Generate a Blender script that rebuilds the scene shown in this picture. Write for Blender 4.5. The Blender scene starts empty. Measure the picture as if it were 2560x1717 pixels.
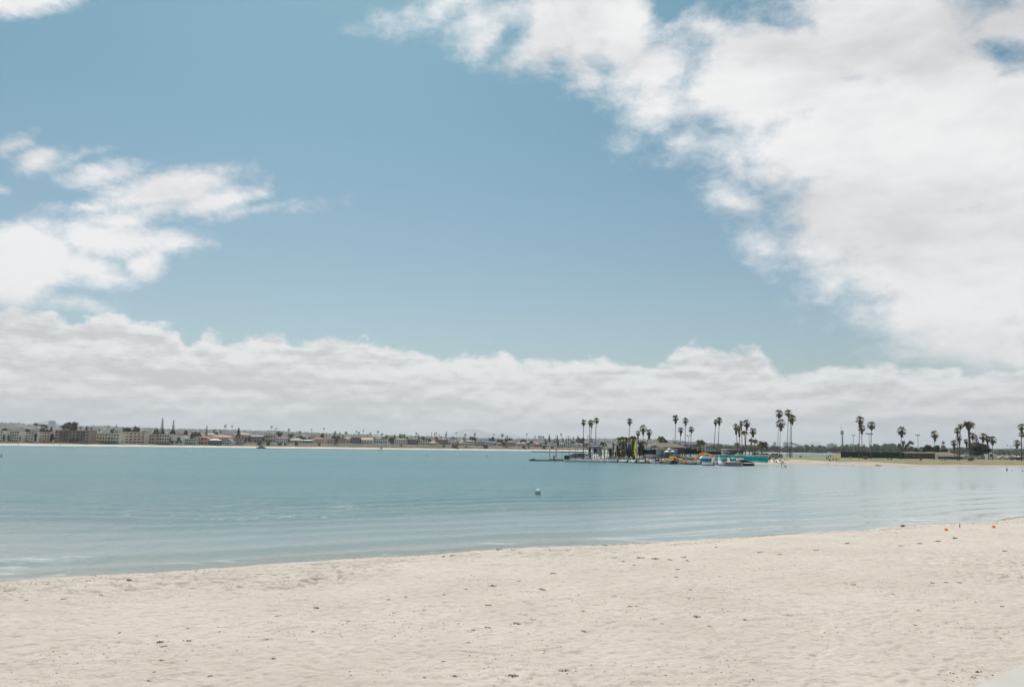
import bpy, math, random
import numpy as np
from mathutils import Vector, Matrix, noise as mnoise
PI = math.pi
R = math.radians
SC = bpy.context.scene
C = SC.collection

# ------------------------------------------------------------------ camera
CAM_H = 4.6
FPX = 1991.0                     # focal length in pixels of the 2560 px wide frame (28 mm)
HOR_C, ROLL = 1118.4, 0.0131     # horizon row at the frame's centre, slope of the horizon
PITCH = math.atan((HOR_C - 858.5) / FPX)
cam_pos = Vector((0, 0, CAM_H))
fwd = Vector((0, math.cos(PITCH), math.sin(PITCH)))
rt0 = Vector((1, 0, 0))
up0 = rt0.cross(fwd)
rt = (rt0 * math.cos(ROLL) + up0 * math.sin(ROLL)).normalized()
up = rt.cross(fwd).normalized()
cd = bpy.data.cameras.new('camera')
cam = bpy.data.objects.new('camera', cd)
C.objects.link(cam)
M = Matrix((rt, up, -fwd)).transposed().to_4x4()
M.translation = cam_pos
cam.matrix_world = M
cd.sensor_width = 36
cd.lens = 36 * FPX / 2560
cd.clip_start = 0.1
cd.clip_end = 60000
SC.camera = cam

def ray(px, py):
    return (fwd + rt * ((px - 1280) / FPX) - up * ((py - 858.5) / FPX))
def at(px, py, Y):               # the point at world depth Y seen at a place of the photograph
    d = ray(px, py)
    return cam_pos + d * (Y / d.y)
def ground(px, py, z=0.0):       # the point at height z seen there
    d = ray(px, py)
    return cam_pos + d * ((z - CAM_H) / d.z)
ZR = {'L1': (0, 1030, 7.306), 'L2': (320, 1030, 7.306), 'L3': (640, 1030, 7.306), 'L4': (960, 1030, 7.306),
      'Q1': (1300, 1010, 8.711), 'Q2': (1540, 1010, 8.711), 'Q3': (1740, 1010, 8.711), 'Q4': (1980, 1010, 7.306),
      'Q5': (2260, 1010, 7.793), 'M1': (1330, 1080, 15.587), 'M2': (1460, 1080, 15.587), 'M3': (1600, 1080, 15.587),
      'M4': (1730, 1090, 15.587), 'M5': (1860, 1090, 15.587), 'P': (0, 0, 1.0)}
def zx(r, x): return ZR[r][0] + x / ZR[r][2]
def zy(r, y): return ZR[r][1] + y / ZR[r][2]
def lerp(a, b, t): return a + (b - a) * t
def table(pts):
    xs = [p[0] for p in pts]; ys = [p[1] for p in pts]
    return lambda x: float(np.interp(x, xs, ys))

# ------------------------------------------------------------------ materials
MATS = {}
def srgb(h):
    if isinstance(h, str):
        h = h.lstrip('#'); c = [int(h[i:i+2], 16) / 255 for i in (0, 2, 4)]
    else: c = h
    return tuple(((v / 12.92) if v <= .04045 else ((v + .055) / 1.055) ** 2.4) for v in c)
def mat(name, col, rough=.7, var=.12, scale=1.5, metal=0.0, spec=.3, sheet=False, trans=0):
    """a painted / natural surface: base colour with procedural wear"""
    if name in MATS: return MATS[name]
    m = bpy.data.materials.new(name); m.use_nodes = True
    nt = m.node_tree; b = nt.nodes['Principled BSDF']
    c = srgb(col) if isinstance(col, str) else col
    tc = nt.nodes.new('ShaderNodeTexCoord')
    n = nt.nodes.new('ShaderNodeTexNoise'); n.inputs['Scale'].default_value = scale; n.inputs['Detail'].default_value = 4
    nt.links.new(tc.outputs['Object'], n.inputs['Vector'])
    mx = nt.nodes.new('ShaderNodeMix'); mx.data_type = 'RGBA'
    mr = nt.nodes.new('ShaderNodeMapRange'); mr.inputs[1].default_value = .3; mr.inputs[2].default_value = .7
    nt.links.new(n.outputs['Fac'], mr.inputs[0]); nt.links.new(mr.outputs[0], mx.inputs[0])
    mx.inputs[6].default_value = (*[v * (1 - var) for v in c], 1)
    mx.inputs[7].default_value = (*[min(1, v * (1 + var)) for v in c], 1)
    nt.links.new(mx.outputs[2], b.inputs['Base Color'])
    b.inputs['Roughness'].default_value = rough
    b.inputs['Metallic'].default_value = metal
    b.inputs['Specular IOR Level'].default_value = spec
    MATS[name] = m
    return m

# ------------------------------------------------------------------ mesh builder
class MB:
    def __init__(s): s.v = []; s.f = []
    def add(s, vs, fs, M=None):
        o = len(s.v)
        s.v += [tuple(M @ Vector(v)) if M is not None else tuple(v) for v in vs]
        s.f += [tuple(i + o for i in f) for f in fs]
        return s
    def box(s, x0, x1, y0, y1, z0, z1, M=None, top=None):
        t = top or (x0, x1, y0, y1)
        return s.add([(x0, y0, z0), (x1, y0, z0), (x1, y1, z0), (x0, y1, z0), (t[0], t[2], z1), (t[1], t[2], z1), (t[1], t[3], z1), (t[0], t[3], z1)],
                     [(0, 3, 2, 1), (4, 5, 6, 7), (0, 1, 5, 4), (1, 2, 6, 5), (2, 3, 7, 6), (3, 0, 4, 7)], M)
    def tube(s, pts, rad, n=6):
        """tapered tube through points; rad a number or one radius per point"""
        pts = [Vector(p) for p in pts]
        rr = rad if isinstance(rad, (list, tuple)) else [rad] * len(pts)
        o = len(s.v)
        for i, p in enumerate(pts):
            d = (pts[min(i + 1, len(pts) - 1)] - pts[max(i - 1, 0)]).normalized()
            a = d.orthogonal().normalized() if abs(d.z) < .99 else Vector((1, 0, 0))
            a = (a - d * a.dot(d)).normalized(); b = d.cross(a)
            for k in range(n):
                t = 2 * PI * k / n
                s.v.append(tuple(p + (a * math.cos(t) + b * math.sin(t)) * rr[i]))
        for i in range(len(pts) - 1):
            for k in range(n):
                s.f.append((o + i * n + k, o + i * n + (k + 1) % n, o + (i + 1) * n + (k + 1) % n, o + (i + 1) * n + k))
        s.f.append(tuple(o + k for k in range(n))[::-1]); s.f.append(tuple(o + (len(pts) - 1) * n + k for k in range(n)))
        return s
    def lathe(s, prof, n=12, c=(0, 0, 0), M=None):
        vs = [(c[0] + r * math.cos(2 * PI * k / n), c[1] + r * math.sin(2 * PI * k / n), c[2] + z) for r, z in prof for k in range(n)]
        fs = [(i * n + k, i * n + (k + 1) % n, (i + 1) * n + (k + 1) % n, (i + 1) * n + k) for i in range(len(prof) - 1) for k in range(n)]
        fs += [tuple(range(n))[::-1], tuple((len(prof) - 1) * n + k for k in range(n))]
        return s.add(vs, fs, M)
    def loft(s, secs, closed=True, M=None):
        """sections = lists of points, same count"""
        n = len(secs[0]); vs = [p for q in secs for p in q]; fs = []
        for i in range(len(secs) - 1):
            for k in range(n if closed else n - 1):
                fs.append((i * n + k, i * n + (k + 1) % n, (i + 1) * n + (k + 1) % n, (i + 1) * n + k))
        if closed: fs += [tuple(range(n))[::-1], tuple((len(secs) - 1) * n + k for k in range(n))]
        return s.add(vs, fs, M)
    def hip(s, x0, x1, y0, y1, z0, h, ridge, ov=.4):
        """hip roof; ridge = half length of the ridge along x (0 = pyramid)"""
        x0 -= ov; x1 += ov; y0 -= ov; y1 += ov; xc = (x0 + x1) / 2; yc = (y0 + y1) / 2
        ridge = max(ridge, .05)
        return s.add([(x0, y0, z0), (x1, y0, z0), (x1, y1, z0), (x0, y1, z0), (x0, y0, z0 + .2), (x1, y0, z0 + .2), (x1, y1, z0 + .2), (x0, y1, z0 + .2),
                      (xc - ridge, yc, z0 + h), (xc + ridge, yc, z0 + h)],
                     [(0, 3, 2, 1), (0, 1, 5, 4), (1, 2, 6, 5), (2, 3, 7, 6), (3, 0, 4, 7), (4, 5, 9, 8), (5, 6, 9), (6, 7, 8, 9), (7, 4, 8)])
    def gable(s, x0, x1, y0, y1, z0, h, ov=.4, along='x'):
        if along == 'x':
            x0 -= ov; x1 += ov; y0 -= ov; y1 += ov; yc = (y0 + y1) / 2
            vs = [(x0, y0, z0), (x1, y0, z0), (x1, y1, z0), (x0, y1, z0), (x0, yc, z0 + h), (x1, yc, z0 + h)]
            fs = [(0, 3, 2, 1), (0, 1, 5, 4), (2, 3, 4, 5), (1, 2, 5), (3, 0, 4)]
        else:
            x0 -= ov; x1 += ov; y0 -= ov; y1 += ov; xc = (x0 + x1) / 2
            vs = [(x0, y0, z0), (x1, y0, z0), (x1, y1, z0), (x0, y1, z0), (xc, y0, z0 + h), (xc, y1, z0 + h)]
            fs = [(0, 3, 2, 1), (0, 1, 4), (2, 3, 5), (1, 2, 5, 4), (3, 0, 4, 5)]
        return s.add(vs, fs)
    def build(s, name, m, parent=None, smooth=False, loc=None):
        me = bpy.data.meshes.new(name)
        me.from_pydata(s.v, [], s.f)
        if m is not None: me.materials.append(m)
        if smooth: me.polygons.foreach_set('use_smooth', [True] * len(me.polygons))
        me.update()
        o = bpy.data.objects.new(name, me); C.objects.link(o)
        if parent is not None: o.parent = parent
        if loc is not None: o.location = loc
        return o

def tag(o, label=None, cat=None, group=None, kind=None):
    if label: o['label'] = label
    if cat: o['category'] = cat
    if group: o['group'] = group
    if kind: o['kind'] = kind
    return o
def empty(name, loc, label, cat, group=None, rz=0):
    o = bpy.data.objects.new(name, None); C.objects.link(o)
    o.location = loc; o.rotation_euler = (0, 0, rz)
    return tag(o, label, cat, group)
def copy_tree(o, parent=None):
    c = o.copy(); C.objects.link(c)
    if parent is not None: c.parent = parent
    for ch in [x for x in bpy.data.objects if x.parent == o]: copy_tree(ch, c)
    return c
def npmesh(name, V, F, m, kind=None, smooth=True):
    me = bpy.data.meshes.new(name)
    me.vertices.add(len(V)); me.vertices.foreach_set('co', V.astype(np.float32).ravel())
    me.loops.add(F.size); me.loops.foreach_set('vertex_index', F.astype(np.int32).ravel())
    me.polygons.add(len(F)); me.polygons.foreach_set('loop_start', np.arange(0, F.size, F.shape[1], dtype=np.int32))
    me.update(calc_edges=True)
    me.polygons.foreach_set('use_smooth', np.full(len(F), smooth))
    me.materials.append(m)
    o = bpy.data.objects.new(name, me); C.objects.link(o)
    if kind: o['kind'] = kind
    return o
def gridfaces(nr, nc):
    i = np.arange(nr - 1)[:, None] * nc + np.arange(nc - 1)[None, :]
    i = i.ravel()
    return np.stack([i, i + 1, i + nc + 1, i + nc], 1)

# smooth value noise in numpy
def vnoise(x, y, seed=0):
    xi = np.floor(x).astype(np.int64); yi = np.floor(y).astype(np.int64)
    fx = x - xi; fy = y - yi
    fx = fx * fx * fx * (fx * (fx * 6 - 15) + 10); fy = fy * fy * fy * (fy * (fy * 6 - 15) + 10)
    def h(a, b):
        n = (a * 374761393 + b * 668265263 + seed * 1442695041) & 0xffffffff
        n = ((n ^ (n >> 13)) * 1274126177) & 0xffffffff
        return ((n ^ (n >> 16)) & 0xffff) / 65535.0
    a = h(xi, yi); b = h(xi + 1, yi); c = h(xi, yi + 1); d = h(xi + 1, yi + 1)
    return (a + (b - a) * fx) * (1 - fy) + (c + (d - c) * fx) * fy
# ------------------------------------------------------------------ light and sky
SUN_EL, SUN_AZ = 57.0, -15.0     # azimuth from the view direction (+Y), negative = left
sd = Vector((math.sin(R(SUN_AZ)) * math.cos(R(SUN_EL)), math.cos(R(SUN_AZ)) * math.cos(R(SUN_EL)), math.sin(R(SUN_EL))))
sl = bpy.data.lights.new('sun', 'SUN'); sl.energy = 4.0; sl.angle = R(2.0); sl.color = (1, .965, .92)
so = bpy.data.objects.new('sun', sl); C.objects.link(so)
so.rotation_euler = (-sd).to_track_quat('-Z', 'Y').to_euler(); so.location = (0, 0, 60)

W = bpy.data.worlds.new('World'); SC.world = W; W.use_nodes = True
nt = W.node_tree; nt.nodes.clear()
L = nt.links.new
def N(t, **k):
    n = nt.nodes.new(t)
    for a, b in k.items(): setattr(n, a, b)
    return n
def mth(op, a, b=None, c=None, clamp=False):
    n = N('ShaderNodeMath', operation=op); n.use_clamp = clamp
    for i, v in enumerate((a, b, c)):
        if v is None: continue
        if isinstance(v, (int, float)): n.inputs[i].default_value = v
        else: L(v, n.inputs[i])
    return n.outputs[0]
def vm(op, a, b=None, out=0):
    n = N('ShaderNodeVectorMath', operation=op)
    for i, v in enumerate((a, b)):
        if v is None: continue
        if isinstance(v, (tuple, list, Vector)): n.inputs[i].default_value = tuple(v)
        elif isinstance(v, (int, float)): n.inputs[3].default_value = v
        else: L(v, n.inputs[i])
    return n.outputs[out]
def smooth(x, a, b):
    n = N('ShaderNodeMapRange', interpolation_type='SMOOTHSTEP'); L(x, n.inputs[0])
    n.inputs[1].default_value = a; n.inputs[2].default_value = b
    return n.outputs[0]
def mixc(f, a, b):
    n = N('ShaderNodeMix', data_type='RGBA')
    for i, v in ((0, f), (6, a), (7, b)):
        if isinstance(v, (int, float)): n.inputs[i].default_value = v
        elif isinstance(v, tuple): n.inputs[i].default_value = (*v, 1)
        else: L(v, n.inputs[i])
    return n.outputs[2]
sky = N('ShaderNodeTexSky', sky_type='NISHITA', sun_disc=False)
sky.sun_elevation = R(SUN_EL); sky.sun_rotation = R(SUN_AZ); sky.air_density = 1.0; sky.dust_density = 1.2; sky.ozone_density = 1.0
tc = N('ShaderNodeTexCoord'); D = tc.outputs['Generated']
def noise3(vec, scale, det=5, rough=.55, dist=0.0, out='Fac'):
    n = N('ShaderNodeTexNoise'); L(vec, n.inputs['Vector'])
    n.inputs['Scale'].default_value = scale; n.inputs['Detail'].default_value = det
    n.inputs['Roughness'].default_value = rough; n.inputs['Distortion'].default_value = dist
    return n.outputs[out]
# turbulent warp of the direction, so that cloud edges billow
Dst = vm('MULTIPLY', D, (1, 1, 1.7))
w1 = vm('SCALE', vm('SUBTRACT', noise3(Dst, 14, 4, .6, out='Color'), (.5, .5, .5)), .05)
DW = vm('ADD', D, w1)
DWs = vm('ADD', D, vm('SCALE', w1, .45))
# cloud banks: ellipses of the sky (centre, half width, half height, tilt), soft union; units: 1/2338 of the frame's width
BANKS = {
 'right': [(1030, 0, 90, 20, 22), (1130, 60, 90, 40, 35), (1250, 60, 150, 95, 20), (1350, 160, 60, 50, 20), (1400, 70, 130, 110, 0), (1500, 250, 100, 55, 40), (1570, 315, 45, 35, 20), (1480, 150, 140, 80, 20),
           (1770, 150, 250, 165, 10), (1760, 260, 190, 80, 25), (2000, 80, 330, 150, -5), (1950, 300, 260, 150, 20), (2150, 260, 260, 200, 0), (2050, 450, 330, 160, 10), (2150, 560, 330, 130, 15), (2200, 680, 280, 120, 12),
           (2260, 780, 260, 70, 5), (1690, 470, 60, 30, -35), (1745, 560, 60, 40, -40), (2500, 450, 330, 420, 0), (2330, 60, 160, 90, 0), (1900, 660, 60, 35, 0), (2330, 260, 120, 120, 0), (2700, 0, 500, 300, 0)],
 'left': [(70, -2, 150, 30, 8), (95, 368, 62, 24, 35), (35, 330, 34, 12, 25), (230, 396, 85, 20, 6), (400, 428, 170, 36, 10), (510, 458, 110, 32, 14), (590, 482, 90, 11, 8), (330, 478, 100, 22, 5), (150, 370, 60, 10, 20), (270, 500, 110, 26, 8), (200, 470, 70, 14, 10),
          (60, 585, 160, 78, 0), (230, 556, 150, 54, 3), (385, 548, 66, 26, 0), (330, 602, 56, 34, 28), (40, 650, 80, 50, -20), (190, 610, 130, 42, -6), (5, 437, 22, 9, 10), (-150, 600, 180, 110, 0), (150, 693, 60, 8, 0)],
 'holes': [(1175, 75, 50, 24, 30), (1525, 10, 48, 40, 0), (1385, 100, 30, 34, 0), (1790, 45, 120, 24, -6), (1960, 92, 70, 20, -12), (2290, 130, 60, 46, 20), (2230, 185, 36, 22, 20), (1700, 40, 60, 20, -10)],
}
def bank(bl, vec, unit=55.0):
    cur = None
    for (px, py, rx, ry, tilt) in bl:
        px, py, rx, ry = px * 1.095, py * 1.095, rx * 1.095, ry * 1.095
        c = ray(px, py).normalized()
        t = R(tilt); s_ = (px - 1280) / FPX; v_ = (py - 858) / FPX
        k = 1 / math.sqrt(1 + s_ * s_ + v_ * v_)           # pixels far from the axis span a smaller angle
        a0 = (rt - c * rt.dot(c)).normalized(); b0 = c.cross(a0) * -1
        a = a0 * math.cos(t) + b0 * math.sin(t); b = b0 * math.cos(t) - a0 * math.sin(t)
        wx = rx / FPX * k * k; wy = ry / FPX * k
        cmb = N('ShaderNodeCombineXYZ')
        L(vm('DOT_PRODUCT', vec, a / wx, 1), cmb.inputs[0]); L(vm('DOT_PRODUCT', vec, b / wy, 1), cmb.inputs[1])
        e = vm('DISTANCE', cmb.outputs[0], (c.dot(a) / wx, c.dot(b) / wy, 0), 1)
        g = min(rx, ry) / unit
        f = mth('MULTIPLY_ADD', e, -g, g)
        cur = f if cur is None else mth('SMOOTH_MAX', cur, f, .35)
    return mth('MINIMUM', cur, 2.2)
front = smooth(vm('DOT_PRODUCT', D, (0, 1, 0), 1), .30, .50)
fR = bank(BANKS['right'], DW); fL = bank(BANKS['left'], DWs, 34.0); fH = bank(BANKS['holes'], DW)
# height of the low cumulus bank, by azimuth
TOPS = [(-300, 700), (0, 712), (60, 706), (120, 712), (158, 738), (190, 726), (240, 703), (300, 722), (380, 738), (425, 765), (445, 792), (480, 762), (530, 784), (575, 772), (620, 760), (690, 790), (740, 764), (800, 760), (860, 775), (920, 795),
        (1000, 818), (1060, 806), (1150, 806), (1195, 830), (1300, 832), (1400, 822), (1450, 836), (1540, 818), (1620, 796), (1740, 800), (1790, 850), (1860, 838), (2000, 832), (2090, 842), (2150, 824), (2250, 840), (2338, 826), (2600, 800)]
az = N('ShaderNodeMath', operation='ARCTAN2'); sxyz = N('ShaderNodeSeparateXYZ'); L(DW, sxyz.inputs[0]); L(sxyz.outputs[0], az.inputs[0]); L(sxyz.outputs[1], az.inputs[1])
azs = []; els = []
for x_, y_ in TOPS:
    d_ = ray(x_ * 1.095, y_ * 1.095).normalized(); azs.append(math.atan2(d_.x, d_.y)); els.append(d_.z)
fc = N('ShaderNodeFloatCurve'); cv = fc.mapping.curves[0]; a0_, a1_ = azs[0], azs[-1]; E0, E1 = .05, .25
def cvy(v): return (v - E0) / (E1 - E0)
for k_, (a_, e_) in enumerate(zip(azs, els)):
    u_ = (a_ - a0_) / (a1_ - a0_)
    if k_ == 0: cv.points[0].location = (0, cvy(e_))
    elif k_ == len(azs) - 1: cv.points[len(cv.points) - 1].location = (1, cvy(e_))
    else: cv.points.new(u_, cvy(e_))
for p_ in cv.points: p_.handle_type = 'AUTO_CLAMPED'
fc.mapping.update()
L(mth('MULTIPLY', mth('SUBTRACT', az.outputs[0], a0_), 1 / (a1_ - a0_), clamp=True), fc.inputs['Value'])
topz = mth('MULTIPLY_ADD', fc.outputs[0], E1 - E0, E0)
elw = vm('DOT_PRODUCT', DW, (0, 0, 1), 1)
elev = vm('DOT_PRODUCT', D, (0, 0, 1), 1)
fB = mth('MINIMUM', mth('MULTIPLY', mth('SUBTRACT', topz, elw), 36.0), 3.0)
nA = noise3(Dst, 9, 11, .60, .15)
ns = mth('MULTIPLY', mth('SUBTRACT', nA, .5), 4.2)
nC = noise3(vm('MULTIPLY', D, (1, 1, 1.7)), 26, 9, .70, .3)
ns2 = mth('MULTIPLY', mth('SUBTRACT', nC, .5), 2.6)
nsB = mth('ADD', mth('MULTIPLY', ns, .26), mth('MULTIPLY', ns2, .52))
vR = mth('SUBTRACT', mth('ADD', mth('ADD', fR, .25), mth('ADD', mth('MULTIPLY', ns, .70), mth('MULTIPLY', ns2, .75))), mth('MAXIMUM', mth('MULTIPLY', mth('ADD', fH, .55), 1.05), 0.0))
vL = mth('ADD', mth('ADD', fL, .34), mth('ADD', mth('MULTIPLY', ns, .50), mth('MULTIPLY', ns2, .85)))
vB = mth('ADD', fB, nsB)
dR = smooth(vR, -.45, 1.40); dL = smooth(vL, -.25, 1.15); dB = smooth(vB, -.10, .38)
deck = smooth(mth('ADD', elev, mth('MULTIPLY', mth('SUBTRACT', nA, .5), .08)), .10, .07)
mask = mth('MAXIMUM', mth('MAXIMUM', dR, dL), dB)
maskF = mth('MULTIPLY', mask, front)
# sky behind and beside the camera: broken cloud fields, unseen, cover raised as fill light
back = smooth(mth('ADD', noise3(Dst, 2.2, 7, .6, .3), mth('MULTIPLY', mth('SUBTRACT', nC, .5), .25)), .47, .66)
back = mth('MULTIPLY', mth('MAXIMUM', back, deck), mth('SUBTRACT', 1.0, front))
cov = mth('MINIMUM', mth('ADD', maskF, back), 1.0)
# cloud tone: relief from the light above (noise here against noise a little higher), grey streaks low down
sh1 = noise3(vm('ADD', Dst, (.0, .0, .035)), 9, 5, .60, .15)
sh0 = noise3(Dst, 9, 5, .60, .15)
rel = mth('SUBTRACT', sh0, sh1)
relS = noise3(vm('ADD', vm('MULTIPLY', D, (1, 1, 2.6)), (0, 0, .022)), 24, 6, .6, .2); relT = noise3(vm('MULTIPLY', D, (1, 1, 2.6)), 24, 6, .6, .2)
rel2 = mth('SUBTRACT', relT, relS)
big = noise3(vm('MULTIPLY', D, (1, 1, 2.2)), 3.4, 4, .5, .2)
tHi = mth('ADD', mth('ADD', mth('MULTIPLY', rel, .75), mth('MULTIPLY', rel2, .30)), mth('MULTIPLY', mth('SUBTRACT', big, .50), -3.0))
bright = mixc(smooth(tHi, -.80, .30), (.63, .635, .65), (.90, .90, .90))
streak = noise3(vm('MULTIPLY', D, (1, 1, 10.0)), 4.5, 7, .62, .35)
tLo = mth('ADD', mth('ADD', mth('MULTIPLY', rel2, 1.15), mth('MULTIPLY', rel, .7)), mth('MULTIPLY', mth('SUBTRACT', streak, .5), 1.7))
nearTop = smooth(fB, 1.1, .05)
tLo = mth('ADD', tLo, mth('MULTIPLY', nearTop, .28))
dull = mixc(smooth(tLo, -.30, .34), (.60, .603, .605), (.87, .866, .86))
hz = mixc(smooth(elev, .040, -.02), dull, (.56, .572, .575))
tone = mixc(smooth(fB, -.2, .5), bright, hz)
# clear sky: Nishita, slightly greened and paled towards the horizon as this air is
tint = mixc(smooth(elev, .10, .50), (.66, .765, .735), (.455, .745, .70))
skyc = vm('MULTIPLY', sky.outputs[0], tint)
SKY_S = .105
bgs = N('ShaderNodeBackground'); L(skyc, bgs.inputs[0]); bgs.inputs[1].default_value = SKY_S
bgc = N('ShaderNodeBackground'); L(tone, bgc.inputs[0]); bgc.inputs[1].default_value = 1.0
ms = N('ShaderNodeMixShader'); L(cov, ms.inputs[0]); L(bgs.outputs[0], ms.inputs[1]); L(bgc.outputs[0], ms.inputs[2])
wo = N('ShaderNodeOutputWorld'); L(ms.outputs[0], wo.inputs[0])
W.cycles.sampling_method = 'MANUAL'; W.cycles.sample_map_resolution = 512
SC.view_settings.view_transform = 'Standard'; SC.view_settings.look = 'None'
SC.view_settings.exposure = 0.0; SC.view_settings.gamma = 1
SC.cycles.use_denoising = True
SC.cycles.max_bounces = 6; SC.cycles.volume_bounces = 0
# ------------------------------------------------------------------ near beach and water
SHORE_PX = [(-400, 1474), (0, 1451), (55, 1450), (123, 1442.5), (274, 1434.5), (397, 1429), (465, 1423.5), (640, 1411.7), (900, 1394.4), (1092, 1385),
            (1223, 1373), (1311, 1368), (1379, 1365.7), (1540, 1359.7), (1800, 1345), (2026, 1330), (2146, 1325), (2200, 1318.5), (2262, 1312), (2362, 1307.7), (2403, 1306.5),
            (2482, 1302), (2508, 1295.5), (2560, 1289), (3000, 1262)]
sh = [ground(x, y, .02) for x, y in SHORE_PX]
SHX = np.array([p.x for p in sh]); SHY = np.array([p.y for p in sh])
SHX = np.concatenate([[-400], SHX, [90, 400]]); SHY = np.concatenate([[12], SHY, [75, 100]])
o_ = np.argsort(SHX); SHX, SHY = SHX[o_], SHY[o_]
def shore_y(X): return np.interp(X, SHX, SHY)
def beach_z(X, Y):
    d = (shore_y(X) - Y) * .93                     # metres inland
    z = np.where(d > 0, .50 * (1 - np.exp(-np.maximum(d, 0) / 4.0)) + .012 * np.maximum(d, 0), d * .07)
    return z
def sand_relief(X, Y):
    d = (shore_y(X) - Y)
    k = np.clip((d - .2) / 2.5, 0, 1)
    big = (vnoise(X * .25, Y * .25, 3) - .5) * .06 + (vnoise(X * .8, Y * .8, 4) - .5) * .03
    # trodden sand: overlapping rounded dents
    wx = X + (vnoise(X * 1.3, Y * 1.3, 8) - .5) * .6; wy = Y + (vnoise(X * 1.3 + 40, Y * 1.3, 9) - .5) * .6
    a = vnoise(wx * 3.1, wy * 3.1, 5); b = vnoise(wx * 5.5 + 7, wy * 5.5, 6); c = vnoise(wx * 11, wy * 11, 7)
    tro = -np.clip(.48 - a, 0, 1) * .25 - np.clip(.47 - b, 0, 1) * .24 + (c - .5) * .05
    calm = np.clip((vnoise(X * .11 + 5, Y * .11, 12) - .3) * 3, .25, 1)
    edge = np.clip(1 - np.abs(d - .35) / .5, 0, 1) * (vnoise(X * 1.9, Y * .8, 15) - .2) * .06
    return (big + tro * calm) * k + np.where(d > -.1, edge, 0)
def beach_full(X, Y): return beach_z(X, Y) + sand_relief(X, Y)
# radial grid: dense where the camera stands, still plain world geometry
nr, nc = 820, 900
rr = np.concatenate([np.linspace(4, 10, 20)[:-1], np.geomspace(10, 95, nr - 19)])
tt = np.linspace(-1.0, .95, nc)
YY = np.repeat(rr[:, None], nc, 1); XX = YY * tt[None, :]
ZZ = beach_full(XX, YY)
V = np.stack([XX, YY, ZZ], -1).reshape(-1, 3)
F = gridfaces(nr, nc)
keep = (ZZ.ravel()[F].max(1) > -.75)
F = F[keep]

def newmat(name):
    m = bpy.data.materials.new(name); m.use_nodes = True
    return m, m.node_tree, m.node_tree.nodes['Principled BSDF']
def MN(t_, nt_, **k):
    n = nt_.nodes.new(t_)
    for a, b in k.items(): setattr(n, a, b)
    return n
def mnz(nt_, vec, scale, det=4, rough=.5, dist=0):
    n = MN('ShaderNodeTexNoise', nt_); nt_.links.new(vec, n.inputs['Vector'])
    n.inputs['Scale'].default_value = scale; n.inputs['Detail'].default_value = det; n.inputs['Roughness'].default_value = rough; n.inputs['Distortion'].default_value = dist
    return n.outputs['Fac']
def mmath(nt_, op, a, b=None, c=None):
    n = MN('ShaderNodeMath', nt_, operation=op)
    for i, v in enumerate((a, b, c)):
        if v is None: continue
        if isinstance(v, (int, float)): n.inputs[i].default_value = v
        else: nt_.links.new(v, n.inputs[i])
    return n.outputs[0]
def mrange(nt_, x, a, b, c=0, d=1):
    n = MN('ShaderNodeMapRange', nt_); nt_.links.new(x, n.inputs[0])
    for i, v in zip((1, 2, 3, 4), (a, b, c, d)): n.inputs[i].default_value = v
    return n.outputs[0]
def mmix(nt_, f, a, b):
    n = MN('ShaderNodeMix', nt_, data_type='RGBA')
    for i, v in ((0, f), (6, a), (7, b)):
        if isinstance(v, (int, float)): n.inputs[i].default_value = v
        elif isinstance(v, tuple): n.inputs[i].default_value = (*v, 1)
        else: nt_.links.new(v, n.inputs[i])
    return n.outputs[2]
def mbump(nt_, h, dist, strength=1, prev=None):
    n = MN('ShaderNodeBump', nt_); n.inputs['Distance'].default_value = dist; n.inputs['Strength'].default_value = strength
    nt_.links.new(h, n.inputs['Height'])
    if prev is not None: nt_.links.new(prev, n.inputs['Normal'])
    return n.outputs[0]
def scalev(nt_, vec, s):
    n = MN('ShaderNodeMapping', nt_); nt_.links.new(vec, n.inputs[0]); n.inputs['Scale'].default_value = s
    return n

# dry pale sand: grain, olive flecks of dried weed, damp darker rim by the water
m_sand, t_, b_ = newmat('dry_sand')
geo = MN('ShaderNodeNewGeometry', t_); P = geo.outputs['Position']
n1 = mnz(t_, P, .35, 4, .55); n2 = mnz(t_, scalev(t_, P, (5, 7, 5)).outputs[0], 1, 6, .66); n3 = mnz(t_, P, 60, 3, .6)
base = mmix(t_, mrange(t_, n1, .35, .65), (.565, .492, .422), (.630, .552, .478))
base = mmix(t_, mmath(t_, 'MULTIPLY', mrange(t_, n2, .52, .38), .50), base, (.43, .385, .31))  # dimple shade painted into the colour, following the bump's low spots
base = mmix(t_, mmath(t_, 'MULTIPLY', mrange(t_, n3, .45, .30), .25), base, (.36, .32, .25))
fl = mnz(t_, P, 3.2, 6, .72); fl2 = mnz(t_, P, .55, 2, .5)
flk = mmath(t_, 'MULTIPLY', mrange(t_, fl, .57, .69), mrange(t_, fl2, .42, .60))
base = mmix(t_, mmath(t_, 'MULTIPLY', flk, .50), base, (.22, .19, .11))
at_ = MN('ShaderNodeAttribute', t_, attribute_name='wet')
base = mmix(t_, at_.outputs['Fac'], base, (.25, .22, .17))
t_.links.new(base, b_.inputs['Base Color'])
t_.links.new(mrange(t_, at_.outputs['Fac'], 0, 1, .95, .35), b_.inputs['Roughness'])
b_.inputs['Specular IOR Level'].default_value = .25
hb = mmath(t_, 'ADD', mmath(t_, 'MULTIPLY', n2, .6), mmath(t_, 'MULTIPLY', n3, .12))
t_.links.new(mbump(t_, hb, .10, 1.0), b_.inputs['Normal'])
sand = npmesh('beach', V, F, m_sand, 'structure')
dd = (shore_y(V[:, 0]) - V[:, 1])
wet = np.clip(1 - (dd + .05) / (.55 + .8 * vnoise(V[:, 0] * .5, V[:, 1] * .3, 21)), 0, 1) * .85
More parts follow.
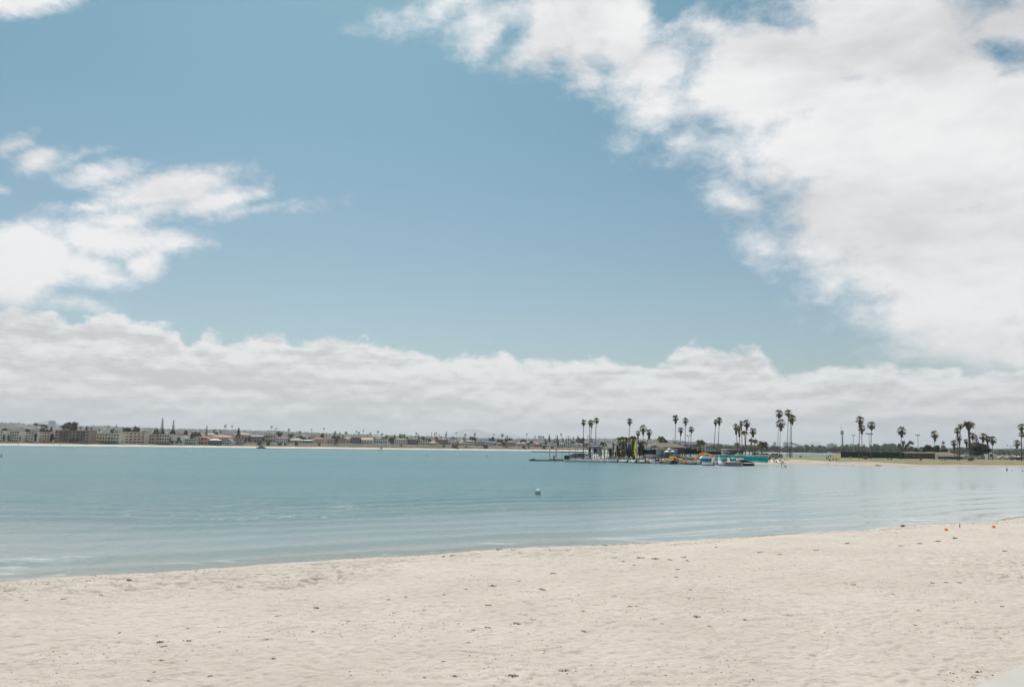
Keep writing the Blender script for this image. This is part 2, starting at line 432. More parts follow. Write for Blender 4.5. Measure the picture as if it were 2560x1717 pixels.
a = sand.data.attributes.new('wet', 'FLOAT', 'POINT'); a.data.foreach_set('value', wet.astype(np.float32))
# the shore goes on behind and beside the camera
V2 = []; 
xs = np.concatenate([np.linspace(-900, -70, 60), np.linspace(-68, 90, 80), np.linspace(95, 900, 60)])
ys = np.linspace(-600, 3.99, 90)
XX, YY = np.meshgrid(xs, ys); ZZ = beach_z(XX, YY)
near = np.clip((YY + 40) / 44, 0, 1)
V2 = np.stack([XX, YY, np.minimum(ZZ, 1.6) - .0], -1).reshape(-1, 3)
npmesh('beach_behind', V2, gridfaces(90, len(xs)), m_sand, 'structure')
def side(name, t0, t1, n):
    tt = np.linspace(t0, t1, n); r2 = np.geomspace(4, 95, 140)
    YY = np.repeat(r2[:, None], n, 1); XX = YY * tt[None, :]
    Z = beach_full(XX, YY); Fs = gridfaces(140, n); Fs = Fs[Z.ravel()[Fs].max(1) > -.75]
    npmesh(name, np.stack([XX, YY, Z], -1).reshape(-1, 3), Fs, m_sand, 'structure')
side('beach_beside', -6, -1.0, 120); side('beach_beside', .95, 6, 120)

# ---- water
m_wat, t_, b_ = newmat('bay_water')
geo = MN('ShaderNodeNewGeometry', t_); P = geo.outputs['Position']
dep = MN('ShaderNodeAttribute', t_, attribute_name='depth').outputs['Fac']     # metres of water
patch = mnz(t_, scalev(t_, P, (.004, .012, 1)).outputs[0], 1.0, 4, .55)
deep = mmix(t_, mrange(t_, patch, .35, .65), (.026, .128, .142), (.040, .165, .175))
shal = mmix(t_, mrange(t_, dep, .0, .55), (.23, .21, .15), (.10, .17, .16))
colw = mmix(t_, mrange(t_, dep, .3, 2.2), shal, deep)
cloud_sheen = MN('ShaderNodeAttribute', t_, attribute_name='calm').outputs['Fac']   # pale cloud reflection on calm water, painted into the body colour
colw = mmix(t_, mmath(t_, 'MULTIPLY', cloud_sheen, .85), colw, (.36, .39, .375))
t_.links.new(colw, b_.inputs['Base Color'])
b_.inputs['IOR'].default_value = 1.333
rip = mnz(t_, scalev(t_, P, (1.1, 2.0, 1)).outputs[0], 1.0, 6, .62, .3)
rip2 = mnz(t_, scalev(t_, P, (.16, .42, 1)).outputs[0], 1.0, 3, .5)
gust = mnz(t_, scalev(t_, P, (.012, .03, 1)).outputs[0], 1.0, 3, .5)
calm = MN('ShaderNodeAttribute', t_, attribute_name='calm').outputs['Fac']
act = mmath(t_, 'MULTIPLY', mrange(t_, gust, .3, .65, .7, 1.15), mmath(t_, 'SUBTRACT', 1.0, calm))
rip3 = mnz(t_, scalev(t_, P, (.50, .17, 1)).outputs[0], 1.0, 4, .6, .2)
h = mmath(t_, 'MULTIPLY', mmath(t_, 'ADD', mmath(t_, 'ADD', mmath(t_, 'MULTIPLY', rip, .16), mmath(t_, 'MULTIPLY', rip3, .55)), mmath(t_, 'MULTIPLY', rip2, .26)), act)
t_.links.new(mbump(t_, h, 1.0, 1.0), b_.inputs['Normal'])
t_.links.new(mrange(t_, dep, .6, 5.5, .12, .27), b_.inputs['Roughness'])
# foam: old foam lines close to the rim
fo = mnz(t_, scalev(t_, P, (.8, 1.5, 1)).outputs[0], 1.0, 7, .7, .6)
fa = MN('ShaderNodeAttribute', t_, attribute_name='foam').outputs['Fac']
fm = mmath(t_, 'MULTIPLY', mrange(t_, mmath(t_, 'ADD', fo, mmath(t_, 'MULTIPLY', fa, .30)), .60, .92), mrange(t_, fa, .05, .4))
dfo = MN('ShaderNodeBsdfDiffuse', t_); dfo.inputs[0].default_value = (.75, .77, .76, 1)
mxs = MN('ShaderNodeMixShader', t_); t_.links.new(mmath(t_, 'MULTIPLY', fm, .42), mxs.inputs[0]); t_.links.new(b_.outputs[0], mxs.inputs[1]); t_.links.new(dfo.outputs[0], mxs.inputs[2])
t_.links.new(mxs.outputs[0], t_.nodes['Material Output'].inputs[0])

def waves(X, Y):
    d = (Y - shore_y(X))                             # metres off the shore
    fade = np.clip((X + 60) / 40, .25, 1) * np.clip(1 - (d - 20) / 45, 0, 1) * np.clip((d + 1) / 3, .15, 1)
    dw = d + (vnoise(X * .07, Y * .1, 31) - .5) * 3.2
    w = np.sin(dw / 4.6 * 2 * PI) * .080 + np.sin(dw / 2.7 * 2 * PI + 1.3) * .014
    mod = .35 + 1.1 * vnoise(X * .035, d * .12, 33)
    # the last small breaker on the rim
    lip = np.exp(-((d - 1.25 - (vnoise(X * .1, Y * 0, 35) - .5) * .8) / .33) ** 2) * .04 * np.clip((X + 19) / 6, 0, 1) * np.clip((13 - X) / 12, 0, 1)
    return w * mod * fade + lip
def wattr(o, V):
    X, Y = V[:, 0], V[:, 1]
    d = Y - shore_y(X)
    depth = np.clip(d * .065, 0, 6)
    # lee side and inshore water lies calmer
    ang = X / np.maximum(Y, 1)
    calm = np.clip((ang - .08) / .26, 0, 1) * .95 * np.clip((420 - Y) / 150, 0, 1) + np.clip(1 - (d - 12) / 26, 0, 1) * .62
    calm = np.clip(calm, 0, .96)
    foam = np.exp(-((d - .3) / .55) ** 2) * .55 * (vnoise(X * .16, d * 0, 41) > .45)
    def blob(cx, cy, rx, ry, s): return s * np.exp(-((X - cx) / rx) ** 2 - ((Y - cy) / ry) ** 2)
    for (px, py, rx, ry, s) in FOAM:
        g = ground(px, py, 0); foam = np.maximum(foam, blob(g.x, g.y, rx, ry, s))
    for nme, arr in (('depth', depth), ('calm', calm), ('foam', foam)):
        a = o.data.attributes.new(nme, 'FLOAT', 'POINT'); a.data.foreach_set('value', arr.astype(np.float32))
FOAM = [(90, 1400, 2.2, .8, .8), (30, 1415, 1.6, .35, .9), (150, 1393, 1.6, .3, .8), (1530, 1348, 2.0, .9, 1.1), (1230, 1362, 1.6, .5, .8), (2310, 1299, 2.5, .8, 1), (2450, 1296, 2.5, .7, 1),
        (2540, 1288, 1.5, .6, .9), (430, 1413, 1.2, .25, 1), (10, 1438, 1, .3, 1), (560, 1408, .8, .2, .9), (2250, 1308, 1.5, .3, 1)]
nr, nc = 900, 760
rr = np.geomspace(11, 120, nr); tt = np.linspace(-1.0, 1.0, nc)
YY = np.repeat(rr[:, None], nc, 1); XX = YY * tt[None, :]
k = np.clip((118 - YY) / 15, 0, 1) * np.clip((1 - np.abs(tt[None, :])) / .04, 0, 1)
ZZ = waves(XX, YY) * k
V = np.stack([XX, YY, ZZ], -1).reshape(-1, 3); F = gridfaces(nr, nc)
F = F[(beach_z(XX, YY).ravel()[F].min(1) < .12)]
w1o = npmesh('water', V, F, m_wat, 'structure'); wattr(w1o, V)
# the rest of the bay, out to the horizon
def wsheet(xs, ys, shear=False):
    YY, XX = np.meshgrid(ys, xs, indexing='ij')
    if shear: XX = XX * YY
    V = np.stack([XX, YY, np.zeros_like(XX)], -1).reshape(-1, 3)
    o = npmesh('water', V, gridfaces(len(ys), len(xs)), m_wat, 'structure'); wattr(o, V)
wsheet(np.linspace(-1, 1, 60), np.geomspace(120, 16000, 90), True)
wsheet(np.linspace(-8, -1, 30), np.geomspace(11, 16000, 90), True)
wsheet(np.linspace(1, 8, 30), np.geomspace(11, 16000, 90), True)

# ---- haze: the air itself
hm = bpy.data.materials.new('haze_air'); hm.use_nodes = True; hn = hm.node_tree; hn.nodes.clear()
pv = hn.nodes.new('ShaderNodeVolumePrincipled'); pv.inputs['Color'].default_value = (.92, .96, 1, 1); pv.inputs['Density'].default_value = 8e-5
pv.inputs['Anisotropy'].default_value = .2
ho = hn.nodes.new('ShaderNodeOutputMaterial'); hn.links.new(pv.outputs[0], ho.inputs['Volume'])
hz_ = MB().box(-17000, 17000, -650, 22500, -8, 500)
ho_ = hz_.build('haze', hm); ho_['kind'] = 'stuff'
# ------------------------------------------------------------------ where the land lies
FARSH = table([(-900, 640), (-400, 700), (0, 790), (320, 900), (640, 990), (960, 1075), (1280, 1170), (1500, 1230), (1700, 1290), (2300, 1400)])
def far_top(px): return float(np.interp(px, [-900, 560, 640, 960, 1300, 1600, 2400], [3.2, 3.2, 6.7, 7.5, 6.4, 5.0, 4]))
PEN_PX = [(1425, 1151.5), (1470, 1151), (1550, 1152), (1620, 1154), (1700, 1156.5), (1790, 1159.5), (1880, 1160.8), (1990, 1161), (2100, 1163.6), (2300, 1165.6), (2560, 1166.4), (2900, 1167)]
pw = [ground(x, y, 0) for x, y in PEN_PX]
PWX = np.array([p.x for p in pw]); PWY = np.array([p.y for p in pw])
def pen_w(X): return float(np.interp(X, PWX, PWY))
def pen_z(X, Y): return float(np.interp(Y - pen_w(X), [-12, 0, 8, 20, 35, 60], [-.8, 0, .5, 1.3, 1.8, 1.85]))
def pen_at(px, py=None, Y=None):
    """the spot of the spit's ground at image column px: seen at row py, or at depth Y"""
    if Y is None:
        best = None
        for k in range(400):
            d = ray(px, py); y = pen_w(d.x / d.y * 295) - 6 + k * .75
            e = abs(CAM_H + d.z / d.y * y - pen_z(d.x / d.y * y, y)) / y
            if best is None or e < best[0]: best = (e, y)
        Y = best[1]
    d = ray(px, 1150); X = d.x / d.y * Y
    return Vector((X, Y, pen_z(X, Y)))
def mpp(Y): return Y / FPX           # metres per photo pixel at depth Y
def hgt(px, ytop, base): return max(.05, at(px, ytop, base.y).z - base.z)

# ------------------------------------------------------------------ palette
def leafmat(name, c, c2, scale=.6, rough=.75, trans=.12):
    m = bpy.data.materials.new(name); m.use_nodes = True; t = m.node_tree; b = t.nodes['Principled BSDF']
    tc_ = MN('ShaderNodeTexCoord', t); oi = MN('ShaderNodeObjectInfo', t)
    n = mnz(t, tc_.outputs['Object'], scale, 5, .6)
    col = mmix(t, mrange(t, n, .35, .65), c, c2)
    hv = MN('ShaderNodeHueSaturation', t); t.links.new(col, hv.inputs['Color'])
    t.links.new(mrange(t, oi.outputs['Random'], 0, 1, .475, .525), hv.inputs['Hue'])
    t.links.new(mrange(t, oi.outputs['Random'], 0, 1, 1.25, .8), hv.inputs['Value'])
    t.links.new(hv.outputs[0], b.inputs['Base Color']); b.inputs['Roughness'].default_value = rough
    b.inputs['Specular IOR Level'].default_value = .2
    tl = MN('ShaderNodeBsdfTranslucent', t); t.links.new(hv.outputs[0], tl.inputs[0]); ms_ = MN('ShaderNodeMixShader', t); ms_.inputs[0].default_value = trans
    t.links.new(b.outputs[0], ms_.inputs[1]); t.links.new(tl.outputs[0], ms_.inputs[2]); t.links.new(ms_.outputs[0], t.nodes['Material Output'].inputs[0])
    return m
def clothmat(name, c, trans=.5):
    return leafmat(name, srgb(c), tuple(v * 1.06 for v in srgb(c)), 2, .8, trans)
M_PALM = leafmat('palm_leaf', (.095, .098, .048), (.22, .21, .105), 2, trans=.3)
M_FEATH = leafmat('feather_leaf', (.09, .10, .03), (.26, .23, .08), 1, trans=.4)
M_SKIRT = leafmat('dead_palm_leaf', (.095, .074, .052), (.18, .145, .10), 3)
M_TRUNK = mat('palm_trunk', (.14, .12, .10), .9, .3, 3)
M_TREED = leafmat('tree_dark', (.026, .036, .022), (.06, .07, .038), 1.5)
M_TREEO = leafmat('tree_olive', (.06, .066, .034), (.13, .125, .065), 1.5)
M_TREEG = leafmat('tree_green', (.07, .10, .03), (.20, .22, .07), 1.5, trans=.35)
M_BARK = mat('bark', (.09, .07, .05), .9, .3, 2)
M_CONIF = leafmat('conifer_needle', (.016, .035, .030), (.035, .06, .045), 1.5)
def paint(h, rough=.6, var=.08): return mat('paint_' + h, '#' + h, rough, var, 1.2)
M_GLASS = mat('window_glass', (.030, .037, .045), .12, .2, .5, spec=.6)
M_WHITE = paint('e8e6e1'); M_BLACK = paint('1c1e20'); M_METAL = mat('grey_metal', (.32, .33, .34), .45, .1, 2, metal=.5)
M_WOOD = mat('weathered_wood', (.20, .15, .11), .85, .25, 3); M_CONC = mat('concrete', (.38, .36, .33), .9, .15, 1)

# ------------------------------------------------------------------ trees
rnd = random.Random(7)
def ortho(d):
    a = d.orthogonal().normalized(); return a, d.cross(a)
def fan_crown(seed, n=56, up_min=-.80):
    """crown of a fan palm, radius about 1: petioles carrying pleated fans"""
    r = random.Random(seed); b = MB()
    for i in range(n):
        th = r.random() * 2 * PI; s = lerp(up_min, .97, ((i + .5) / n) ** .85)
        c = math.sqrt(max(0, 1 - s * s)); d = Vector((math.cos(th) * c, math.sin(th) * c, s)).normalized()
        L1 = r.uniform(.52, .74); fl = r.uniform(.40, .52)
        droop = Vector((0, 0, -.05 - .06 * (1 - s)))
        p0 = Vector((0, 0, 0)); p1 = d * L1 + droop * .5
        a, bb = ortho(d)
        up_ = (Vector((0, 0, 1)) - d * d.z); side_ = d.cross(up_).normalized() if up_.length > .05 else a
        nrm = side_.cross(d).normalized()
        b.add([p0 - side_ * .012, p0 + side_ * .012, p1 + side_ * .01, p1 - side_ * .01], [(0, 1, 2, 3)])
        k = 9; vs = [tuple(p1)]; fs = []
        for j in range(k):
            t0 = lerp(-1.35, 1.35, j / k); t1 = lerp(-1.35, 1.35, (j + .5) / k); t2 = lerp(-1.35, 1.35, (j + 1) / k)
            def pt(t, rad): 
                v = d * math.cos(t) + side_ * math.sin(t)
                return tuple(p1 + v * rad * fl + nrm * (-.05 * rad) + droop * rad * .7)
            o = len(vs); vs += [pt(t0, .62), pt(t1, 1.0 * r.uniform(.85, 1.1)), pt(t2, .62)]
            fs.append((0, o, o + 1, o + 2))
        b.add(vs, fs)
    return b
def skirt_mesh(seed):
    """hanging dead fronds: shaggy cone from z=0 down to z=-1, radius about .5"""
    r = random.Random(seed); b = MB()
    b.lathe([(.05, -1), (.16, -.9), (.26, -.6), (.30, -.3), (.22, .05)], 9)
    for i in range(46):
        th = r.random() * 2 * PI; z = r.uniform(-.75, .05); rr = r.uniform(.30, .52) * (1 + z * .55)
        w = .10; h = r.uniform(.18, .34); d = Vector((math.cos(th), math.sin(th), 0)); s = Vector((-math.sin(th), math.cos(th), 0))
        p = d * rr * .6 + Vector((0, 0, z + .1)); q = d * rr + Vector((0, 0, z - h))
        b.add([p - s * .04, p + s * .04, q + s * w, q + Vector((0, 0, -.08)), q - s * w], [(0, 1, 2, 3, 4)])
    return b
def feather_crown(seed, n=15, leaf=.24, arch=.9, top=.75):
    """crown of a feather palm, radius about 1"""
    r = random.Random(seed); b = MB()
    for i in range(n):
        th = 2 * PI * i / n * 2.4 + r.uniform(-.2, .2); s = lerp(.0, top, ((i * 7) % n) / n)
        c = math.sqrt(1 - s * s); out = Vector((math.cos(th), math.sin(th), 0)); L_ = r.uniform(.85, 1.1); K = 12; prev = None
        side_ = Vector((-math.sin(th), math.cos(th), 0)); pts = []
        for k in range(K + 1):
            t = k / K; pts.append(out * (c * t * L_) + Vector((0, 0, s * t * L_ - arch * .62 * t * t * L_)))
        b.tube(pts, [.014 * (1 - .8 * k / K) for k in range(K + 1)], 3)
        for k in range(2, K + 1):
            t = k / K; ll = leaf * math.sin(PI * min(.97, t * .85 + .12)) * r.uniform(.85, 1.15); tn = (pts[k] - pts[k - 1]).normalized()
            for sg in (-1, 1):
                for h_ in (0, .5):
                    q = pts[k].lerp(pts[k - 1], h_); e = q + side_ * sg * ll * .75 + tn * ll * .35 + Vector((0, 0, -ll * r.uniform(.35, .75)))
                    b.add([q - tn * .02, q + tn * .02, e + tn * .015, e - tn * .015], [(0, 1, 2, 3)])
    return b
def leaf_cloud(b, cen, rad, n, size, r, shell=.55):
    for i in range(n):
        v = Vector((r.gauss(0, 1), r.gauss(0, 1), r.gauss(0, 1))).normalized() * (r.uniform(shell, 1) ** .6)
        p = Vector((cen[0] + v.x * rad[0], cen[1] + v.y * rad[1], cen[2] + v.z * rad[2]))
        d = Vector((r.gauss(0, 1), r.gauss(0, 1), r.gauss(0, 1))).normalized(); a, c = ortho(d); s = size * r.uniform(.6, 1.3)
        b.add([p - a * s, p + c * s * .6, p + a * s, p - c * s * .6], [(0, 1, 2, 3)])
def core(b, cen, rad, seed, k=.8):
    vs = []; fs = []; n, m_ = 8, 6
    for i in range(m_ + 1):
        for j in range(n):
            ph = PI * i / m_; th = 2 * PI * j / n
            f = k * (.82 + .35 * mnoise.noise(Vector((math.cos(th) * 1.7 + seed, math.sin(th) * 1.7, ph * 1.3))))
            vs.append((cen[0] + rad[0] * f * math.sin(ph) * math.cos(th), cen[1] + rad[1] * f * math.sin(ph) * math.sin(th), cen[2] + rad[2] * f * math.cos(ph)))
    for i in range(m_):
        for j in range(n): fs.append((i * n + j, (i + 1) * n + j, (i + 1) * n + (j + 1) % n, i * n + (j + 1) % n))
    b.add(vs, fs)
def crown_mesh(kind, seed):
    """unit crowns: x,y in -1..1, z in 0..2"""
    r = random.Random(seed); b = MB()
    if kind == 'round':
        for k in range(7):
            c = (r.uniform(-.5, .5), r.uniform(-.5, .5), r.uniform(.6, 1.5)); q = (r.uniform(.38, .55),) * 2 + (r.uniform(.35, .5),)
            core(b, c, q, seed + k * 3.1, .85); leaf_cloud(b, c, q, 75, .085, r)
    elif kind == 'dome':
        for k in range(10):
            th = k * 2.4; c = (math.cos(th) * r.uniform(.2, .6), math.sin(th) * .5, r.uniform(.5, 1.45) - .0); q = (r.uniform(.38, .5), .42, r.uniform(.4, .55))
            core(b, c, q, seed + k * 1.7, .92); leaf_cloud(b, c, q, 70, .07, r, .7)
    elif kind == 'loose':
        for k in range(9):
            c = (r.uniform(-.72, .72), r.uniform(-.6, .6), r.uniform(.35, 1.7)); q = (r.uniform(.22, .36),) * 2 + (r.uniform(.18, .32),)
            core(b, c, q, seed + k * 2.3, .7); leaf_cloud(b, c, q, 60, .08, r)
    elif kind == 'hedge':
        for k in range(12):
            c = (lerp(-.85, .85, k / 11), r.uniform(-.4, .4), r.uniform(.6, 1.25)); q = (.28, .4, r.uniform(.45, .7))
            core(b, c, q, seed + k * 2.3, .9); leaf_cloud(b, c, q, 50, .075, r)
    elif kind == 'conifer':
        for k in range(9):
            t = k / 8; z = lerp(.15, 1.9, t); w = lerp(.95, .10, t ** .8)
            core(b, (0, 0, z), (w * .7, w * .7, .16), seed + k, .9); leaf_cloud(b, (0, 0, z), (w, w, .15), 60, .07, r, .5)
    elif kind == 'cypress':
        core(b, (0, 0, 1), (.85, .85, 1), seed, .85); leaf_cloud(b, (0, 0, 1), (.95, .95, 1), 200, .10, r, .7)
    elif kind == 'norfolk':
        for k in range(12):
            t = k / 11; z = lerp(.1, 1.92, t); w = lerp(1.0, .12, t) * r.uniform(.8, 1.1)
            for j in range(7):
                th = j * 2 * PI / 7 + k * .5; p0 = Vector((0, 0, z)); p1 = Vector((math.cos(th) * w, math.sin(th) * w, z + .02))
                b.tube([p0, p1], [.02, .008], 3)
                for q in (.35, .6, .85, 1.0): leaf_cloud(b, tuple(p0.lerp(p1, q)), (.10, .10, .035), 8, .055, r, .2)
    return b
CR = {}
def crown_data(kind, v):
    k = (kind, v)
    if k not in CR:
        b = crown_mesh(kind, 11 + v * 17); a = np.array(b.v); lo, hi = a.min(0), a.max(0)      # fill the unit box exactly
        a = (a - lo) / (hi - lo) * 2; a[:, :2] -= 1; b.v = [tuple(q) for q in a.tolist()]
        o = b.build('tmp', None); CR[k] = o.data; bpy.data.objects.remove(o)
    return CR[k]
def child(name, data, parent, m=None, scale=(1, 1, 1), loc=(0, 0, 0), rz=0):
    """an object of shared mesh; material kept on the object so that copies may differ"""
    o = bpy.data.objects.new(name, data); C.objects.link(o)
    if parent is not None: o.parent = parent
    if m is not None:
        if not data.materials: data.materials.append(m)
        o.material_slots[0].link = 'OBJECT'; o.material_slots[0].material = m
    o.scale = scale; o.location = loc; o.rotation_euler = (0, 0, rz)
    return o
def cyl_data(n=7, taper=.6):
    k = ('cyl', n, taper)
    if k not in CR:
        o = MB().lathe([(1, 0), (taper, 1)], n).build('tmp', None); CR[k] = o.data; bpy.data.objects.remove(o)
    return CR[k]
def tree(name, base, w, top, bottom, kind, m, label, group=None, cat='tree', v=None):
    """w crown width, top/bottom heights of the crown above the base"""
    t = empty(name, base, label, cat, group, rnd.random() * 6)
    v = rnd.randrange(3) if v is None else v
    h = top - bottom
    child('crown', crown_data(kind, v), t, m, (w / 2, w / 2, h / 2), (0, 0, bottom))
    th = bottom + h * (.85 if kind in ('norfolk', 'conifer') else .45)
    child('trunk', cyl_data(), t, M_BARK, (max(.12, w * .035),) * 2 + (th,))
    return t
FANS = []; SKS = []; FEA = []
for i in range(4):
    o = fan_crown(20 + i).build('tmp', None); FANS.append(o.data); bpy.data.objects.remove(o)
for i in range(2):
    o = skirt_mesh(60 + i).build('tmp', None); SKS.append(o.data); bpy.data.objects.remove(o)
for i in range(3):
    o = feather_crown(80 + i, 17, .34, 1.15, .97).build('tmp', None); FEA.append(o.data); bpy.data.objects.remove(o)
DATE = feather_crown(99, 64, .14, .75, .95).build('tmp', None)
DATEd = DATE.data; bpy.data.objects.remove(DATE)
def fan_palm(base, top, w, crown_bottom, label, group, dx=0.0, fat=1.0, name='fan_palm', far=False):
    """top, crown_bottom heights above base; dx lean of the crown; w crown width"""
    t = empty(name, base, label, 'palm', group)
    rad = w / 2; hub = top - rad * .80
    pts = [(0, 0, -.3), (dx * .25 , 0, hub * .3), (dx * .62, 0, hub * .65), (dx, 0, hub)]
    r0 = (.17 if not far else .19) * fat
    MB().tube(pts, [r0 * 1.35, r0 * .85, r0 * .72, r0 * .62], 7).build('trunk', M_TRUNK, t, True)
    rz = rnd.random() * 6
    child('crown', FANS[rnd.randrange(4)], t, M_PALM, (rad, rad, rad * .92), (dx, 0, hub), rz)
    sk = hub - crown_bottom
    if sk > rad * .25: child('dead_fronds', SKS[rnd.randrange(2)], t, M_SKIRT, (rad * .95, rad * .95, sk), (dx, 0, hub), rz)
    return t
def feather_palm(base, top, w, label, group, dx=0.0, lo=None, fat=1.0, name='feather_palm'):
    t = empty(name, base, label, 'palm', group)
    rad = w / 2 * 1.1; hub = top - rad * .5
    MB().tube([(0, 0, -.2), (dx * .5, 0, hub * .5), (dx, 0, hub)], [.24 * fat, .18 * fat, .15 * fat], 7).build('trunk', M_TRUNK, t, True)
    child('crown', FEA[rnd.randrange(3)], t, M_FEATH, (rad, rad, rad * 1.2), (dx, 0, hub), rnd.random() * 6)
    return t

# ------------------------------------------------------------------ labels that single out one of several
class Lab:
    """collects (object, px, head, landmark); same head+landmark get their order from the left"""
    def __init__(s): s.l = []
    def add(s, o, px, head, mark): s.l.append((o, px, head, mark))
    def done(s):
        d = {}
        for e in s.l: d.setdefault((e[2], e[3]), []).append(e)
        W_ = ['', 'leftmost', 'second', 'third', 'fourth', 'fifth', 'sixth', 'seventh', 'eighth', 'ninth', 'tenth', 'eleventh', 'twelfth']
        for (h, m_), es in d.items():
            es.sort(key=lambda e: e[1])
            for i, e in enumerate(es):
                if len(es) == 1: e[0]['label'] = f'{h} {m_}'
                elif len(es) == 2: e[0]['label'] = f'{h} {m_}, ' + ('left' if i == 0 else 'right') + ' one of two'
                else:
                    o = 'leftmost' if i == 0 else ('rightmost' if i == len(es) - 1 else W_[min(i + 1, 12)] + ' from left')
                    e[0]['label'] = f'{h} {m_}, {o}'
LAB = Lab()
# ------------------------------------------------------------------ far shore: beach, bluff, land, hills
def colmesh(name, pxs, rows, m, kind='structure', jit=0.0, seed=0):
    """rows: functions px -> (Y, z)"""
    V = []
    for r_ in rows:
        for px in pxs:
            Y, z = r_(px); d = ray(px, 1120); V.append((d.x / d.y * Y, Y, z))
    V = np.array(V)
    if jit: V[:, 2] += (vnoise(V[:, 0] * .05, V[:, 1] * .05, seed) - .5) * jit
    return npmesh(name, V, gridfaces(len(rows), len(pxs)), m, kind)
m_fs, t_, b_ = newmat('far_sand'); P = MN('ShaderNodeNewGeometry', t_).outputs['Position']
t_.links.new(mmix(t_, mrange(t_, mnz(t_, P, .05, 4), .35, .65), (.50, .44, .37), (.60, .54, .46)), b_.inputs['Base Color']); b_.inputs['Roughness'].default_value = .95
m_bl, t_, b_ = newmat('bluff_scrub'); P = MN('ShaderNodeNewGeometry', t_).outputs['Position']
c_ = mmix(t_, mrange(t_, mnz(t_, P, .03, 5, .6), .42, .58), (.20, .145, .10), (.115, .11, .055))
c_ = mmix(t_, mrange(t_, mnz(t_, P, .25, 5, .65), .50, .64), c_, (.06, .065, .03))
t_.links.new(c_, b_.inputs['Base Color']); b_.inputs['Roughness'].default_value = .95
m_ld, t_, b_ = newmat('town_ground'); P = MN('ShaderNodeNewGeometry', t_).outputs['Position']
c_ = mmix(t_, mrange(t_, mnz(t_, P, .02, 5, .6), .4, .6), (.075, .08, .045), (.15, .14, .11))
t_.links.new(c_, b_.inputs['Base Color']); b_.inputs['Roughness'].default_value = .95
px_ = np.arange(-1100, 1720, 10)
colmesh('far_beach', px_, [lambda p: (FARSH(p) - 8, -.8), lambda p: (FARSH(p), .0), lambda p: (FARSH(p) + 10, .9), lambda p: (FARSH(p) + 26, 2.0)], m_fs, jit=.2)
colmesh('far_bluff', px_, [lambda p: (FARSH(p) + 25, 1.8), lambda p: (FARSH(p) + 30, lerp(2, far_top(p), .35)), lambda p: (FARSH(p) + 37, lerp(2, far_top(p), .8)), lambda p: (FARSH(p) + 44, far_top(p))], m_bl, jit=.9, seed=5)
colmesh('far_land', px_, [lambda p: (FARSH(p) + 43.5, far_top(p) - .1), lambda p: (FARSH(p) + 120, far_top(p)), lambda p: (FARSH(p) + 420, far_top(p) + 2), lambda p: (3000, 8)], m_ld, jit=.5)
# hills: ridge lines read off the skyline
RIDGE = [(-1200, 1030), (-400, 1050), (0, 1055.5), (34, 1056.7), (62, 1059.4), (120, 1061), (192, 1064.6), (246, 1064), (315, 1067.6), (388, 1069.7), (416, 1072), (498, 1072.4), (640, 1075.9),
         (695, 1077), (777, 1080.6), (860, 1084), (960, 1087.5), (1042, 1089.5), (1165, 1094), (1280, 1096), (1400, 1097), (1530, 1096.5), (1643, 1098), (1701, 1102), (1747, 1105), (1809, 1111), (1900, 1115), (2100, 1118), (2300, 1119), (2491, 1122.5), (2620, 1120), (3200, 1120)]
ridge = table(RIDGE)
m_hl, t_, b_ = newmat('hillside_cover'); P = MN('ShaderNodeNewGeometry', t_).outputs['Position']
vo = MN('ShaderNodeTexVoronoi', t_); t_.links.new(scalev(t_, P, (.024, .006, .03)).outputs[0], vo.inputs['Vector']); vo.inputs['Scale'].default_value = 1
sx = MN('ShaderNodeSeparateColor', t_); t_.links.new(vo.outputs['Color'], sx.inputs[0])
c_ = mmix(t_, mrange(t_, mnz(t_, P, .012, 5, .65), .42, .58), (.035, .045, .03), (.09, .09, .06))
c_ = mmix(t_, mmath(t_, 'MULTIPLY', mrange(t_, sx.outputs[0], .55, .62), mrange(t_, vo.outputs['Distance'], .42, .36)), c_, (.30, .28, .25))
t_.links.new(c_, b_.inputs['Base Color']); b_.inputs['Roughness'].default_value = .95
def hill_rows(Y0, Y1, n, off):  # rising ground
    def f(k):
        t = k / (n - 1)
        def g(p):
            Y = lerp(Y0, Y1, t); zt = at(p, ridge(p) + off, Y1).z + (vnoise(np.array([p * .06]), np.array([3.0]), 77)[0] - .5) * 3.0
            base = 7.0
            return Y, lerp(base, zt, t ** .9)
        return g
    return [f(k) for k in range(n)] + [lambda p: (Y1 + 900, 2)]
colmesh('hills', np.arange(-1500, 3400, 6), hill_rows(2500, 6500, 12, 1.0), m_hl, jit=6, seed=9)
# far blue mountains
def mount(name, peaks, Y, x0, x1, m):
    xs = np.arange(x0, x1 + 1, 6); rr = table(peaks)
    colmesh(name, xs, [lambda p: (Y - 2500, 0), lambda p: (Y - 900, lerp(0, at(p, rr(p), Y).z, .6)), lambda p: (Y, at(p, rr(p), Y).z), lambda p: (Y + 1800, 0)], m, jit=8, seed=3)
m_mt, t_, b_ = newmat('mountain_scrub'); P = MN('ShaderNodeNewGeometry', t_).outputs['Position']
t_.links.new(mmix(t_, mrange(t_, mnz(t_, P, .002, 5, .6), .4, .6), (.16, .18, .17), (.22, .23, .21)), b_.inputs['Base Color']); b_.inputs['Roughness'].default_value = .95
mount('mountain', [(1080, 1098), (1110, 1090), (1135, 1080), (1158, 1073), (1180, 1071.5), (1195, 1074), (1210, 1079), (1228, 1084), (1250, 1083.5), (1280, 1086), (1330, 1094), (1420, 1100)], 20000, 1080, 1420, m_mt)
mount('mountain', [(60, 1064), (85, 1056), (105, 1052), (118, 1051.5), (130, 1054), (145, 1060), (160, 1066)], 11000, 60, 160, m_mt)

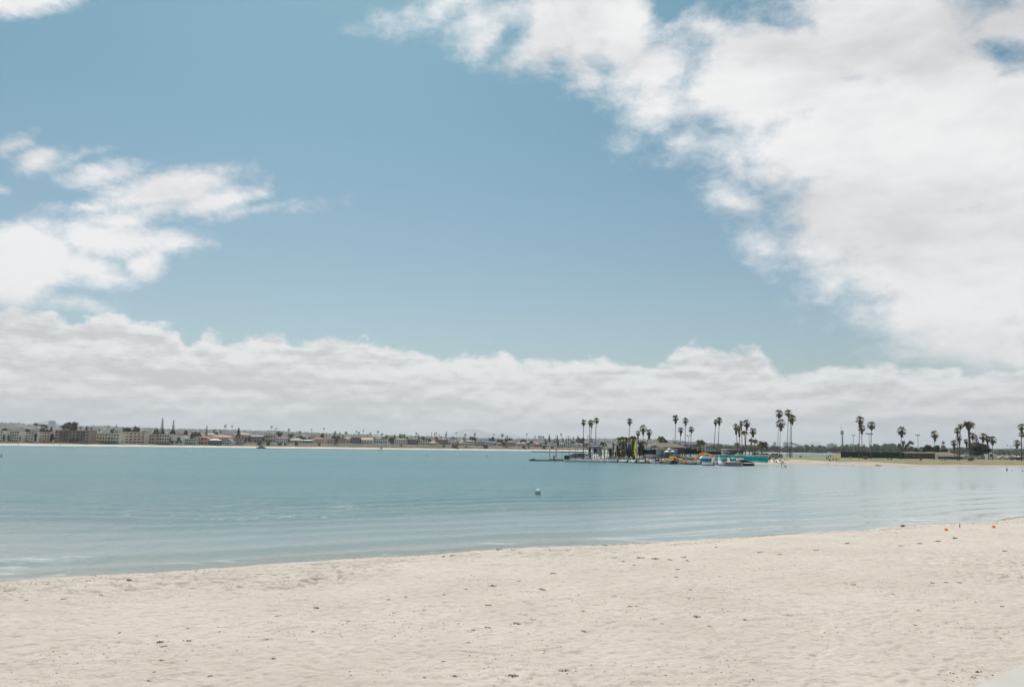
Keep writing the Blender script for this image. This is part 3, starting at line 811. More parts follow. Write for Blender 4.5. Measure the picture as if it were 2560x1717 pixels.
# ---- trees that roughen the ridges: a wood nobody could count
def wood(name, n, px0, px1, Yr, s, m, seed, label=None):
    r = random.Random(seed); b = MB(); src = [crown_mesh('round', 5 + k) for k in range(1)]
    V = []; F = []; o = 0
    for i in range(n):
        px = r.uniform(px0, px1); Y = Yr[0] + (Yr[1] - Yr[0]) * r.random() ** .6
        t = (Y - 2500) / 4000; d = ray(px, 1100)
        zt = at(px, ridge(px) + 1, 6500).z; z = lerp(7, zt, max(0, min(1, t)) ** .9)
        w = s * r.uniform(.5, 1.5); h = w * r.uniform(.5, 1.1); X = d.x / d.y * Y
        ring = [(X + math.cos(a) * w * r.uniform(.7, 1.2), Y + math.sin(a) * w, z + h * .35) for a in (0, 1.2, 2.5, 3.7, 5)]
        low = [(x, y, z - 2) for x, y, _ in ring]; tops = [(X + r.uniform(-.4, .4) * w, Y, z + h)]
        V += ring + low + tops
        for k in range(5):
            F.append((o + k, o + (k + 1) % 5, o + 5 + (k + 1) % 5, o + 5 + k)); F.append((o + k, o + 10, o + (k + 1) % 5, o + k))
        o += 11
    me = bpy.data.meshes.new(name); me.from_pydata(V, [], [f if len(set(f)) == 4 else (f[0], f[2], f[1]) for f in F]); me.materials.append(m); me.update()
    ob = bpy.data.objects.new(name, me); C.objects.link(ob); ob['kind'] = 'stuff'
    return ob
wood('hillside_trees', 5200, -150, 2700, (2600, 6520), 8, M_TREEO, 4)

# ---- buildings
WIN = MB().box(-.5, .5, -.04, .04, 0, 1).build('tmp', None).data
bpy.data.objects.remove([o for o in bpy.data.objects if o.name == 'tmp'][0])
def window(parent, x, y, z, w, h, frame=False):
    return child('window', WIN, parent, M_GLASS, (w, 1, h), (x, y, z))
HOUSES = []
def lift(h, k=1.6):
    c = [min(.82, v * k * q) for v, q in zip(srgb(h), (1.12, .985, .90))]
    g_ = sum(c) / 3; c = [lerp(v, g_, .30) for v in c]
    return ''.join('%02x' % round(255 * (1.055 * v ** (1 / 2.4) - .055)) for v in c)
def far_base(px, back=52.0):
    Y = FARSH(px) + back; d = ray(px, 1110); return Vector((d.x / d.y * Y, Y, far_top(px)))
def house(reg, x0, x1, ytop, ybase, wall, roof, style, label, short, ns=2, nw=4, back=52, roofy=None, depth=None, skip=(), awn=None, balc=()):
    """style: flat hip gable gablef shed; x0..x1, ytop (eaves), ybase, roofy (roof top) in zoom coordinates"""
    p0, p1 = zx(reg, x0), zx(reg, x1); pc = (p0 + p1) / 2
    base = far_base(pc, back); w = (p1 - p0) * mpp(base.y); yb = at(pc, zy(reg, ybase), base.y).z
    H = at(pc, zy(reg, ytop), base.y).z - base.z; H = max(H, 2.4)
    D_ = depth or max(8, min(16, w * .7))
    t = empty('apartment_building' if ns > 2 else 'house', base, label, 'apartment block' if ns > 2 else 'house', 'buildings along the far shore')
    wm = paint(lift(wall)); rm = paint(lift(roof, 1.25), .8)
    MB().box(-w / 2, w / 2, 0, D_, -1.0, H).build('wall', wm, t)
    if style == 'flat':
        MB().box(-w / 2 - .25, w / 2 + .25, -.25, D_ + .25, H, H + .45).build('roof', rm, t)
    else:
        rh = (at(pc, zy(reg, roofy), base.y).z - base.z - H) if roofy else 1.8
        rh = max(rh, .8)
        b = MB()
        if style == 'hip': b.hip(-w / 2, w / 2, 0, D_, H, rh, max(0, (w - D_) / 2), .5)
        elif style == 'gable': b.gable(-w / 2, w / 2, 0, D_, H, rh, .5, 'x')
        elif style == 'gablef': b.gable(-w / 2, w / 2, 0, D_, H, rh, .5, 'y')
        b.build('roof', rm, t)
    sh_ = H / ns
    for s in range(ns):
        if s in skip: continue
        for k in range(nw):
            x = lerp(-w / 2, w / 2, (k + .5) / nw); ww = w / nw * rnd.uniform(.48, .74)
            window(t, x, -.05, s * sh_ + sh_ * .28, ww, sh_ * .50)
    for (u0, u1) in balc:
        for s in range(ns):
            a, c = lerp(-w / 2, w / 2, u0), lerp(-w / 2, w / 2, u1)
            MB().box(a, c, -1.3, 0, s * sh_ + .1, s * sh_ + .3).box(a, c, -1.3, -1.22, s * sh_ + .3, s * sh_ + 1.25).build('balcony', wm, t)
    if awn:
        for k in range(nw): MB().box(lerp(-w / 2, w / 2, (k + .25) / nw), lerp(-w / 2, w / 2, (k + .75) / nw), -1.2, -.1, 1.9, 2.1, top=(lerp(-w / 2, w / 2, (k + .3) / nw), lerp(-w / 2, w / 2, (k + .7) / nw), -.3, -.1)).build('awning', paint(awn), t)
    window(t, w * .08, -.06, 0, 1.0, 2.0).name = 'door'
    HOUSES.append((p0, p1, short))
    return t, w, H, D_
B_ = 46
house('L1', -260, 32, 335, 520, 'c9bfae', '8b8378', 'flat', 'cream apartment block cut off by the left edge of the view', 'cream block at the left edge', 4, 6, B_)
t, w, H, Dp = house('L1', 75, 330, 345, 548, 'c4b9a4', 'b5aea1', 'flat', 'cream four-storey apartment block with white rooftop room', 'cream block with rooftop room', 4, 6, B_)
MB().box(w * .1, w * .5, 2, Dp, H + .45, H + 3.0).build('rooftop_room', paint('c9c7c0'), t); MB().box(-w * .1, w * .05, 3, Dp, H + .45, H + 4.6).build('stair_tower', paint('c9c7c0'), t)
t, w, H, Dp = house('L1', 350, 600, 365, 548, 'b7b4aa', '9c9c98', 'flat', 'grey-white four-storey apartment block with bluish lower floors', 'grey-white block', 4, 5, B_)
MB().box(w * .15, w * .5, 2, Dp, H + .45, H + 3.2).build('rooftop_room', paint('b9bab5'), t)
house('L1', 660, 890, 368, 542, 'c2a697', 'b49a88', 'flat', 'pinkish four-storey apartment block with long balconies', 'pinkish block', 4, 5, B_, balc=[(.25, .65), (.75, .95)])
t, w, H, Dp = house('L1', 990, 1612, 338, 545, '7d6b58', '4a4038', 'flat', 'wide brown brick apartment block with dark balcony bays', 'wide brown block', 4, 10, B_)
for u0, u1 in ((.14, .395), (.63, .88)):
    MB().box(lerp(-w / 2, w / 2, u0), lerp(-w / 2, w / 2, u1), -.12, -.02, H * .2, H * .97).build('balcony_bay', M_GLASS, t)
    for k in range(1, 5): MB().box(lerp(-w / 2, w / 2, u0), lerp(-w / 2, w / 2, u1), -1.1, -.13, H * (.2 + k * .19) - .2, H * (.2 + k * .19)).build('balcony', paint('9d7f66'), t)
    MB().box(lerp(-w / 2, w / 2, (u0 + u1) / 2) - .2, lerp(-w / 2, w / 2, (u0 + u1) / 2) + .2, -1.1, -.13, H * .2, H * .97).build('partition', paint('9d7f66'), t)
MB().box(w * -.3, w * -.2, 4, 9, H + .45, H + 2.5).build('rooftop_room', paint('a9907c'), t)
house('L1', 1700, 2165, 388, 545, 'c6baa2', 'b6b0a2', 'flat', 'long cream three-storey apartment block above dark hedge', 'long cream block', 3, 9, B_, balc=[(.1, .9)])
house('P', 301, 361, 1080.5, 1106, 'b9ab98', 'b1a794', 'flat', 'beige apartment block with two stacks of dark balconies', 'beige block with balconies', 4, 6, B_, balc=[(.1, .4), (.6, .95)])
house('P', 361.5, 384, 1086, 1107, 'a39478', '8f8470', 'flat', 'narrow olive-tan apartment block between two beige ones', 'olive-tan block', 3, 4, B_)
house('P', 384.5, 422.5, 1085.5, 1109, 'b8a98f', 'a89c87', 'flat', 'beige apartment block with blue awnings over the ground floor', 'block with blue awnings', 3, 6, B_, awn='2c5f96')
t, w, H, Dp = house('P', 425, 457.5, 1088, 1110.5, 'cdc3ad', 'c4bba8', 'flat', 'white stucco house with one tall dark arched window', 'white stucco house', 2, 3, 40, skip=(1,))
MB().lathe([(2.2, 0), (2.2, .12)], 16).build('arched_window', M_GLASS, t, loc=(w * .15, -.1, H * .62)).rotation_euler = (PI / 2, 0, 0)
MB().box(-2.2, 2.2, -.1, 0, -4, 0).build('tall_window', M_GLASS, t, loc=(w * .15, -.06, H * .62))
house('L2', 1015, 1232, 492, 590, '8f9a90', 'a8aca4', 'flat', 'low grey-green house with glass front at the sand', 'grey-green glass house', 2, 5, 36)
house('L2', 1195, 1448, 462, 592, 'a98565', 'b98f70', 'gablef', 'tan stucco house with twin gables and dark windows', 'tan twin-gabled house', 2, 4, 40, roofy=435)
house('L2', 1452, 1658, 515, 600, '55524e', 'c7c8c4', 'hip', 'dark low house under a pale roof', 'dark house with pale roof', 2, 4, 34, roofy=480)
house('L2', 1700, 1915, 535, 605, 'bdbdb8', '7d7b77', 'gablef', 'white house with grey gabled roof and row of windows', 'white gabled house', 1, 7, 34, roofy=478)
house('L2', 1920, 2080, 490, 600, '8e867a', '75706a', 'flat', 'grey-brown boxy house beside the white gabled one', 'grey-brown box house', 2, 3, 36)
# second row, roofs showing above the first
house('L2', 1120, 1325, 415, 470, 'b79c84', 'b9805f', 'hip', 'house whose orange tile roof shows above the shore row', 'orange hipped roof', 1, 4, 85, roofy=378)
house('L2', 1345, 1560, 415, 470, 'a7a49c', '9b9c97', 'hip', 'house with pale grey hipped roof behind the shore row', 'pale grey hipped roof', 1, 4, 90, roofy=385)
house('L2', 1490, 1850, 455, 500, 'b39a86', 'b58a70', 'hip', 'long house with salmon tile roof behind the dark low house', 'long salmon roof', 1, 7, 75, roofy=418)
house('L2', 1890, 2230, 410, 470, 'b0a698', 'a2968a', 'hip', 'wide grey-roofed house above the grey-brown boxy one', 'wide grey roof', 1, 6, 95, roofy=380)
house('L2', 880, 1020, 405, 440, '8a6e58', '7a5c4a', 'hip', 'brown house behind the white stucco one', 'brown back house', 1, 3, 90, roofy=365)
house('P', 627, 655, 1091, 1104, '77766f', '8c8d8a', 'gable', 'grey house with dark porch at the start of the bluff', 'grey house on the bluff', 2, 4, 56, roofy=1087)
house('L3', 130, 345, 410, 545, 'b3a490', '9c8b7a', 'flat', 'beige two-storey house with a brown band of windows', 'beige two-storey house', 2, 5, 58)
house('L3', 358, 575, 482, 552, 'c6c6c0', '7b5546', 'gable', 'white house with red-brown roof and six windows', 'white house with red-brown roof', 2, 6, 52, roofy=452)
house('L3', 600, 832, 515, 552, 'b9ac97', '9fa29c', 'hip', 'low beige house with wide grey hipped roof', 'low house with wide grey roof', 1, 5, 52, roofy=472)
house('L3', 800, 1030, 520, 556, '5f6a70', 'c0c4c0', 'hip', 'low dark-fronted house with very pale roof', 'low house with pale roof', 1, 6, 50, roofy=500)
house('L3', 1005, 1238, 492, 555, 'c0ad97', '8e5443', 'hip', 'cream house with red tile roof and arches', 'cream house with red tile roof', 2, 5, 54, roofy=455)
house('L3', 1240, 1400, 490, 550, 'a09e98', '8f9091', 'flat', 'grey house half hidden by dark trees', 'grey half-hidden house', 2, 3, 66)
house('L3', 1490, 1692, 500, 556, 'b19a80', '9d8770', 'gablef', 'tan gabled house with dark doors', 'tan gabled house', 2, 4, 54, roofy=458)
house('L3', 1728, 1890, 468, 568, '6f5c4f', '776358', 'flat', 'dark brown boxy house beside yellow-green shrub', 'dark brown house', 2, 3, 54)
t, w, H, Dp = house('L3', 1920, 2122, 505, 570, 'c7c3ba', 'c39a7c', 'gable', 'white house with peach upper storey and roof', 'peach and white house', 2, 4, 54, roofy=465)
house('L3', 2160, 2390, 508, 572, 'b3b8b2', 'c5c8c4', 'flat', 'white flat-roofed house behind the sailboat', 'white flat house', 1, 6, 52)
house('L4', 185, 425, 502, 572, 'b9b5ab', '9a6f5a', 'hip', 'grey-white house with rusty roof behind twin bushy palms', 'house with rusty roof', 2, 6, 54, roofy=480)
house('L4', 440, 585, 500, 576, '6d6257', 'a59a88', 'flat', 'dark brown house with beige side wall', 'dark brown and beige house', 2, 4, 54)
house('L4', 625, 790, 515, 582, 'bdbab0', '8f9a94', 'flat', 'pale grey two-storey house with small dark windows', 'pale grey house', 2, 4, 54)
house('L4', 792, 975, 566, 590, 'a3907c', 'b48f73', 'hip', 'low house with orange-tan hipped roof', 'low orange-roofed house', 1, 4, 52, roofy=542)
house('L4', 965, 1165, 503, 596, '7a5f50', '8d7463', 'flat', 'brown house with white window columns', 'brown house with white columns', 2, 5, 54)
t, w, H, Dp = house('L4', 1170, 1338, 545, 598, 'd6d5cf', 'd0cfca', 'flat', 'bright white stepped house with three dark openings', 'bright white stepped house', 1, 3, 50)
MB().box(-w * .25, w * .28, 1, Dp, H + .46, H + 4.2).box(-w * .05, w * .2, .8, .99, H + 1, H + 2.6).build('upper_storey', paint('d2d1cb'), t)
house('L4', 1345, 1470, 565, 598, 'b5a59a', 'a58f82', 'hip', 'small pinkish house beside the bright white one', 'small pinkish house', 1, 3, 52, roofy=545)
house('L4', 1482, 1672, 530, 602, 'b6b9ae', '9aa79c', 'hip', 'pale house with grey-green roof and columned porch', 'pale columned house', 2, 5, 52, roofy=515)
t, w, H, Dp = house('L4', 1682, 1860, 538, 606, 'd8d9d6', 'd5d6d3', 'flat', 'white-framed modern house with wide black glass', 'white-framed glass house', 2, 1, 50)
MB().box(-w * .42, w * .46, -.1, -.02, H * .1, H * .38).box(-w * .25, w * .46, -.1, -.02, H * .55, H * .85).build('glass_wall', M_GLASS, t)
house('L4', 1866, 2004, 552, 604, 'a8aca8', '2f5f94', 'gable', 'grey house with bright blue roof', 'blue-roofed house', 2, 4, 52, roofy=528)
house('L4', 2030, 2155, 572, 606, 'a08b78', '8f7462', 'hip', 'small tan house beside the blue-roofed one', 'small tan house', 1, 3, 52, roofy=553)
house('L4', 2242, 2380, 548, 608, '7d8086', 'a37a62', 'hip', 'grey-blue house with brown roof by tall trees', 'grey-blue house', 2, 4, 54, roofy=525)
house('Q1', 5, 145, 850, 908, 'b5b8b6', 'a0a5a6', 'hip', 'grey-white house with pale roof right of the grey-blue one', 'pale grey hipped house', 2, 4, 54, roofy=825)
house('Q1', 205, 316, 875, 912, 'c4c2ba', 'b6b2a8', 'flat', 'small white house left of an orange roof', 'small white house', 1, 3, 52)
house('Q1', 318, 432, 872, 915, '9e7f6c', 'c07f5c', 'hip', 'house with bright orange tile roof', 'bright orange roof', 1, 3, 54, roofy=843)
house('Q1', 480, 645, 890, 926, 'cfccc3', 'c2bfb6', 'flat', 'low white house left of the feather banners', 'low white house', 1, 4, 54)
house('Q1', 655, 788, 845, 932, 'd0cec6', 'b9bab4', 'flat', 'white two-storey house seen between the feather banners', 'white house between banners', 2, 4, 60)
house('Q1', 862, 946, 862, 926, '7e93a0', '8ea0ac', 'gable', 'small blue-grey house right of the banners', 'small blue-grey house', 2, 2, 60, roofy=848)
house('Q1', 950, 1120, 848, 930, 'a3b0a5', '8fa096', 'flat', 'pale green boxy house behind the masts', 'pale green house', 2, 4, 60)
house('Q1', 1120, 1230, 897, 932, 'cccac2', 'b8b5ad', 'flat', 'long low white house behind the masts', 'low white house behind masts', 1, 4, 54)
house('Q1', 1232, 1382, 882, 932, 'd0cbc2', 'c28e78', 'hip', 'white house with salmon roof below the big dark dome tree', 'white house with salmon roof', 2, 4, 60, roofy=857)
house('Q1', 1490, 1602, 868, 915, 'c9c0b4', 'c39079', 'hip', 'house with salmon roof behind the tall palm trunks', 'salmon roof behind palm trunks', 2, 3, 60, roofy=845)
house('L3', 0, 105, 430, 500, '9a9a96', '77797a', 'flat', 'grey and white upper house behind the bluff edge', 'grey and white upper house', 2, 3, 95)
house('L3', 990, 1240, 425, 470, 'b3a896', '9d9488', 'flat', 'long cream house on the rise behind the red tile roof', 'cream house on the rise', 1, 7, 130)
house('L2', 2010, 2230, 395, 450, 'a9a196', '857f78', 'flat', 'flat grey house behind trees near the end of apartments', 'flat grey back house', 1, 5, 150)
house('L3', 2130, 2338, 445, 505, '93908a', 'a39e96', 'gable', 'grey house with long roof behind the white flat one', 'long-roofed back house', 1, 5, 110, roofy=430)
# filler row inland: more homes of the neighbourhood
r2 = random.Random(5); cols = ['b9ab98', 'a9a59c', 'c0b6a6', '9a8f84', 'b5a08c', 'bdbcb6', '8b8a86']; rfs = ['8d7463', '9a9a96', 'a5785f', '7d7a75', 'b08c74']
PROTO = []
for i in range(5):
    t = empty('house', (0, -900, 0), 'x x', 'house', 'homes of the neighbourhood inland')
    MB().box(-6, 6, 0, 9, -1, 3.2 + (i % 2) * 2.4).build('wall', paint(cols[i]), t); MB().hip(-6, 6, 0, 9, 3.2 + (i % 2) * 2.4, 2.0, 1.6).build('roof', paint(rfs[i], .8), t)
    for k in (-3.4, 0, 3.4): window(t, k, -.05, 1.0, 1.6, 1.3)
    PROTO.append(t)
nf = 0
for px in range(-40, 1480, 26):
    for rb in (115, 175):
        p = px + r2.uniform(-11, 11); pr = PROTO[r2.randrange(5)]
        t = copy_tree(pr) if nf >= 5 else PROTO[nf]
        nf += 1
        b0 = far_base(p, rb + r2.uniform(-12, 12)); b0.z += (rb - 60) * .012
        t.location = b0; t.rotation_euler.z = r2.uniform(-.5, .5); s = r2.uniform(.8, 1.25); t.scale = (s * r2.uniform(.9, 1.4), s, s)
        t['label'] = 'small half-hidden house among the trees inland of the far shore'

def mark(px):
    best = min(HOUSES, key=lambda h: abs((h[0] + h[1]) / 2 - px)); return 'above the ' + best[2]
# sea wall in front of the apartments
b = MB()
for x in range(-300, 424, 12):
    a = far_base(x, 38); c = far_base(x + 12, 38)
    b.add([(a.x, a.y, 1.6), (c.x, c.y, 1.6), (c.x, c.y, 3.5), (a.x, a.y, 3.5), (a.x, a.y + .5, 1.6), (c.x, c.y + .5, 1.6), (c.x, c.y + .5, 3.5), (a.x, a.y + .5, 3.5)], [(0, 1, 2, 3), (7, 6, 5, 4), (3, 2, 6, 7)])
tag(b.build('sea_wall', paint('b3aa98')), 'low beige sea wall between the apartment blocks and the sand', 'wall')

# ---- far palms
FP = [('L1', 1810, 308, 40), ('L1', 1955, 238, 38), ('L1', 1645, 278, 48), ('L1', 1455, 262, 45), ('L1', 1555, 252, 70), ('L2', 1765, 233, 48), ('L2', 1885, 243, 32), ('L2', 1565, 318, 62), ('L2', 1680, 322, 52),
      ('L3', 263, 250, 42), ('L3', 357, 282, 32), ('L3', 590, 297, 48), ('L3', 800, 342, 40), ('L3', 1007, 305, 28), ('L3', 1228, 288, 32), ('L3', 1437, 346, 52), ('L3', 1528, 365, 36), ('L3', 1622, 354, 36),
      ('L3', 1650, 357, 42), ('L3', 1828, 335, 32), ('L3', 1868, 352, 42), ('L3', 1955, 322, 28), ('L3', 2028, 393, 28), ('L3', 2087, 366, 42), ('L3', 2226, 337, 42), ('L3', 2300, 382, 42),
      ('L4', 40, 417, 55), ('L4', 195, 410, 42), ('L4', 305, 393, 88), ('L4', 370, 403, 72), ('L4', 583, 364, 36), ('L4', 628, 404, 32), ('L4', 928, 382, 34), ('L4', 952, 364, 32), ('L4', 1005, 400, 28), ('L4', 1040, 432, 30),
      ('L4', 1128, 393, 42), ('L4', 1136, 354, 30), ('L4', 1320, 364, 30), ('L4', 1482, 394, 46), ('L4', 1655, 378, 44), ('L4', 2000, 390, 30), ('L4', 2157, 395, 60), ('L4', 2255, 433, 42),
      ('Q1', 150, 640, 38), ('Q1', 325, 688, 38), ('Q1', 462, 700, 34), ('Q1', 510, 686, 38), ('Q1', 785, 672, 28), ('Q1', 888, 636, 42), ('Q1', 1048, 688, 34), ('Q1', 1155, 718, 42), ('Q1', 1262, 681, 32), ('Q1', 1482, 685, 34), ('Q1', 1050, 735, 46)]
for i, (rg, x, y, w) in enumerate(FP):
    px, py = zx(rg, x), zy(rg, y); wpx = w / ZR[rg][2] * 1.15; b0 = far_base(px, 78 + (i * 37) % 70); top = hgt(px, py, b0); ww = wpx * mpp(b0.y)
    thick = (rg, x) in (('L4', 583), ('L4', 1128), ('L4', 1655), ('L4', 928), ('Q1', 888), ('L1', 1555), ('L3', 800), ('Q1', 1050))
    t = fan_palm(b0, top, ww, top - ww * (1.35 if thick else .8), '', 'palms of the far shore', far=True, dx=rnd.uniform(-.6, .6))
    LAB.add(t, px, 'distant fan palm with shaggy crown' if thick else ('bushy far palm with wide crown' if wpx > 8 else 'tall thin far palm'), mark(px))
# ---- far broadleaf trees and conifers
KM = {'d': M_TREED, 'o': M_TREEO, 'g': M_TREEG, 'c': M_CONIF}
FT = [('L1', 600, 840, 190, 350, 'loose', 'o'), ('L1', 350, 525, 290, 372, 'hedge', 'd'), ('L1', 620, 905, 298, 372, 'hedge', 'd'), ('L1', 885, 942, 252, 330, 'cypress', 'd'), ('L1', 1098, 1400, 168, 335, 'dome', 'd'),
      ('L1', 5, 130, 280, 352, 'round', 'd'), ('L1', 2205, 2390, 270, 360, 'round', 'd'), ('L1', 1995, 2125, 300, 385, 'loose', 'd'), ('L1', 1640, 1760, 345, 400, 'round', 'g'), ('L2', 58, 188, 252, 375, 'round', 'd'), ('L2', 200, 355, 333, 378, 'hedge', 'g'),
      ('L2', 438, 645, 288, 392, 'hedge', 'o'), ('L2', 745, 845, 315, 410, 'round', 'd'), ('L2', 1942, 2072, 275, 375, 'conifer', 'd'), ('L2', 1150, 1335, 345, 390, 'hedge', 'o'), ('L2', 1555, 1645, 355, 405, 'round', 'd'), ('L2', 1010, 1085, 318, 405, 'round', 'd'), ('L2', 2020, 2160, 425, 560, 'loose', 'o'),
      ('L2', 2150, 2260, 430, 550, 'round', 'o'), ('L3', 345, 475, 348, 450, 'round', 'o'), ('L3', 555, 705, 385, 470, 'round', 'g'), ('L3', 700, 850, 420, 500, 'round', 'o'), ('L3', 820, 990, 440, 505, 'hedge', 'd'), ('L3', 1165, 1238, 378, 430, 'round', 'd'), ('L3', 1368, 1462, 402, 490, 'round', 'd'),
      ('L3', 1445, 1612, 412, 475, 'hedge', 'g'), ('L3', 1260, 1405, 480, 552, 'hedge', 'd'), ('L3', 1690, 1722, 468, 535, 'cypress', 'g'), ('L3', 0, 30, 440, 520, 'round', 'd'), ('L3', 2130, 2180, 460, 540, 'round', 'o'), ('L4', 58, 205, 447, 572, 'round', 'g'), ('L4', 0, 62, 425, 520, 'loose', 'o'), ('L4', 553, 667, 428, 512, 'loose', 'o'), ('L4', 678, 752, 438, 505, 'round', 'o'),
      ('L4', 753, 872, 472, 550, 'round', 'd'), ('L4', 905, 985, 452, 545, 'loose', 'o'), ('L4', 1195, 1312, 443, 505, 'loose', 'o'), ('L4', 1543, 1698, 442, 545, 'dome', 'd'), ('L4', 1908, 2035, 442, 520, 'round', 'd'), ('L4', 2048, 2192, 492, 565, 'hedge', 'd'), ('L4', 2198, 2262, 468, 530, 'round', 'd'),
      ('L4', 2258, 2350, 458, 535, 'round', 'o'), ('L4', 1438, 1502, 448, 510, 'loose', 'o'), ('L4', 140, 230, 440, 500, 'round', 'o'), ('L4', 395, 450, 448, 500, 'round', 'o'), ('Q1', 0, 132, 757, 855, 'hedge', 'o'), ('Q1', 200, 305, 787, 868, 'round', 'd'), ('Q1', 522, 602, 812, 885, 'round', 'd'), ('Q1', 588, 692, 652, 835, 'conifer', 'c'), ('Q1', 528, 602, 748, 835, 'loose', 'o'),
      ('Q1', 772, 850, 668, 775, 'conifer', 'c'), ('Q1', 718, 855, 763, 850, 'hedge', 'o'), ('Q1', 897, 962, 722, 825, 'loose', 'o'), ('Q1', 988, 1017, 718, 830, 'cypress', 'c'), ('Q1', 1098, 1205, 788, 865, 'round', 'o'), ('Q1', 1205, 1428, 712, 905, 'dome', 'd'), ('Q1', 1528, 1595, 732, 835, 'loose', 'o'), ('Q1', 868, 950, 893, 932, 'round', 'd')]
FT2 = [('L1', 28, 84, 395, 548, 'cypress', 'd'), ('L1', 332, 372, 420, 548, 'cypress', 'd'), ('L1', 598, 664, 372, 545, 'round', 'd'), ('L1', 888, 992, 385, 548, 'round', 'd'), ('L1', 1608, 1705, 345, 548, 'round', 'd'), ('L1', 2160, 2235, 430, 570, 'round', 'd'),
       ('L1', 1750, 2170, 540, 582, 'hedge', 'd'), ('L2', 340, 830, 572, 600, 'hedge', 'd'), ('L1', 120, 165, 400, 545, 'cypress', 'o'), ('L1', 1230, 1370, 480, 548, 'round', 'o'), ('L2', 740, 785, 440, 590, 'cypress', 'd'), ('L2', 1435, 1470, 490, 600, 'round', 'd'), ('L2', 1640, 1710, 480, 605, 'round', 'd'), ('L2', 2070, 2160, 500, 605, 'round', 'd'),
       ('L3', 100, 150, 450, 550, 'round', 'd'), ('L3', 570, 615, 480, 550, 'round', 'd'), ('L3', 1400, 1500, 480, 556, 'round', 'd'), ('L3', 1890, 1930, 490, 570, 'round', 'd'), ('L4', 420, 450, 500, 575, 'cypress', 'd'), ('L4', 585, 630, 510, 580, 'round', 'd'), ('L4', 1330, 1350, 520, 596, 'cypress', 'd'), ('L4', 1660, 1690, 520, 602, 'cypress', 'd'), ('L4', 2150, 2245, 510, 608, 'round', 'd'), ('Q1', 140, 205, 850, 915, 'round', 'd'), ('Q1', 430, 480, 850, 925, 'round', 'd'), ('Q1', 790, 862, 850, 930, 'round', 'd'), ('Q1', 1380, 1490, 850, 930, 'hedge', 'd')]
FRONT = len(FT); FT = FT + FT2
KN = {'d': 'dark', 'o': 'olive', 'g': 'bright green', 'c': 'blue-green'}; KS = {'round': 'rounded tree', 'hedge': 'low spreading tree', 'dome': 'broad dome-shaped tree', 'loose': 'loose-crowned tree', 'cypress': 'narrow upright tree', 'conifer': 'pointed conifer'}
for i, (rg, x0, x1, y0, y1, kd, mk) in enumerate(FT):
    a, c = zx(rg, x0), zx(rg, x1); px = (a + c) / 2; b0 = far_base(px, 72 + (i * 23) % 40 if i < FRONT else 41); w = (c - a) * mpp(b0.y); top = hgt(px, zy(rg, y0), b0); lo = max(.4, hgt(px, zy(rg, y1), b0)) if hgt(px, zy(rg, y1), b0) < top else top * .3
    t = tree('pine_tree' if kd == 'conifer' else 'tree', b0, w, top, max(.5, min(lo, top * .45)) if kd != 'hedge' else .3, kd, KM[mk], '', 'trees of the far shore')
    LAB.add(t, px, KN[mk] + ' ' + KS[kd], mark(px) if i < FRONT else mark(px).replace('above', 'beside'))
for (rg, x, y0, y1, w) in (('L2', 605, 108, 385, 118), ('L2', 806, 143, 412, 100), ('L2', 1421, 233, 380, 78)):
    px = zx(rg, x); b0 = far_base(px, 70); top = hgt(px, zy(rg, y0), b0)
    t = tree('norfolk_pine', b0, w / ZR[rg][2] * mpp(b0.y), top, top * .12, 'norfolk', M_CONIF, '', 'star pines of the far shore')
    LAB.add(t, px, 'tall tiered star pine', 'on the far shore')
# filler shrubs and trees between the homes
r2 = random.Random(15)
for i in range(40):
    px = r2.uniform(-20, 1500); b0 = far_base(px, r2.uniform(62, 190)); s = r2.uniform(4, 9)
    t = tree('tree', b0, s, s * r2.uniform(.8, 1.15), .4, r2.choice(['round', 'loose', 'hedge']), r2.choice([M_TREED, M_TREEO, M_TREEO, M_TREEG]), 'small garden tree among the homes of the far shore', 'garden trees of the far shore')
for i, (rg, x, y, w) in enumerate([('L3', 230, 575, 110), ('L3', 430, 592, 90), ('L3', 530, 602, 60), ('L3', 740, 605, 90), ('L4', 310, 592, 45), ('L4', 1093, 618, 66), ('L4', 1500, 628, 50), ('L4', 1850, 640, 120), ('L4', 1290, 640, 160), ('L4', 2250, 660, 50), ('Q1', 195, 958, 60), ('Q1', 700, 948, 80), ('Q1', 80, 950, 90), ('Q1', 530, 965, 110), ('L3', 60, 590, 90), ('L3', 1150, 600, 60)]):
    px = zx(rg, x); Y = FARSH(px) + 33; d = ray(px, 1112); z = lerp(2, far_top(px), .5); ww = w / ZR[rg][2] * mpp(Y)
    t = tree('shrub', Vector((d.x / d.y * Y, Y, z - .4)), ww, min(ww * .5, 4.5) + .8, .0, 'hedge' if ww > 25 else 'round', M_TREED if i % 2 else M_TREEO, '', 'shrubs on the bluff', 'shrub')
    LAB.add(t, px, 'dark shrub on the bluff' if i % 2 else 'olive shrub on the bluff', mark(px).replace('above', 'below'))

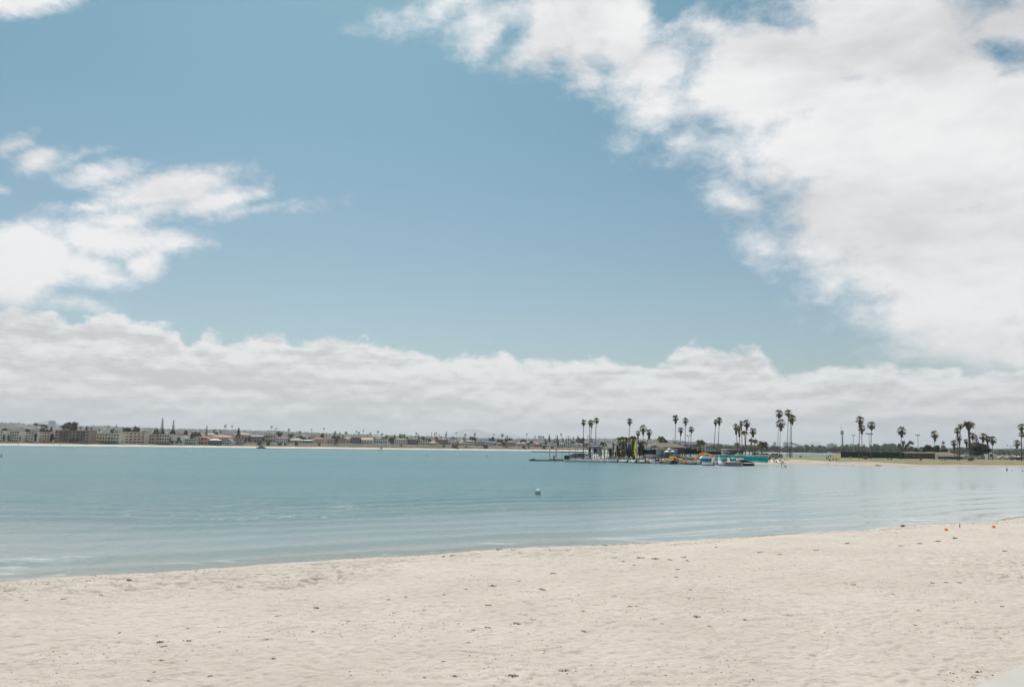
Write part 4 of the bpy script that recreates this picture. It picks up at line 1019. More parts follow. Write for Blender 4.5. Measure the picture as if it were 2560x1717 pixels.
# ---- vehicles
def car_mesh(body, glass, t, L_=4.5, Wd=1.8, Hh=1.45, kind='car'):
    hw = Wd / 2
    if kind == 'car': prof = [(-.5, .3), (-.5, .62), (-.46, .70), (-.24, .74), (-.10, 1.0), (.22, 1.0), (.40, .72), (.5, .66), (.5, .3)]
    elif kind == 'suv': prof = [(-.5, .3), (-.5, .66), (-.46, .74), (-.26, .77), (-.16, 1.0), (.42, 1.0), (.49, .72), (.5, .66), (.5, .3)]
    else: prof = [(-.5, .25), (-.5, .60), (-.42, .70), (-.32, 1.0), (.5, 1.0), (.5, .6), (.5, .25)]
    secs = []
    for yy, k in ((-hw, .93), (-hw * .92, 1), (hw * .92, 1), (hw, .93)):
        secs.append([(x * L_ * (1 if k == 1 else .99), yy * (.88 if z > .8 else 1), z * Hh * k) for x, z in prof])
    MB().loft(secs).build('body', body, t)
    z0, z1 = .76 * Hh, .94 * Hh; x0, x1 = (-.17, .30) if kind == 'car' else (-.2, .44)
    for s in (-1, 1): MB().box(x0 * L_, x1 * L_, s * hw * .985 - .02, s * hw * .985 + .02, z0, z1, top=((x0 + .06) * L_, (x1 - .07) * L_, s * hw * .93 - .02, s * hw * .93 + .02)).build('side_window', glass, t)
    for s in (-1, 1):
        for x in (-.31, .31):
            w_ = MB().lathe([(.0, -.1), (.30, -.1), (.34, -.06), (.34, .06), (.30, .1), (0, .1)], 14).build('wheel', M_BLACK, t, True, (x * L_, s * (hw - .1), .34)); w_.rotation_euler = (PI / 2, 0, 0)
    for s in (-1, 1): MB().box(-.505 * L_, -.49 * L_, s * hw * .7 - .15, s * hw * .7 + .15, .5 * Hh, .58 * Hh).build('headlight', M_WHITE, t)
for i, (rg, x, col, kd) in enumerate([('L2', 2175, 'c9cbcb', 'car'), ('L2', 2260, 'b9bcbe', 'suv'), ('L3', 130, 'd0d2d3', 'car'), ('L3', 775, 'c0c3c4', 'car'), ('L3', 1055, 'd8d9d9', 'van'), ('L3', 1105, 'a33b35', 'car'), ('L4', 1000, 'd3d3d1', 'van'), ('L4', 1895, 'd6d6d4', 'suv'), ('L4', 2070, 'd6d7d6', 'van'), ('L3', 1270, 'c7c9ca', 'car')]):
    px = zx(rg, x); b0 = far_base(px, 47)
    t = empty('parked_car' if kd != 'van' else 'parked_van', b0, '', 'car' if kd != 'van' else 'van', 'vehicles parked along the bluff road', rnd.choice([0, PI]))
    car_mesh(paint(col, .3), M_GLASS, t, kind=kd, Hh=1.5 if kd == 'car' else (1.8 if kd == 'suv' else 2.2))
    LAB.add(t, px, ('red' if col == 'a33b35' else 'white') + ' parked ' + ('van' if kd == 'van' else 'car'), mark(px).replace('above', 'in front of'))
# ------------------------------------------------------------------ the spit of land across the bay
def afloat(reg, x, y, z=0.0): return ground(zx(reg, x), zy(reg, y), z)
def W_(reg, dx, Y): return dx / ZR[reg][2] * mpp(Y)
m_sp, t_, b_ = newmat('spit_ground'); P = MN('ShaderNodeNewGeometry', t_).outputs['Position']
ga = MN('ShaderNodeAttribute', t_, attribute_name='grass').outputs['Fac']; pa = MN('ShaderNodeAttribute', t_, attribute_name='paved').outputs['Fac']
sa = mmix(t_, mrange(t_, mnz(t_, P, .2, 4), .35, .65), (.38, .325, .25), (.46, .40, .32))
gr = mmix(t_, mrange(t_, mnz(t_, P, .15, 5, .6), .38, .62), (.15, .14, .06), (.28, .24, .12))
gm = mrange(t_, mmath(t_, 'ADD', ga, mmath(t_, 'MULTIPLY', mmath(t_, 'SUBTRACT', mnz(t_, scalev(t_, P, (.10, .22, 1)).outputs[0], 1, 5, .6), .5), 1.3)), .42, .58)
zz_ = MN('ShaderNodeSeparateXYZ', t_); t_.links.new(P, zz_.inputs[0])
sa = mmix(t_, mrange(t_, zz_.outputs[2], .16, .0), sa, (.30, .255, .20))
c_ = mmix(t_, gm, sa, gr)
c_ = mmix(t_, pa, c_, mmix(t_, mrange(t_, mnz(t_, P, .3, 4), .35, .65), (.13, .13, .125), (.19, .185, .18)))
t_.links.new(c_, b_.inputs['Base Color']); b_.inputs['Roughness'].default_value = .95
pxs = np.arange(1421, 3100, 6.0); ss = np.array([-14, -6, -1, 0, 1.5, 4, 8, 12, 16, 20, 25, 30, 35, 42, 50, 60, 75, 95, 120, 150, 151, 300, 600, 900])
def spit_w(px):
    d = ray(px, 1150); Y = 300.0
    for _ in range(12): Y = pen_w(d.x / d.y * Y)
    return Y
V = []; G = []; PV = []
for s in ss:
    for px in pxs:
        w0 = spit_w(px); Y = w0 + s
        if s == 151: Y = max(Y, 432)
        if s == 150: Y = max(Y, 425)
        d = ray(px, 1150); X = d.x / d.y * Y; z = pen_z(X, Y)
        if px < 2085 and s >= 151: z = -1.0
        if px < 1424: z = -1
        V.append((X, Y, z)); k2 = min(1, max(0, (px - 2180) / 150)); G.append(float(np.interp(s, [lerp(11, 4, k2), lerp(19, 9, k2), lerp(28, 14, k2)], [0, .55, 1])) if px > 1890 else 0); PV.append(1.0 if (px < 1925 and 38 < s < 150 and px > 1560) else 0)
V = np.array(V); V[:, 2] += (vnoise(V[:, 0] * .12, V[:, 1] * .12, 50) - .5) * .22 * (V[:, 2] > .2)
o = npmesh('spit_shore', V, gridfaces(len(ss), len(pxs)), m_sp, 'structure')
for nme, arr in (('grass', G), ('paved', PV)):
    a = o.data.attributes.new(nme, 'FLOAT', 'POINT'); a.data.foreach_set('value', np.array(arr, np.float32))
# park shore beyond the lagoon
px_ = np.arange(1560, 3300, 12)
colmesh('lagoon_beach', px_, [lambda p: (1490, -.6), lambda p: (1500, .1), lambda p: (1530, 1.3)], m_fs)
colmesh('park_land', px_, [lambda p: (1529, 1.2), lambda p: (1560, 1.8), lambda p: (1900, 4), lambda p: (2500, 7)], m_ld, jit=.5)
SK = table([(1690, 1104), (1745, 1110), (1765, 1112), (1795, 1107.5), (1812, 1110), (1820, 1116), (1829, 1111.5), (1845, 1113), (1870, 1108.7), (1900, 1112), (1918, 1114), (1928, 1117), (1936, 1113), (1955, 1113), (1975, 1114), (1990, 1116), (2010, 1111.5), (2041, 1110), (2065, 1114),
            (2080, 1116), (2098, 1110.6), (2117, 1108.8), (2130, 1114), (2147, 1108), (2180, 1110), (2195, 1108.6), (2226, 1107), (2240, 1111), (2300, 1118), (2366, 1114), (2400, 1116.5), (2440, 1120), (2491, 1121.6), (2560, 1120.4), (2700, 1120)])
r2 = random.Random(33)
for row, (Yr, dz) in enumerate(((1590, 0), (1552, 4.5))):
    px = 1640.0
    while px < 2600:
        w = r2.uniform(17, 30) if row == 0 else r2.uniform(13, 24)
        d = ray(px, 1125); b0 = Vector((d.x / d.y * Yr, Yr + r2.uniform(-12, 12), 1.9)); top = max(5, hgt(px, SK(px) + dz + r2.uniform(-1, 1.5), b0)); ww = w * mpp(Yr)
        t = tree('tree', b0, ww, top, .4, r2.choice(['round', 'dome', 'loose', 'hedge'][:3]), r2.choice([M_TREEO, M_TREEO, M_TREED, M_TREEG]), 'olive-green tree in the wood along the lagoon behind the spit', 'wood beyond the lagoon')
        px += w * r2.uniform(.5, .8)
# ---- palms of the spit
GP = 'palms on the spit'
FPP = [  # zone, crown x, top y, bottom of dead fronds y, crown width, trunk foot x, foot y (or depth), landmark
 ('Q1', 1385, 335, 482, 132, 1375, 310., 'lone tall fan palm left of three leaning ones'), ('Q1', 1522, 345, 500, 108, 1500, 312., 'leftmost of three tall leaning fan palms above the blue hut'),
 ('Q1', 1562, 350, 520, 112, 1520, 306., 'middle one of three tall leaning fan palms above the blue hut'), ('Q1', 1665, 298, 430, 128, 1620, 312., 'tallest of three leaning fan palms, its trunk most curved'),
 ('Q2', 298, 313, 472, 132, 270, 322., 'single tall fan palm rising from the tropical grove'), ('Q2', 480, 578, 765, 112, 512, 312., 'small fan palm left in the dark palm clump by the green sail'),
 ('Q2', 592, 453, 685, 165, 585, 318., 'biggest fan palm of the dark clump by the green sail'), ('Q2', 722, 543, 768, 150, 625, 312., 'fan palm with crooked leaning trunk right in the dark clump'),
 ('Q2', 1298, 236, 432, 152, 1283, 335., 'tallest fan palm behind the hip-roofed hall'), ('Q2', 1412, 508, 692, 124, 1385, 332., 'short fan palm between two tall ones behind the hall'),
 ('Q2', 1515, 298, 470, 136, 1500, 330., 'tall fan palm with double-looking trunk right of the hall roof'), ('Q2', 1642, 488, 636, 134, 1625, 330., 'short fan palm beside the lamp mast'),
 ('Q3', 430, 335, 485, 112, 385, 330., 'left and lower of the twin palms above the surfboards'), ('Q3', 507, 288, 467, 140, 480, 334., 'right and taller of the twin palms above the surfboards'),
 ('Q3', 872, 428, 668, 150, 915, 330., 'leftmost fan palm of the dense clump above the parked cars'), ('Q3', 942, 470, 722, 130, 962, 325., 'lowest thick-skirted fan palm of the dense clump'),
 ('Q3', 985, 362, 560, 112, 1015, 336., 'slim palm hidden in the middle of the dense clump'), ('Q3', 1105, 342, 565, 168, 1072, 328., 'tallest fan palm of the dense clump above the cars'),
 ('Q3', 1240, 513, 722, 160, 1150, 322., 'fan palm with leaning trunk at the right of the dense clump'), ('Q3', 1805, 122, 312, 180, 1780, 1130., 'left of the four very tall palms, upper crown'),
 ('Q3', 1845, 328, 585, 205, 1825, 1120., 'lower big-skirted palm below the upper left crown'), ('Q3', 2013, 118, 300, 172, 1985, 1145., 'very tall fan palm with flat-topped crown'),
 ('Q3', 2092, 232, 455, 172, 2068, 1160., 'very tall fan palm right of the flat-topped one'), ('Q3', 2062, 262, 420, 120, 2040, 1158., 'thin-trunked palm between two very tall ones'),
 ('Q4', 1240, 218, 435, 152, 1225, 1003., 'tallest palm in front of the green court fence'), ('Q4', 1272, 378, 553, 132, 1285, 998., 'palm with crossing trunk beside the tallest at the court fence'),
 ('Q4', 1450, 316, 477, 156, 1443, 1006., 'single round-crowned palm at the middle of the court fence'), ('Q4', 2003, 413, 608, 162, 1982, 1012., 'palm at the right end of the green court fence'),
 ('Q5', 600, 520, 727, 152, 590, 1078., 'lone palm with tapering skirt left of the date palm'), ('Q5', 1100, 385, 500, 105, 1078, 1092., 'topmost small crown beside the date palm'),
 ('Q5', 1040, 460, 605, 128, 1040, 1094., 'round crown just below the topmost one by the date palm'), ('Q5', 1075, 598, 790, 122, 1070, 1090., 'third crown down in the column left of the date palm'),
 ('Q5', 975, 698, 905, 122, 1000, 395., 'low drooping fan palm at the left of the date palm group'), ('Q5', 1215, 678, 832, 102, 1215, 390., 'short fan palm directly left of the date palm trunk'),
 ('Q5', 1335, 556, 700, 130, 1345, 388., 'fan palm right against the date palm trunk'), ('Q5', 1540, 563, 750, 148, 1530, 392., 'wide fan palm over the dark layered tree'),
 ('Q5', 1625, 618, 800, 110, 1650, 396., 'smaller fan palm behind the wide one'), ('Q5', 1725, 628, 805, 152, 1725, 390., 'rightmost fan palm of the dark tree group'),
 ('Q5', 2200, 698, 872, 142, 2195, 1062., 'short fan palm above the dark parked car'), ('Q5', 2288, 383, 560, 136, 2285, 1112., 'tall palm at the right edge of the view'),
 ('Q5', 2290, 543, 660, 105, 2308, 385., 'smaller crown below the tall palm at the right edge'), ('Q5', 2350, 540, 700, 90, 2335, 390., 'half-seen palm cut off by the right edge')]
for (rg, cx, y0, y1, w, fx, fy, lb) in FPP:
    px, pf = zx(rg, cx), zx(rg, fx)
    b0 = pen_at(pf, Y=fy) if fy < 400 and (fy < 345 or rg == 'Q5' and fy > 380) else pen_at(pf, py=zy(rg, fy))
    top = hgt(px, zy(rg, y0), b0); bot = hgt(px, zy(rg, y1), b0); p = at(px, zy(rg, (y0 + y1) / 2), b0.y)
    fan_palm(b0, top, W_(rg, w, b0.y) * 1.08, bot, lb, GP, dx=p.x - b0.x)
for (rg, cx, y0, w, fx, Y, lb) in [('Q3', 1070, 555, 190, 1075, 318, 'feather palm drooping in the middle of the dense clump'), ('Q3', 1285, 742, 190, 1280, 312, 'slim feather palm left of the big drooping one'),
    ('Q3', 1205, 738, 140, 1235, 314, 'thin feather palm under the leaning fan palm'), ('Q3', 1435, 775, 330, 1430, 308, 'big drooping feather palm right of the clump'), ('Q3', 895, 818, 160, 915, 310, 'low feather palm left of the dense clump'),
    ('Q3', 105, 748, 300, 90, 325, 'feather palm behind the upright surfboards'), ('Q2', 170, 678, 270, 150, 315, 'wide feather palm at the left of the grove'), ('Q2', 385, 670, 230, 360, 318, 'feather palm in the middle of the grove'),
    ('Q2', 590, 785, 160, 615, 305, 'short yellowish feather palm right of the green sail'), ('Q2', 300, 700, 180, 230, 320, 'feather palm behind the middle of the grove'), ('Q2', 500, 800, 150, 515, 303, 'low feather palm just right of the green sail'),
    ('Q2', 975, 675, 240, 960, 338, 'feather palm rising behind the hall roof'), ('Q1', 1800, 795, 230, 1740, 302, 'low yellow feather palm above the blue hut'), ('Q1', 2040, 848, 90, 2030, 304, 'narrow feather palm between hut and grove'),
    ('Q2', 60, 700, 170, 80, 312, 'leftmost leaning feather palm of the grove')]:
    px, pf = zx(rg, cx), zx(rg, fx); b0 = pen_at(pf, Y=float(Y)); top = hgt(px, zy(rg, y0), b0); p = at(px, 1100, b0.y)
    feather_palm(b0, top, W_(rg, w, b0.y), lb, 'feather palms on the spit', dx=p.x - b0.x)
b0 = pen_at(zx('Q5', 1300), Y=392.); top = hgt(zx('Q5', 1262), zy('Q5', 285), b0); t = empty('date_palm', b0, 'huge thick-trunked date palm with full round feathery crown', 'palm')
dx = at(zx('Q5', 1265), 1080, b0.y).x - b0.x; rad = W_('Q5', 150, b0.y); hub = top - rad * .8
MB().tube([(0, 0, -.3), (dx * .3, 0, hub * .5), (dx * .9, 0, hub * .85), (dx, 0, hub)], [.55, .48, .55, .8], 9).build('trunk', M_TRUNK, t, True)
child('crown', DATEd, t, M_PALM, (rad, rad, rad * 1.1), (dx, 0, hub))
child('dead_fronds', SKS[0], t, M_SKIRT, (rad * .9, rad * .9, rad * .7), (dx, 0, hub + .2))
# ---- trees and shrubs of the spit
for (rg, x0, x1, y0, y1, Y, kd, mk, lb, cat) in [
    ('Q5', 1240, 1700, 740, 1010, 398, 'dome', 'd', 'dark dense low tree right of the date palm', 'tree'), ('Q5', 1310, 1560, 600, 1000, 402, 'norfolk', 'c', 'dark tree with open layered branches behind the date palm', 'tree'),
    ('Q4', 1945, 2120, 662, 860, 440, 'loose', 'o', 'left clump of bushy crowns at the end of the court fence', 'tree'), ('Q4', 2060, 2250, 655, 860, 445, 'loose', 'o', 'right clump of bushy crowns at the end of the court fence', 'tree'),
    ('Q4', 2120, 2345, 795, 870, 430, 'hedge', 'd', 'low dark hedge beside the brown mound', 'shrub'), ('Q5', 365, 565, 785, 925, 430, 'dome', 'o', 'rounded olive tree left of the lone palm', 'tree'), ('Q5', 555, 715, 790, 925, 432, 'dome', 'd', 'rounded dark tree right of the lone palm', 'tree'),
    ('Q5', 720, 865, 868, 930, 428, 'hedge', 'd', 'low dark shrub below the orange and white tower', 'shrub'), ('M4', 1620, 1860, 545, 665, 312, 'hedge', 'g', 'green shrub in front of the white office roof', 'shrub'), ('M4', 1840, 2030, 525, 665, 314, 'round', 'd', 'dark spiky shrub under the dense palm clump', 'shrub'),
    ('M2', 1180, 1480, 560, 960, 300, 'loose', 'g', 'broad-leaved shrub mass left in the grove', 'shrub'), ('M2', 1300, 1640, 380, 900, 306, 'loose', 'o', 'tall leafy tree in the grove left of centre', 'tree'), ('M2', 1580, 1960, 420, 860, 308, 'loose', 'g', 'yellow-green leafy tree at the grove centre', 'tree'),
    ('M2', 1880, 2010, 860, 1110, 275, 'round', 'g', 'rounded green bush on the dock edge left of the big green sail', 'shrub'), ('M2', 2080, 2400, 340, 640, 300, 'loose', 'o', 'golden-green tree behind the big green sail', 'tree'), ('M2', 1440, 1700, 300, 880, 304, 'dome', 'o', 'dense dark-leaved tree at the heart of the grove', 'tree'), ('M2', 1820, 2090, 300, 860, 312, 'dome', 'o', 'dense olive tree behind the big green sail', 'tree'), ('M2', 1240, 1420, 480, 940, 299, 'dome', 'o', 'dense low tree at the left of the grove', 'tree'), ('M2', 2100, 2330, 560, 900, 306, 'dome', 'd', 'dark low tree right of the big green sail', 'tree'), ('M2', 1120, 1190, 430, 960, 302, 'cypress', 'd', 'narrow dark upright shrub left of the grove', 'shrub'),
    ('M2', 560, 680, 690, 960, 298, 'loose', 'g', 'small green plant under the blue hut', 'shrub'), ('M2', 940, 1160, 600, 900, 305, 'hedge', 'o', 'olive hedge between hut and grove', 'shrub'), ('M2', 1640, 1900, 590, 900, 298, 'hedge', 'd', 'dark hedge screen behind the sand slab', 'shrub'),
    ('M2', 1180, 1420, 700, 970, 296, 'hedge', 'd', 'dark lower hedge of the grove', 'shrub'), ('M2', 1400, 1660, 650, 900, 300, 'hedge', 'd', 'dark hedge under the leafy grove tree', 'shrub'), ('M3', 400, 500, 500, 650, 312, 'loose', 'g', 'small green tree left of the hall roof', 'tree'), ('M3', 1740, 1870, 510, 600, 330, 'hedge', 'o', 'shrub at the right corner of the hall roof', 'shrub')]:
    a, c = zx(rg, x0), zx(rg, x1); px = (a + c) / 2; b0 = pen_at(px, Y=float(Y)); top = hgt(px, zy(rg, y0), b0); bot = max(.1, at(px, zy(rg, y1), b0.y).z - b0.z)
    tree('shrub' if cat == 'shrub' else 'tree', b0, (c - a) * mpp(b0.y), max(top, .8), min(bot, top * .3), kd, KM[mk], lb, 'trees and shrubs on the spit', cat)
# ---- boats
def hull_sections(L_, B, F_, n=11, flat=.0):
    secs = []
    for i in range(n):
        t = i / (n - 1); k = 1 - max(0, (t - .45) / .55) ** 2.2 * (1 - flat); k = max(k, .03); zs = F_ * (1 + .22 * t * t); zk = -.18 + .4 * max(0, (t - .7) / .3) ** 2 * F_
        x = (t - .5) * L_
        secs.append([(x, -B / 2 * k, zs), (x + (0 if t < 1 else .0), -B / 2 * k * .82, zs * .38), (x, -B * .18 * k, zk), (x, B * .18 * k, zk), (x, B / 2 * k * .82, zs * .38), (x, B / 2 * k, zs)])
    return secs
def hull(t, L_, B, F_, m, inner=True, mdeck=None, flat=0):
    MB().loft(hull_sections(L_, B, F_, flat=flat)).build('hull', m, t, True)
    MB().loft([[(s[k][0] * 1.004, s[k][1] * q, zq) for k, q, zq in ((0, .92, .13), (0, .9, -.1), (5, .9, -.1), (5, .92, .13))] for s in hull_sections(L_, B * 1.03, F_, flat=flat)]).build('waterline_shade', M_BLACK, t)  # shadow line under the hull, added as a dark painted strip
    secs = hull_sections(L_, B, F_, flat=flat); b = MB()
    b.loft([[(s[0][0] * .99, s[0][1] * .9, s[0][2] + .03), (s[5][0] * .99, s[5][1] * .9, s[5][2] + .03), (s[5][0] * .99, s[5][1] * .9, s[5][2] + .09), (s[0][0] * .99, s[0][1] * .9, s[0][2] + .09)] for s in secs])
    b.build('deck', mdeck or M_WHITE, t)
def mast(t, x, z0, h, m=None, r_=.085): MB().tube([(x, 0, z0), (x, 0, z0 + h)], [r_, r_ * .7], 6).build('mast', m or M_METAL, t)
M_CLOTH = clothmat('sail_cloth', '#e9e9e4'); M_LIME = clothmat('lime_cloth', '#d3d873'); M_ORC = clothmat('orange_cloth', '#e99a3c')
HW = paint('f4f3ef', .35); HULLG = paint('d5d5d2', .4); BLUE = paint('1f5f9c'); ORANGE = paint('e09a3a'); TEAL = paint('1bbcb6', .5); LIME = paint('c2e04a', .6)
def outboard(t, x, z=.3): 
    MB().box(x - .5, x - .05, -.2, .2, z, z + .75, top=(x - .42, x - .12, -.15, .15)).box(x - .32, x - .18, -.06, .06, z - .7, z).build('outboard_motor', M_BLACK, t)
BG = 'small sailing boats moored in a row along the dock'
ord_ = ['leftmost of the seven', 'second from left of the seven', 'third from left of the seven', 'fourth of the seven', 'third from right of the seven', 'second from right of the seven', 'rightmost of the seven']
mx_ = [1117, 1285, 1245, 1610, 1740, 1913, 2025]; mt_ = [700, 715, 830, 800, 705, 695, 800]
for i, (x0, x1) in enumerate([(1045, 1205), (1200, 1365), (1360, 1540), (1535, 1680), (1672, 1825), (1815, 1950), (1940, 2150)]):
    yb = 1246 + (1268 - 1246) * i / 6; p = afloat('Q1', (x0 + x1) / 2, yb); w = W_('Q1', x1 - x0, p.y)
    t = empty('sailing_dinghy', p + Vector((0, 1.3, 0)), f'white sailing dinghy moored at the dock, {ord_[i]}', 'sailboat', BG, R(202 + (i * 13) % 14))
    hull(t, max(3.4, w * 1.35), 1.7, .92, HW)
    MB().box(-.9, .6, -.42, .42, .95, 1.12).build('cockpit', HULLG, t)
    h = at(zx('Q1', mx_[i]), zy('Q1', mt_[i]), p.y).z - .8
    mast(t, .5, .8, h, M_METAL if i not in (2,) else M_WHITE)
    MB().tube([(.5, 0, 1.5), (-1.3, .05, 1.55)], .045, 5).build('boom', M_METAL, t)
    if i in (2, 4, 5): MB().tube([(.45, 0, 1.62), (-.4, .03, 1.72), (-1.3, .05, 1.62)], [.12, .15, .08], 7).build('sail_cover', HW, t)
# masts and furled blue sails of boats behind
def skiff_behind(reg, x, ytop, ybase, lb, furl=None, fx=(0.15, .95), hullc=HW, mm=None, fr=.16):
    px = zx(reg, x); p = afloat(reg, x, ybase); p.y = 280 + (x * 7 % 5); p.x = ray(px, 1150).x / ray(px, 1150).y * p.y; p.z = 0
    t = empty('sailboat', p, lb, 'sailboat', 'masted boats behind the front row', R(rnd.uniform(160, 210)))
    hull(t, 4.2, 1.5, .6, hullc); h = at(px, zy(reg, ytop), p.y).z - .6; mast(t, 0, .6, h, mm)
    if furl: MB().tube([(0, .05, .7 + h * fx[0]), (.04, .05, .7 + h * lerp(*fx, .35)), (0, .03, .6 + h * fx[1])], [fr, fr * .9, .03], 7).build('furled_sail', furl, t)
    return t
skiff_behind('M1', 1440, 300, 1085, 'masted boat with narrow blue furled sail by the black covered float', BLUE, (.02, .42))
skiff_behind('M1', 1690, 380, 1080, 'masted boat with blue sail hanging against the retaining wall', BLUE, (.02, .5))
skiff_behind('M1', 1990, 560, 1090, 'masted boat with broad dark blue furled sail', BLUE, (.02, .95), fr=.22)
skiff_behind('M2', 500, 130, 1050, 'tall bare mast boat in front of the blue hut')
skiff_behind('M2', 1110, 340, 1050, 'boat with pale thin mast left of the orange furled ones')
skiff_behind('M2', 1270, 640, 1060, 'boat with orange furled sail on slim mast', ORANGE, (.3, .9), fr=.1)
skiff_behind('M2', 1450, 620, 1060, 'boat with orange and yellow furled sail on slim mast', ORANGE, (.45, .95), fr=.1)
skiff_behind('M2', 1620, 450, 1060, 'boat with thin brown mast before the dark hedge', None)
skiff_behind('M2', 270, 600, 1050, 'boat with blue sail drooping on the hut pier', BLUE, (.0, .55), fr=.2)
skiff_behind('M2', 920, 560, 1050, 'boat with white mast at the right end of the hut')
def sail_mesh(pts, m, t, name='sail', th=.02):
    b = MB(); n = len(pts)
    for y in (-th, th): b.add([(x, y, z) for x, z in pts], [tuple(range(n)) if y > 0 else tuple(range(n))[::-1]])
    b.add([(x, s, z) for s in (-th, th) for x, z in pts], [(i, (i + 1) % n, n + (i + 1) % n, n + i) for i in range(n)])
    return b.build(name, m, t)
# beach catamarans with lime sails
p = at(zx('M2', 780), 1152, 279.); p.z = 0; t = empty('catamaran', p, 'catamaran with narrow edge-on lime green sail', 'catamaran', None, 0)
for s in (-1, 1): MB().loft(hull_sections(4.6, .45, .55), M=Matrix.Translation((s * 1.0, 0, 0)) @ Matrix.Rotation(PI / 2, 4, 'Z')).build('hull', M_WHITE, t, True)
h = at(zx('M2', 790), zy('M2', 400), p.y).z; MB().box(-1, 1, -.8, .9, .5, .56).build('trampoline', M_BLACK, t); mast(t, .12, .5, h - .5, M_METAL)
sail_mesh([(.02, 1.2), (-.22, h * .35), (-.18, h * .7), (.05, h * .98), (.12, h * .9), (.10, 1.2)], M_LIME, t); sail_mesh([(.11, 1.2), (.11, h * .8), (.30, h * .45), (.34, 1.2)], M_CLOTH, t, 'jib', .035)
MB().tube([(.0, -.1, .3), (.0, -.1, 1.3)], .14, 8).build('rudder_box', BLUE, t)
p = at(zx('M2', 2030), 1154, 270.); p.z = 0; t = empty('catamaran', p, 'catamaran with tall lime, white and orange sail', 'catamaran', None, 0)
for s in (-1, 1): MB().loft(hull_sections(4.8, .5, .6), M=Matrix.Translation((s * 1.1, 0, 0)) @ Matrix.Rotation(PI / 2, 4, 'Z')).build('hull', M_WHITE, t, True)
z = lambda y: at(zx('M2', 2030), zy('M2', y), p.y).z
xx = lambda x: at(zx('M2', x), 1130, p.y).x - p.x
MB().box(-1.1, 1.1, -.8, .9, .55, .61).build('trampoline', M_BLACK, t); mast(t, xx(2052), .6, z(318) - .6, M_METAL)
sail_mesh([(xx(1975), z(940)), (xx(1950), z(760)), (xx(1952), z(560)), (xx(1985), z(390)), (xx(2040), z(320)), (xx(2052), z(400)), (xx(2030), z(700)), (xx(2010), z(960))], M_LIME, t, 'sail')
sail_mesh([(xx(2012), z(965)), (xx(2032), z(700)), (xx(2054), z(400)), (xx(2088), z(560)), (xx(2096), z(740)), (xx(2050), z(860)), (xx(2045), z(965))], M_CLOTH, t, 'sail_panel', .035)
sail_mesh([(xx(2048), z(965)), (xx(2052), z(862)), (xx(2096), z(745)), (xx(2106), z(965))], M_ORC, t, 'sail_foot', .05)
MB().box(xx(1990), xx(2022), -.07, -.055, z(720), z(650)).box(xx(2018), xx(2044), -.07, -.055, z(790), z(740)).build('sail_emblem', paint('56605c'), t)
# inflatable dinghies with dark outboards
for i, (x0, x1) in enumerate([(1340, 1720), (1720, 2075), (2070, 2400)]):
    p = afloat('M2', (x0 + x1) / 2, 1196 + i * 6); w = W_('M2', x1 - x0, p.y); p.y += .9
    t = empty('inflatable_dinghy', p, 'white inflatable dinghy with dark outboard, ' + ['left one of three beside the rightmost sailing dinghy', 'middle one of three', 'right one of three, nearest the wooden stairs'][i], 'dinghy', 'inflatable dinghies at the dock', 0)
    b = MB(); 
    for s in (-1, 1): b.tube([(-w / 2 + .1, s * .6, .45), (w * .2, s * .6, .55), (w * .42, s * .35, .8), (w * .48, 0, .9)], [.36, .36, .32, .24], 8)
    b.build('tube', HW, t, True)
    MB().box(-w / 2 + .1, w * .38, -.55, .55, .12, .3).build('floor', paint('8d4b46'), t); MB().box(-.35, .2, -.35, .35, .5, 1.25, top=(-.25, .1, -.25, .25)).build('console', M_WHITE, t)
    o_ = MB(); o_.lathe([(.0, 0), (.34, .05), (.38, .4), (.30, .75), (.0, .85)], 10, (-w / 2 + .05, -.1, .25)).box(-w / 2 - .05, -w / 2 + .1, -.15, 0, -.5, .3).build('outboard_motor', M_BLACK, t, True)
# docks
def dock(reg, x0, x1, y, lb, dpt=2.2, z=.42, m=M_WOOD, name='dock'):
    p0, p1 = afloat(reg, x0, y), afloat(reg, x1, y); t = empty(name, p0, lb, 'dock', None, math.atan2(p1.y - p0.y, p1.x - p0.x)); L_ = (p1 - p0).length
    b = MB(); n = max(2, int(L_ / .5))
    for k in range(n): b.box(L_ * k / n, L_ * (k + .94) / n, 0, dpt, z - .08, z)
    b.build('deck', m, t); MB().box(0, L_, .05, .15, z - .42, z - .08).box(0, L_, dpt - .15, dpt - .05, z - .42, z - .08).build('fascia', paint('3f2f28'), t)
    b = MB(); 
    for k in range(int(L_ / 4) + 1): b.box(min(k * 4, L_ - 1.2), min(k * 4 + 1.2, L_), .3, dpt - .3, -.35, z - .1)
    b.build('float', paint('4f4a46'), t); return t, L_
dock('Q1', 285, 1050, 1236, 'long low floating dock reaching left into the bay', 2.4)
dock('M3', 50, 700, 1212, 'floating dock below the wooden stairs', 3)
dock('M3', 700, 1150, 1222, 'short dock carrying water scooters', 3); dock('M3', 1140, 1740, 1238, 'dock in front of the orange kayak heap', 3)
dock('M4', -60, 240, 1110, 'pale low dock left of the white cabin boat', 2); 
p = afloat('M1', 50, 1095); t = empty('dock_bumper', p, 'dark rounded bumper at the left tip of the long dock', 'bumper'); MB().lathe([(.0, .0), (.75, .05), (.9, .3), (.6, .6), (0, .7)], 12).build('body', M_BLACK, t, True)
p = afloat('M1', 858, 1120); p.y += .3; t = empty('dock_pile', p, 'dark wooden mooring pile between the two feather banners', 'post'); MB().tube([(0, 0, -.8), (0, 0, at(1385, zy('M1', 905), p.y).z)], .26, 10).build('post', paint('4a3a33'), t, True)
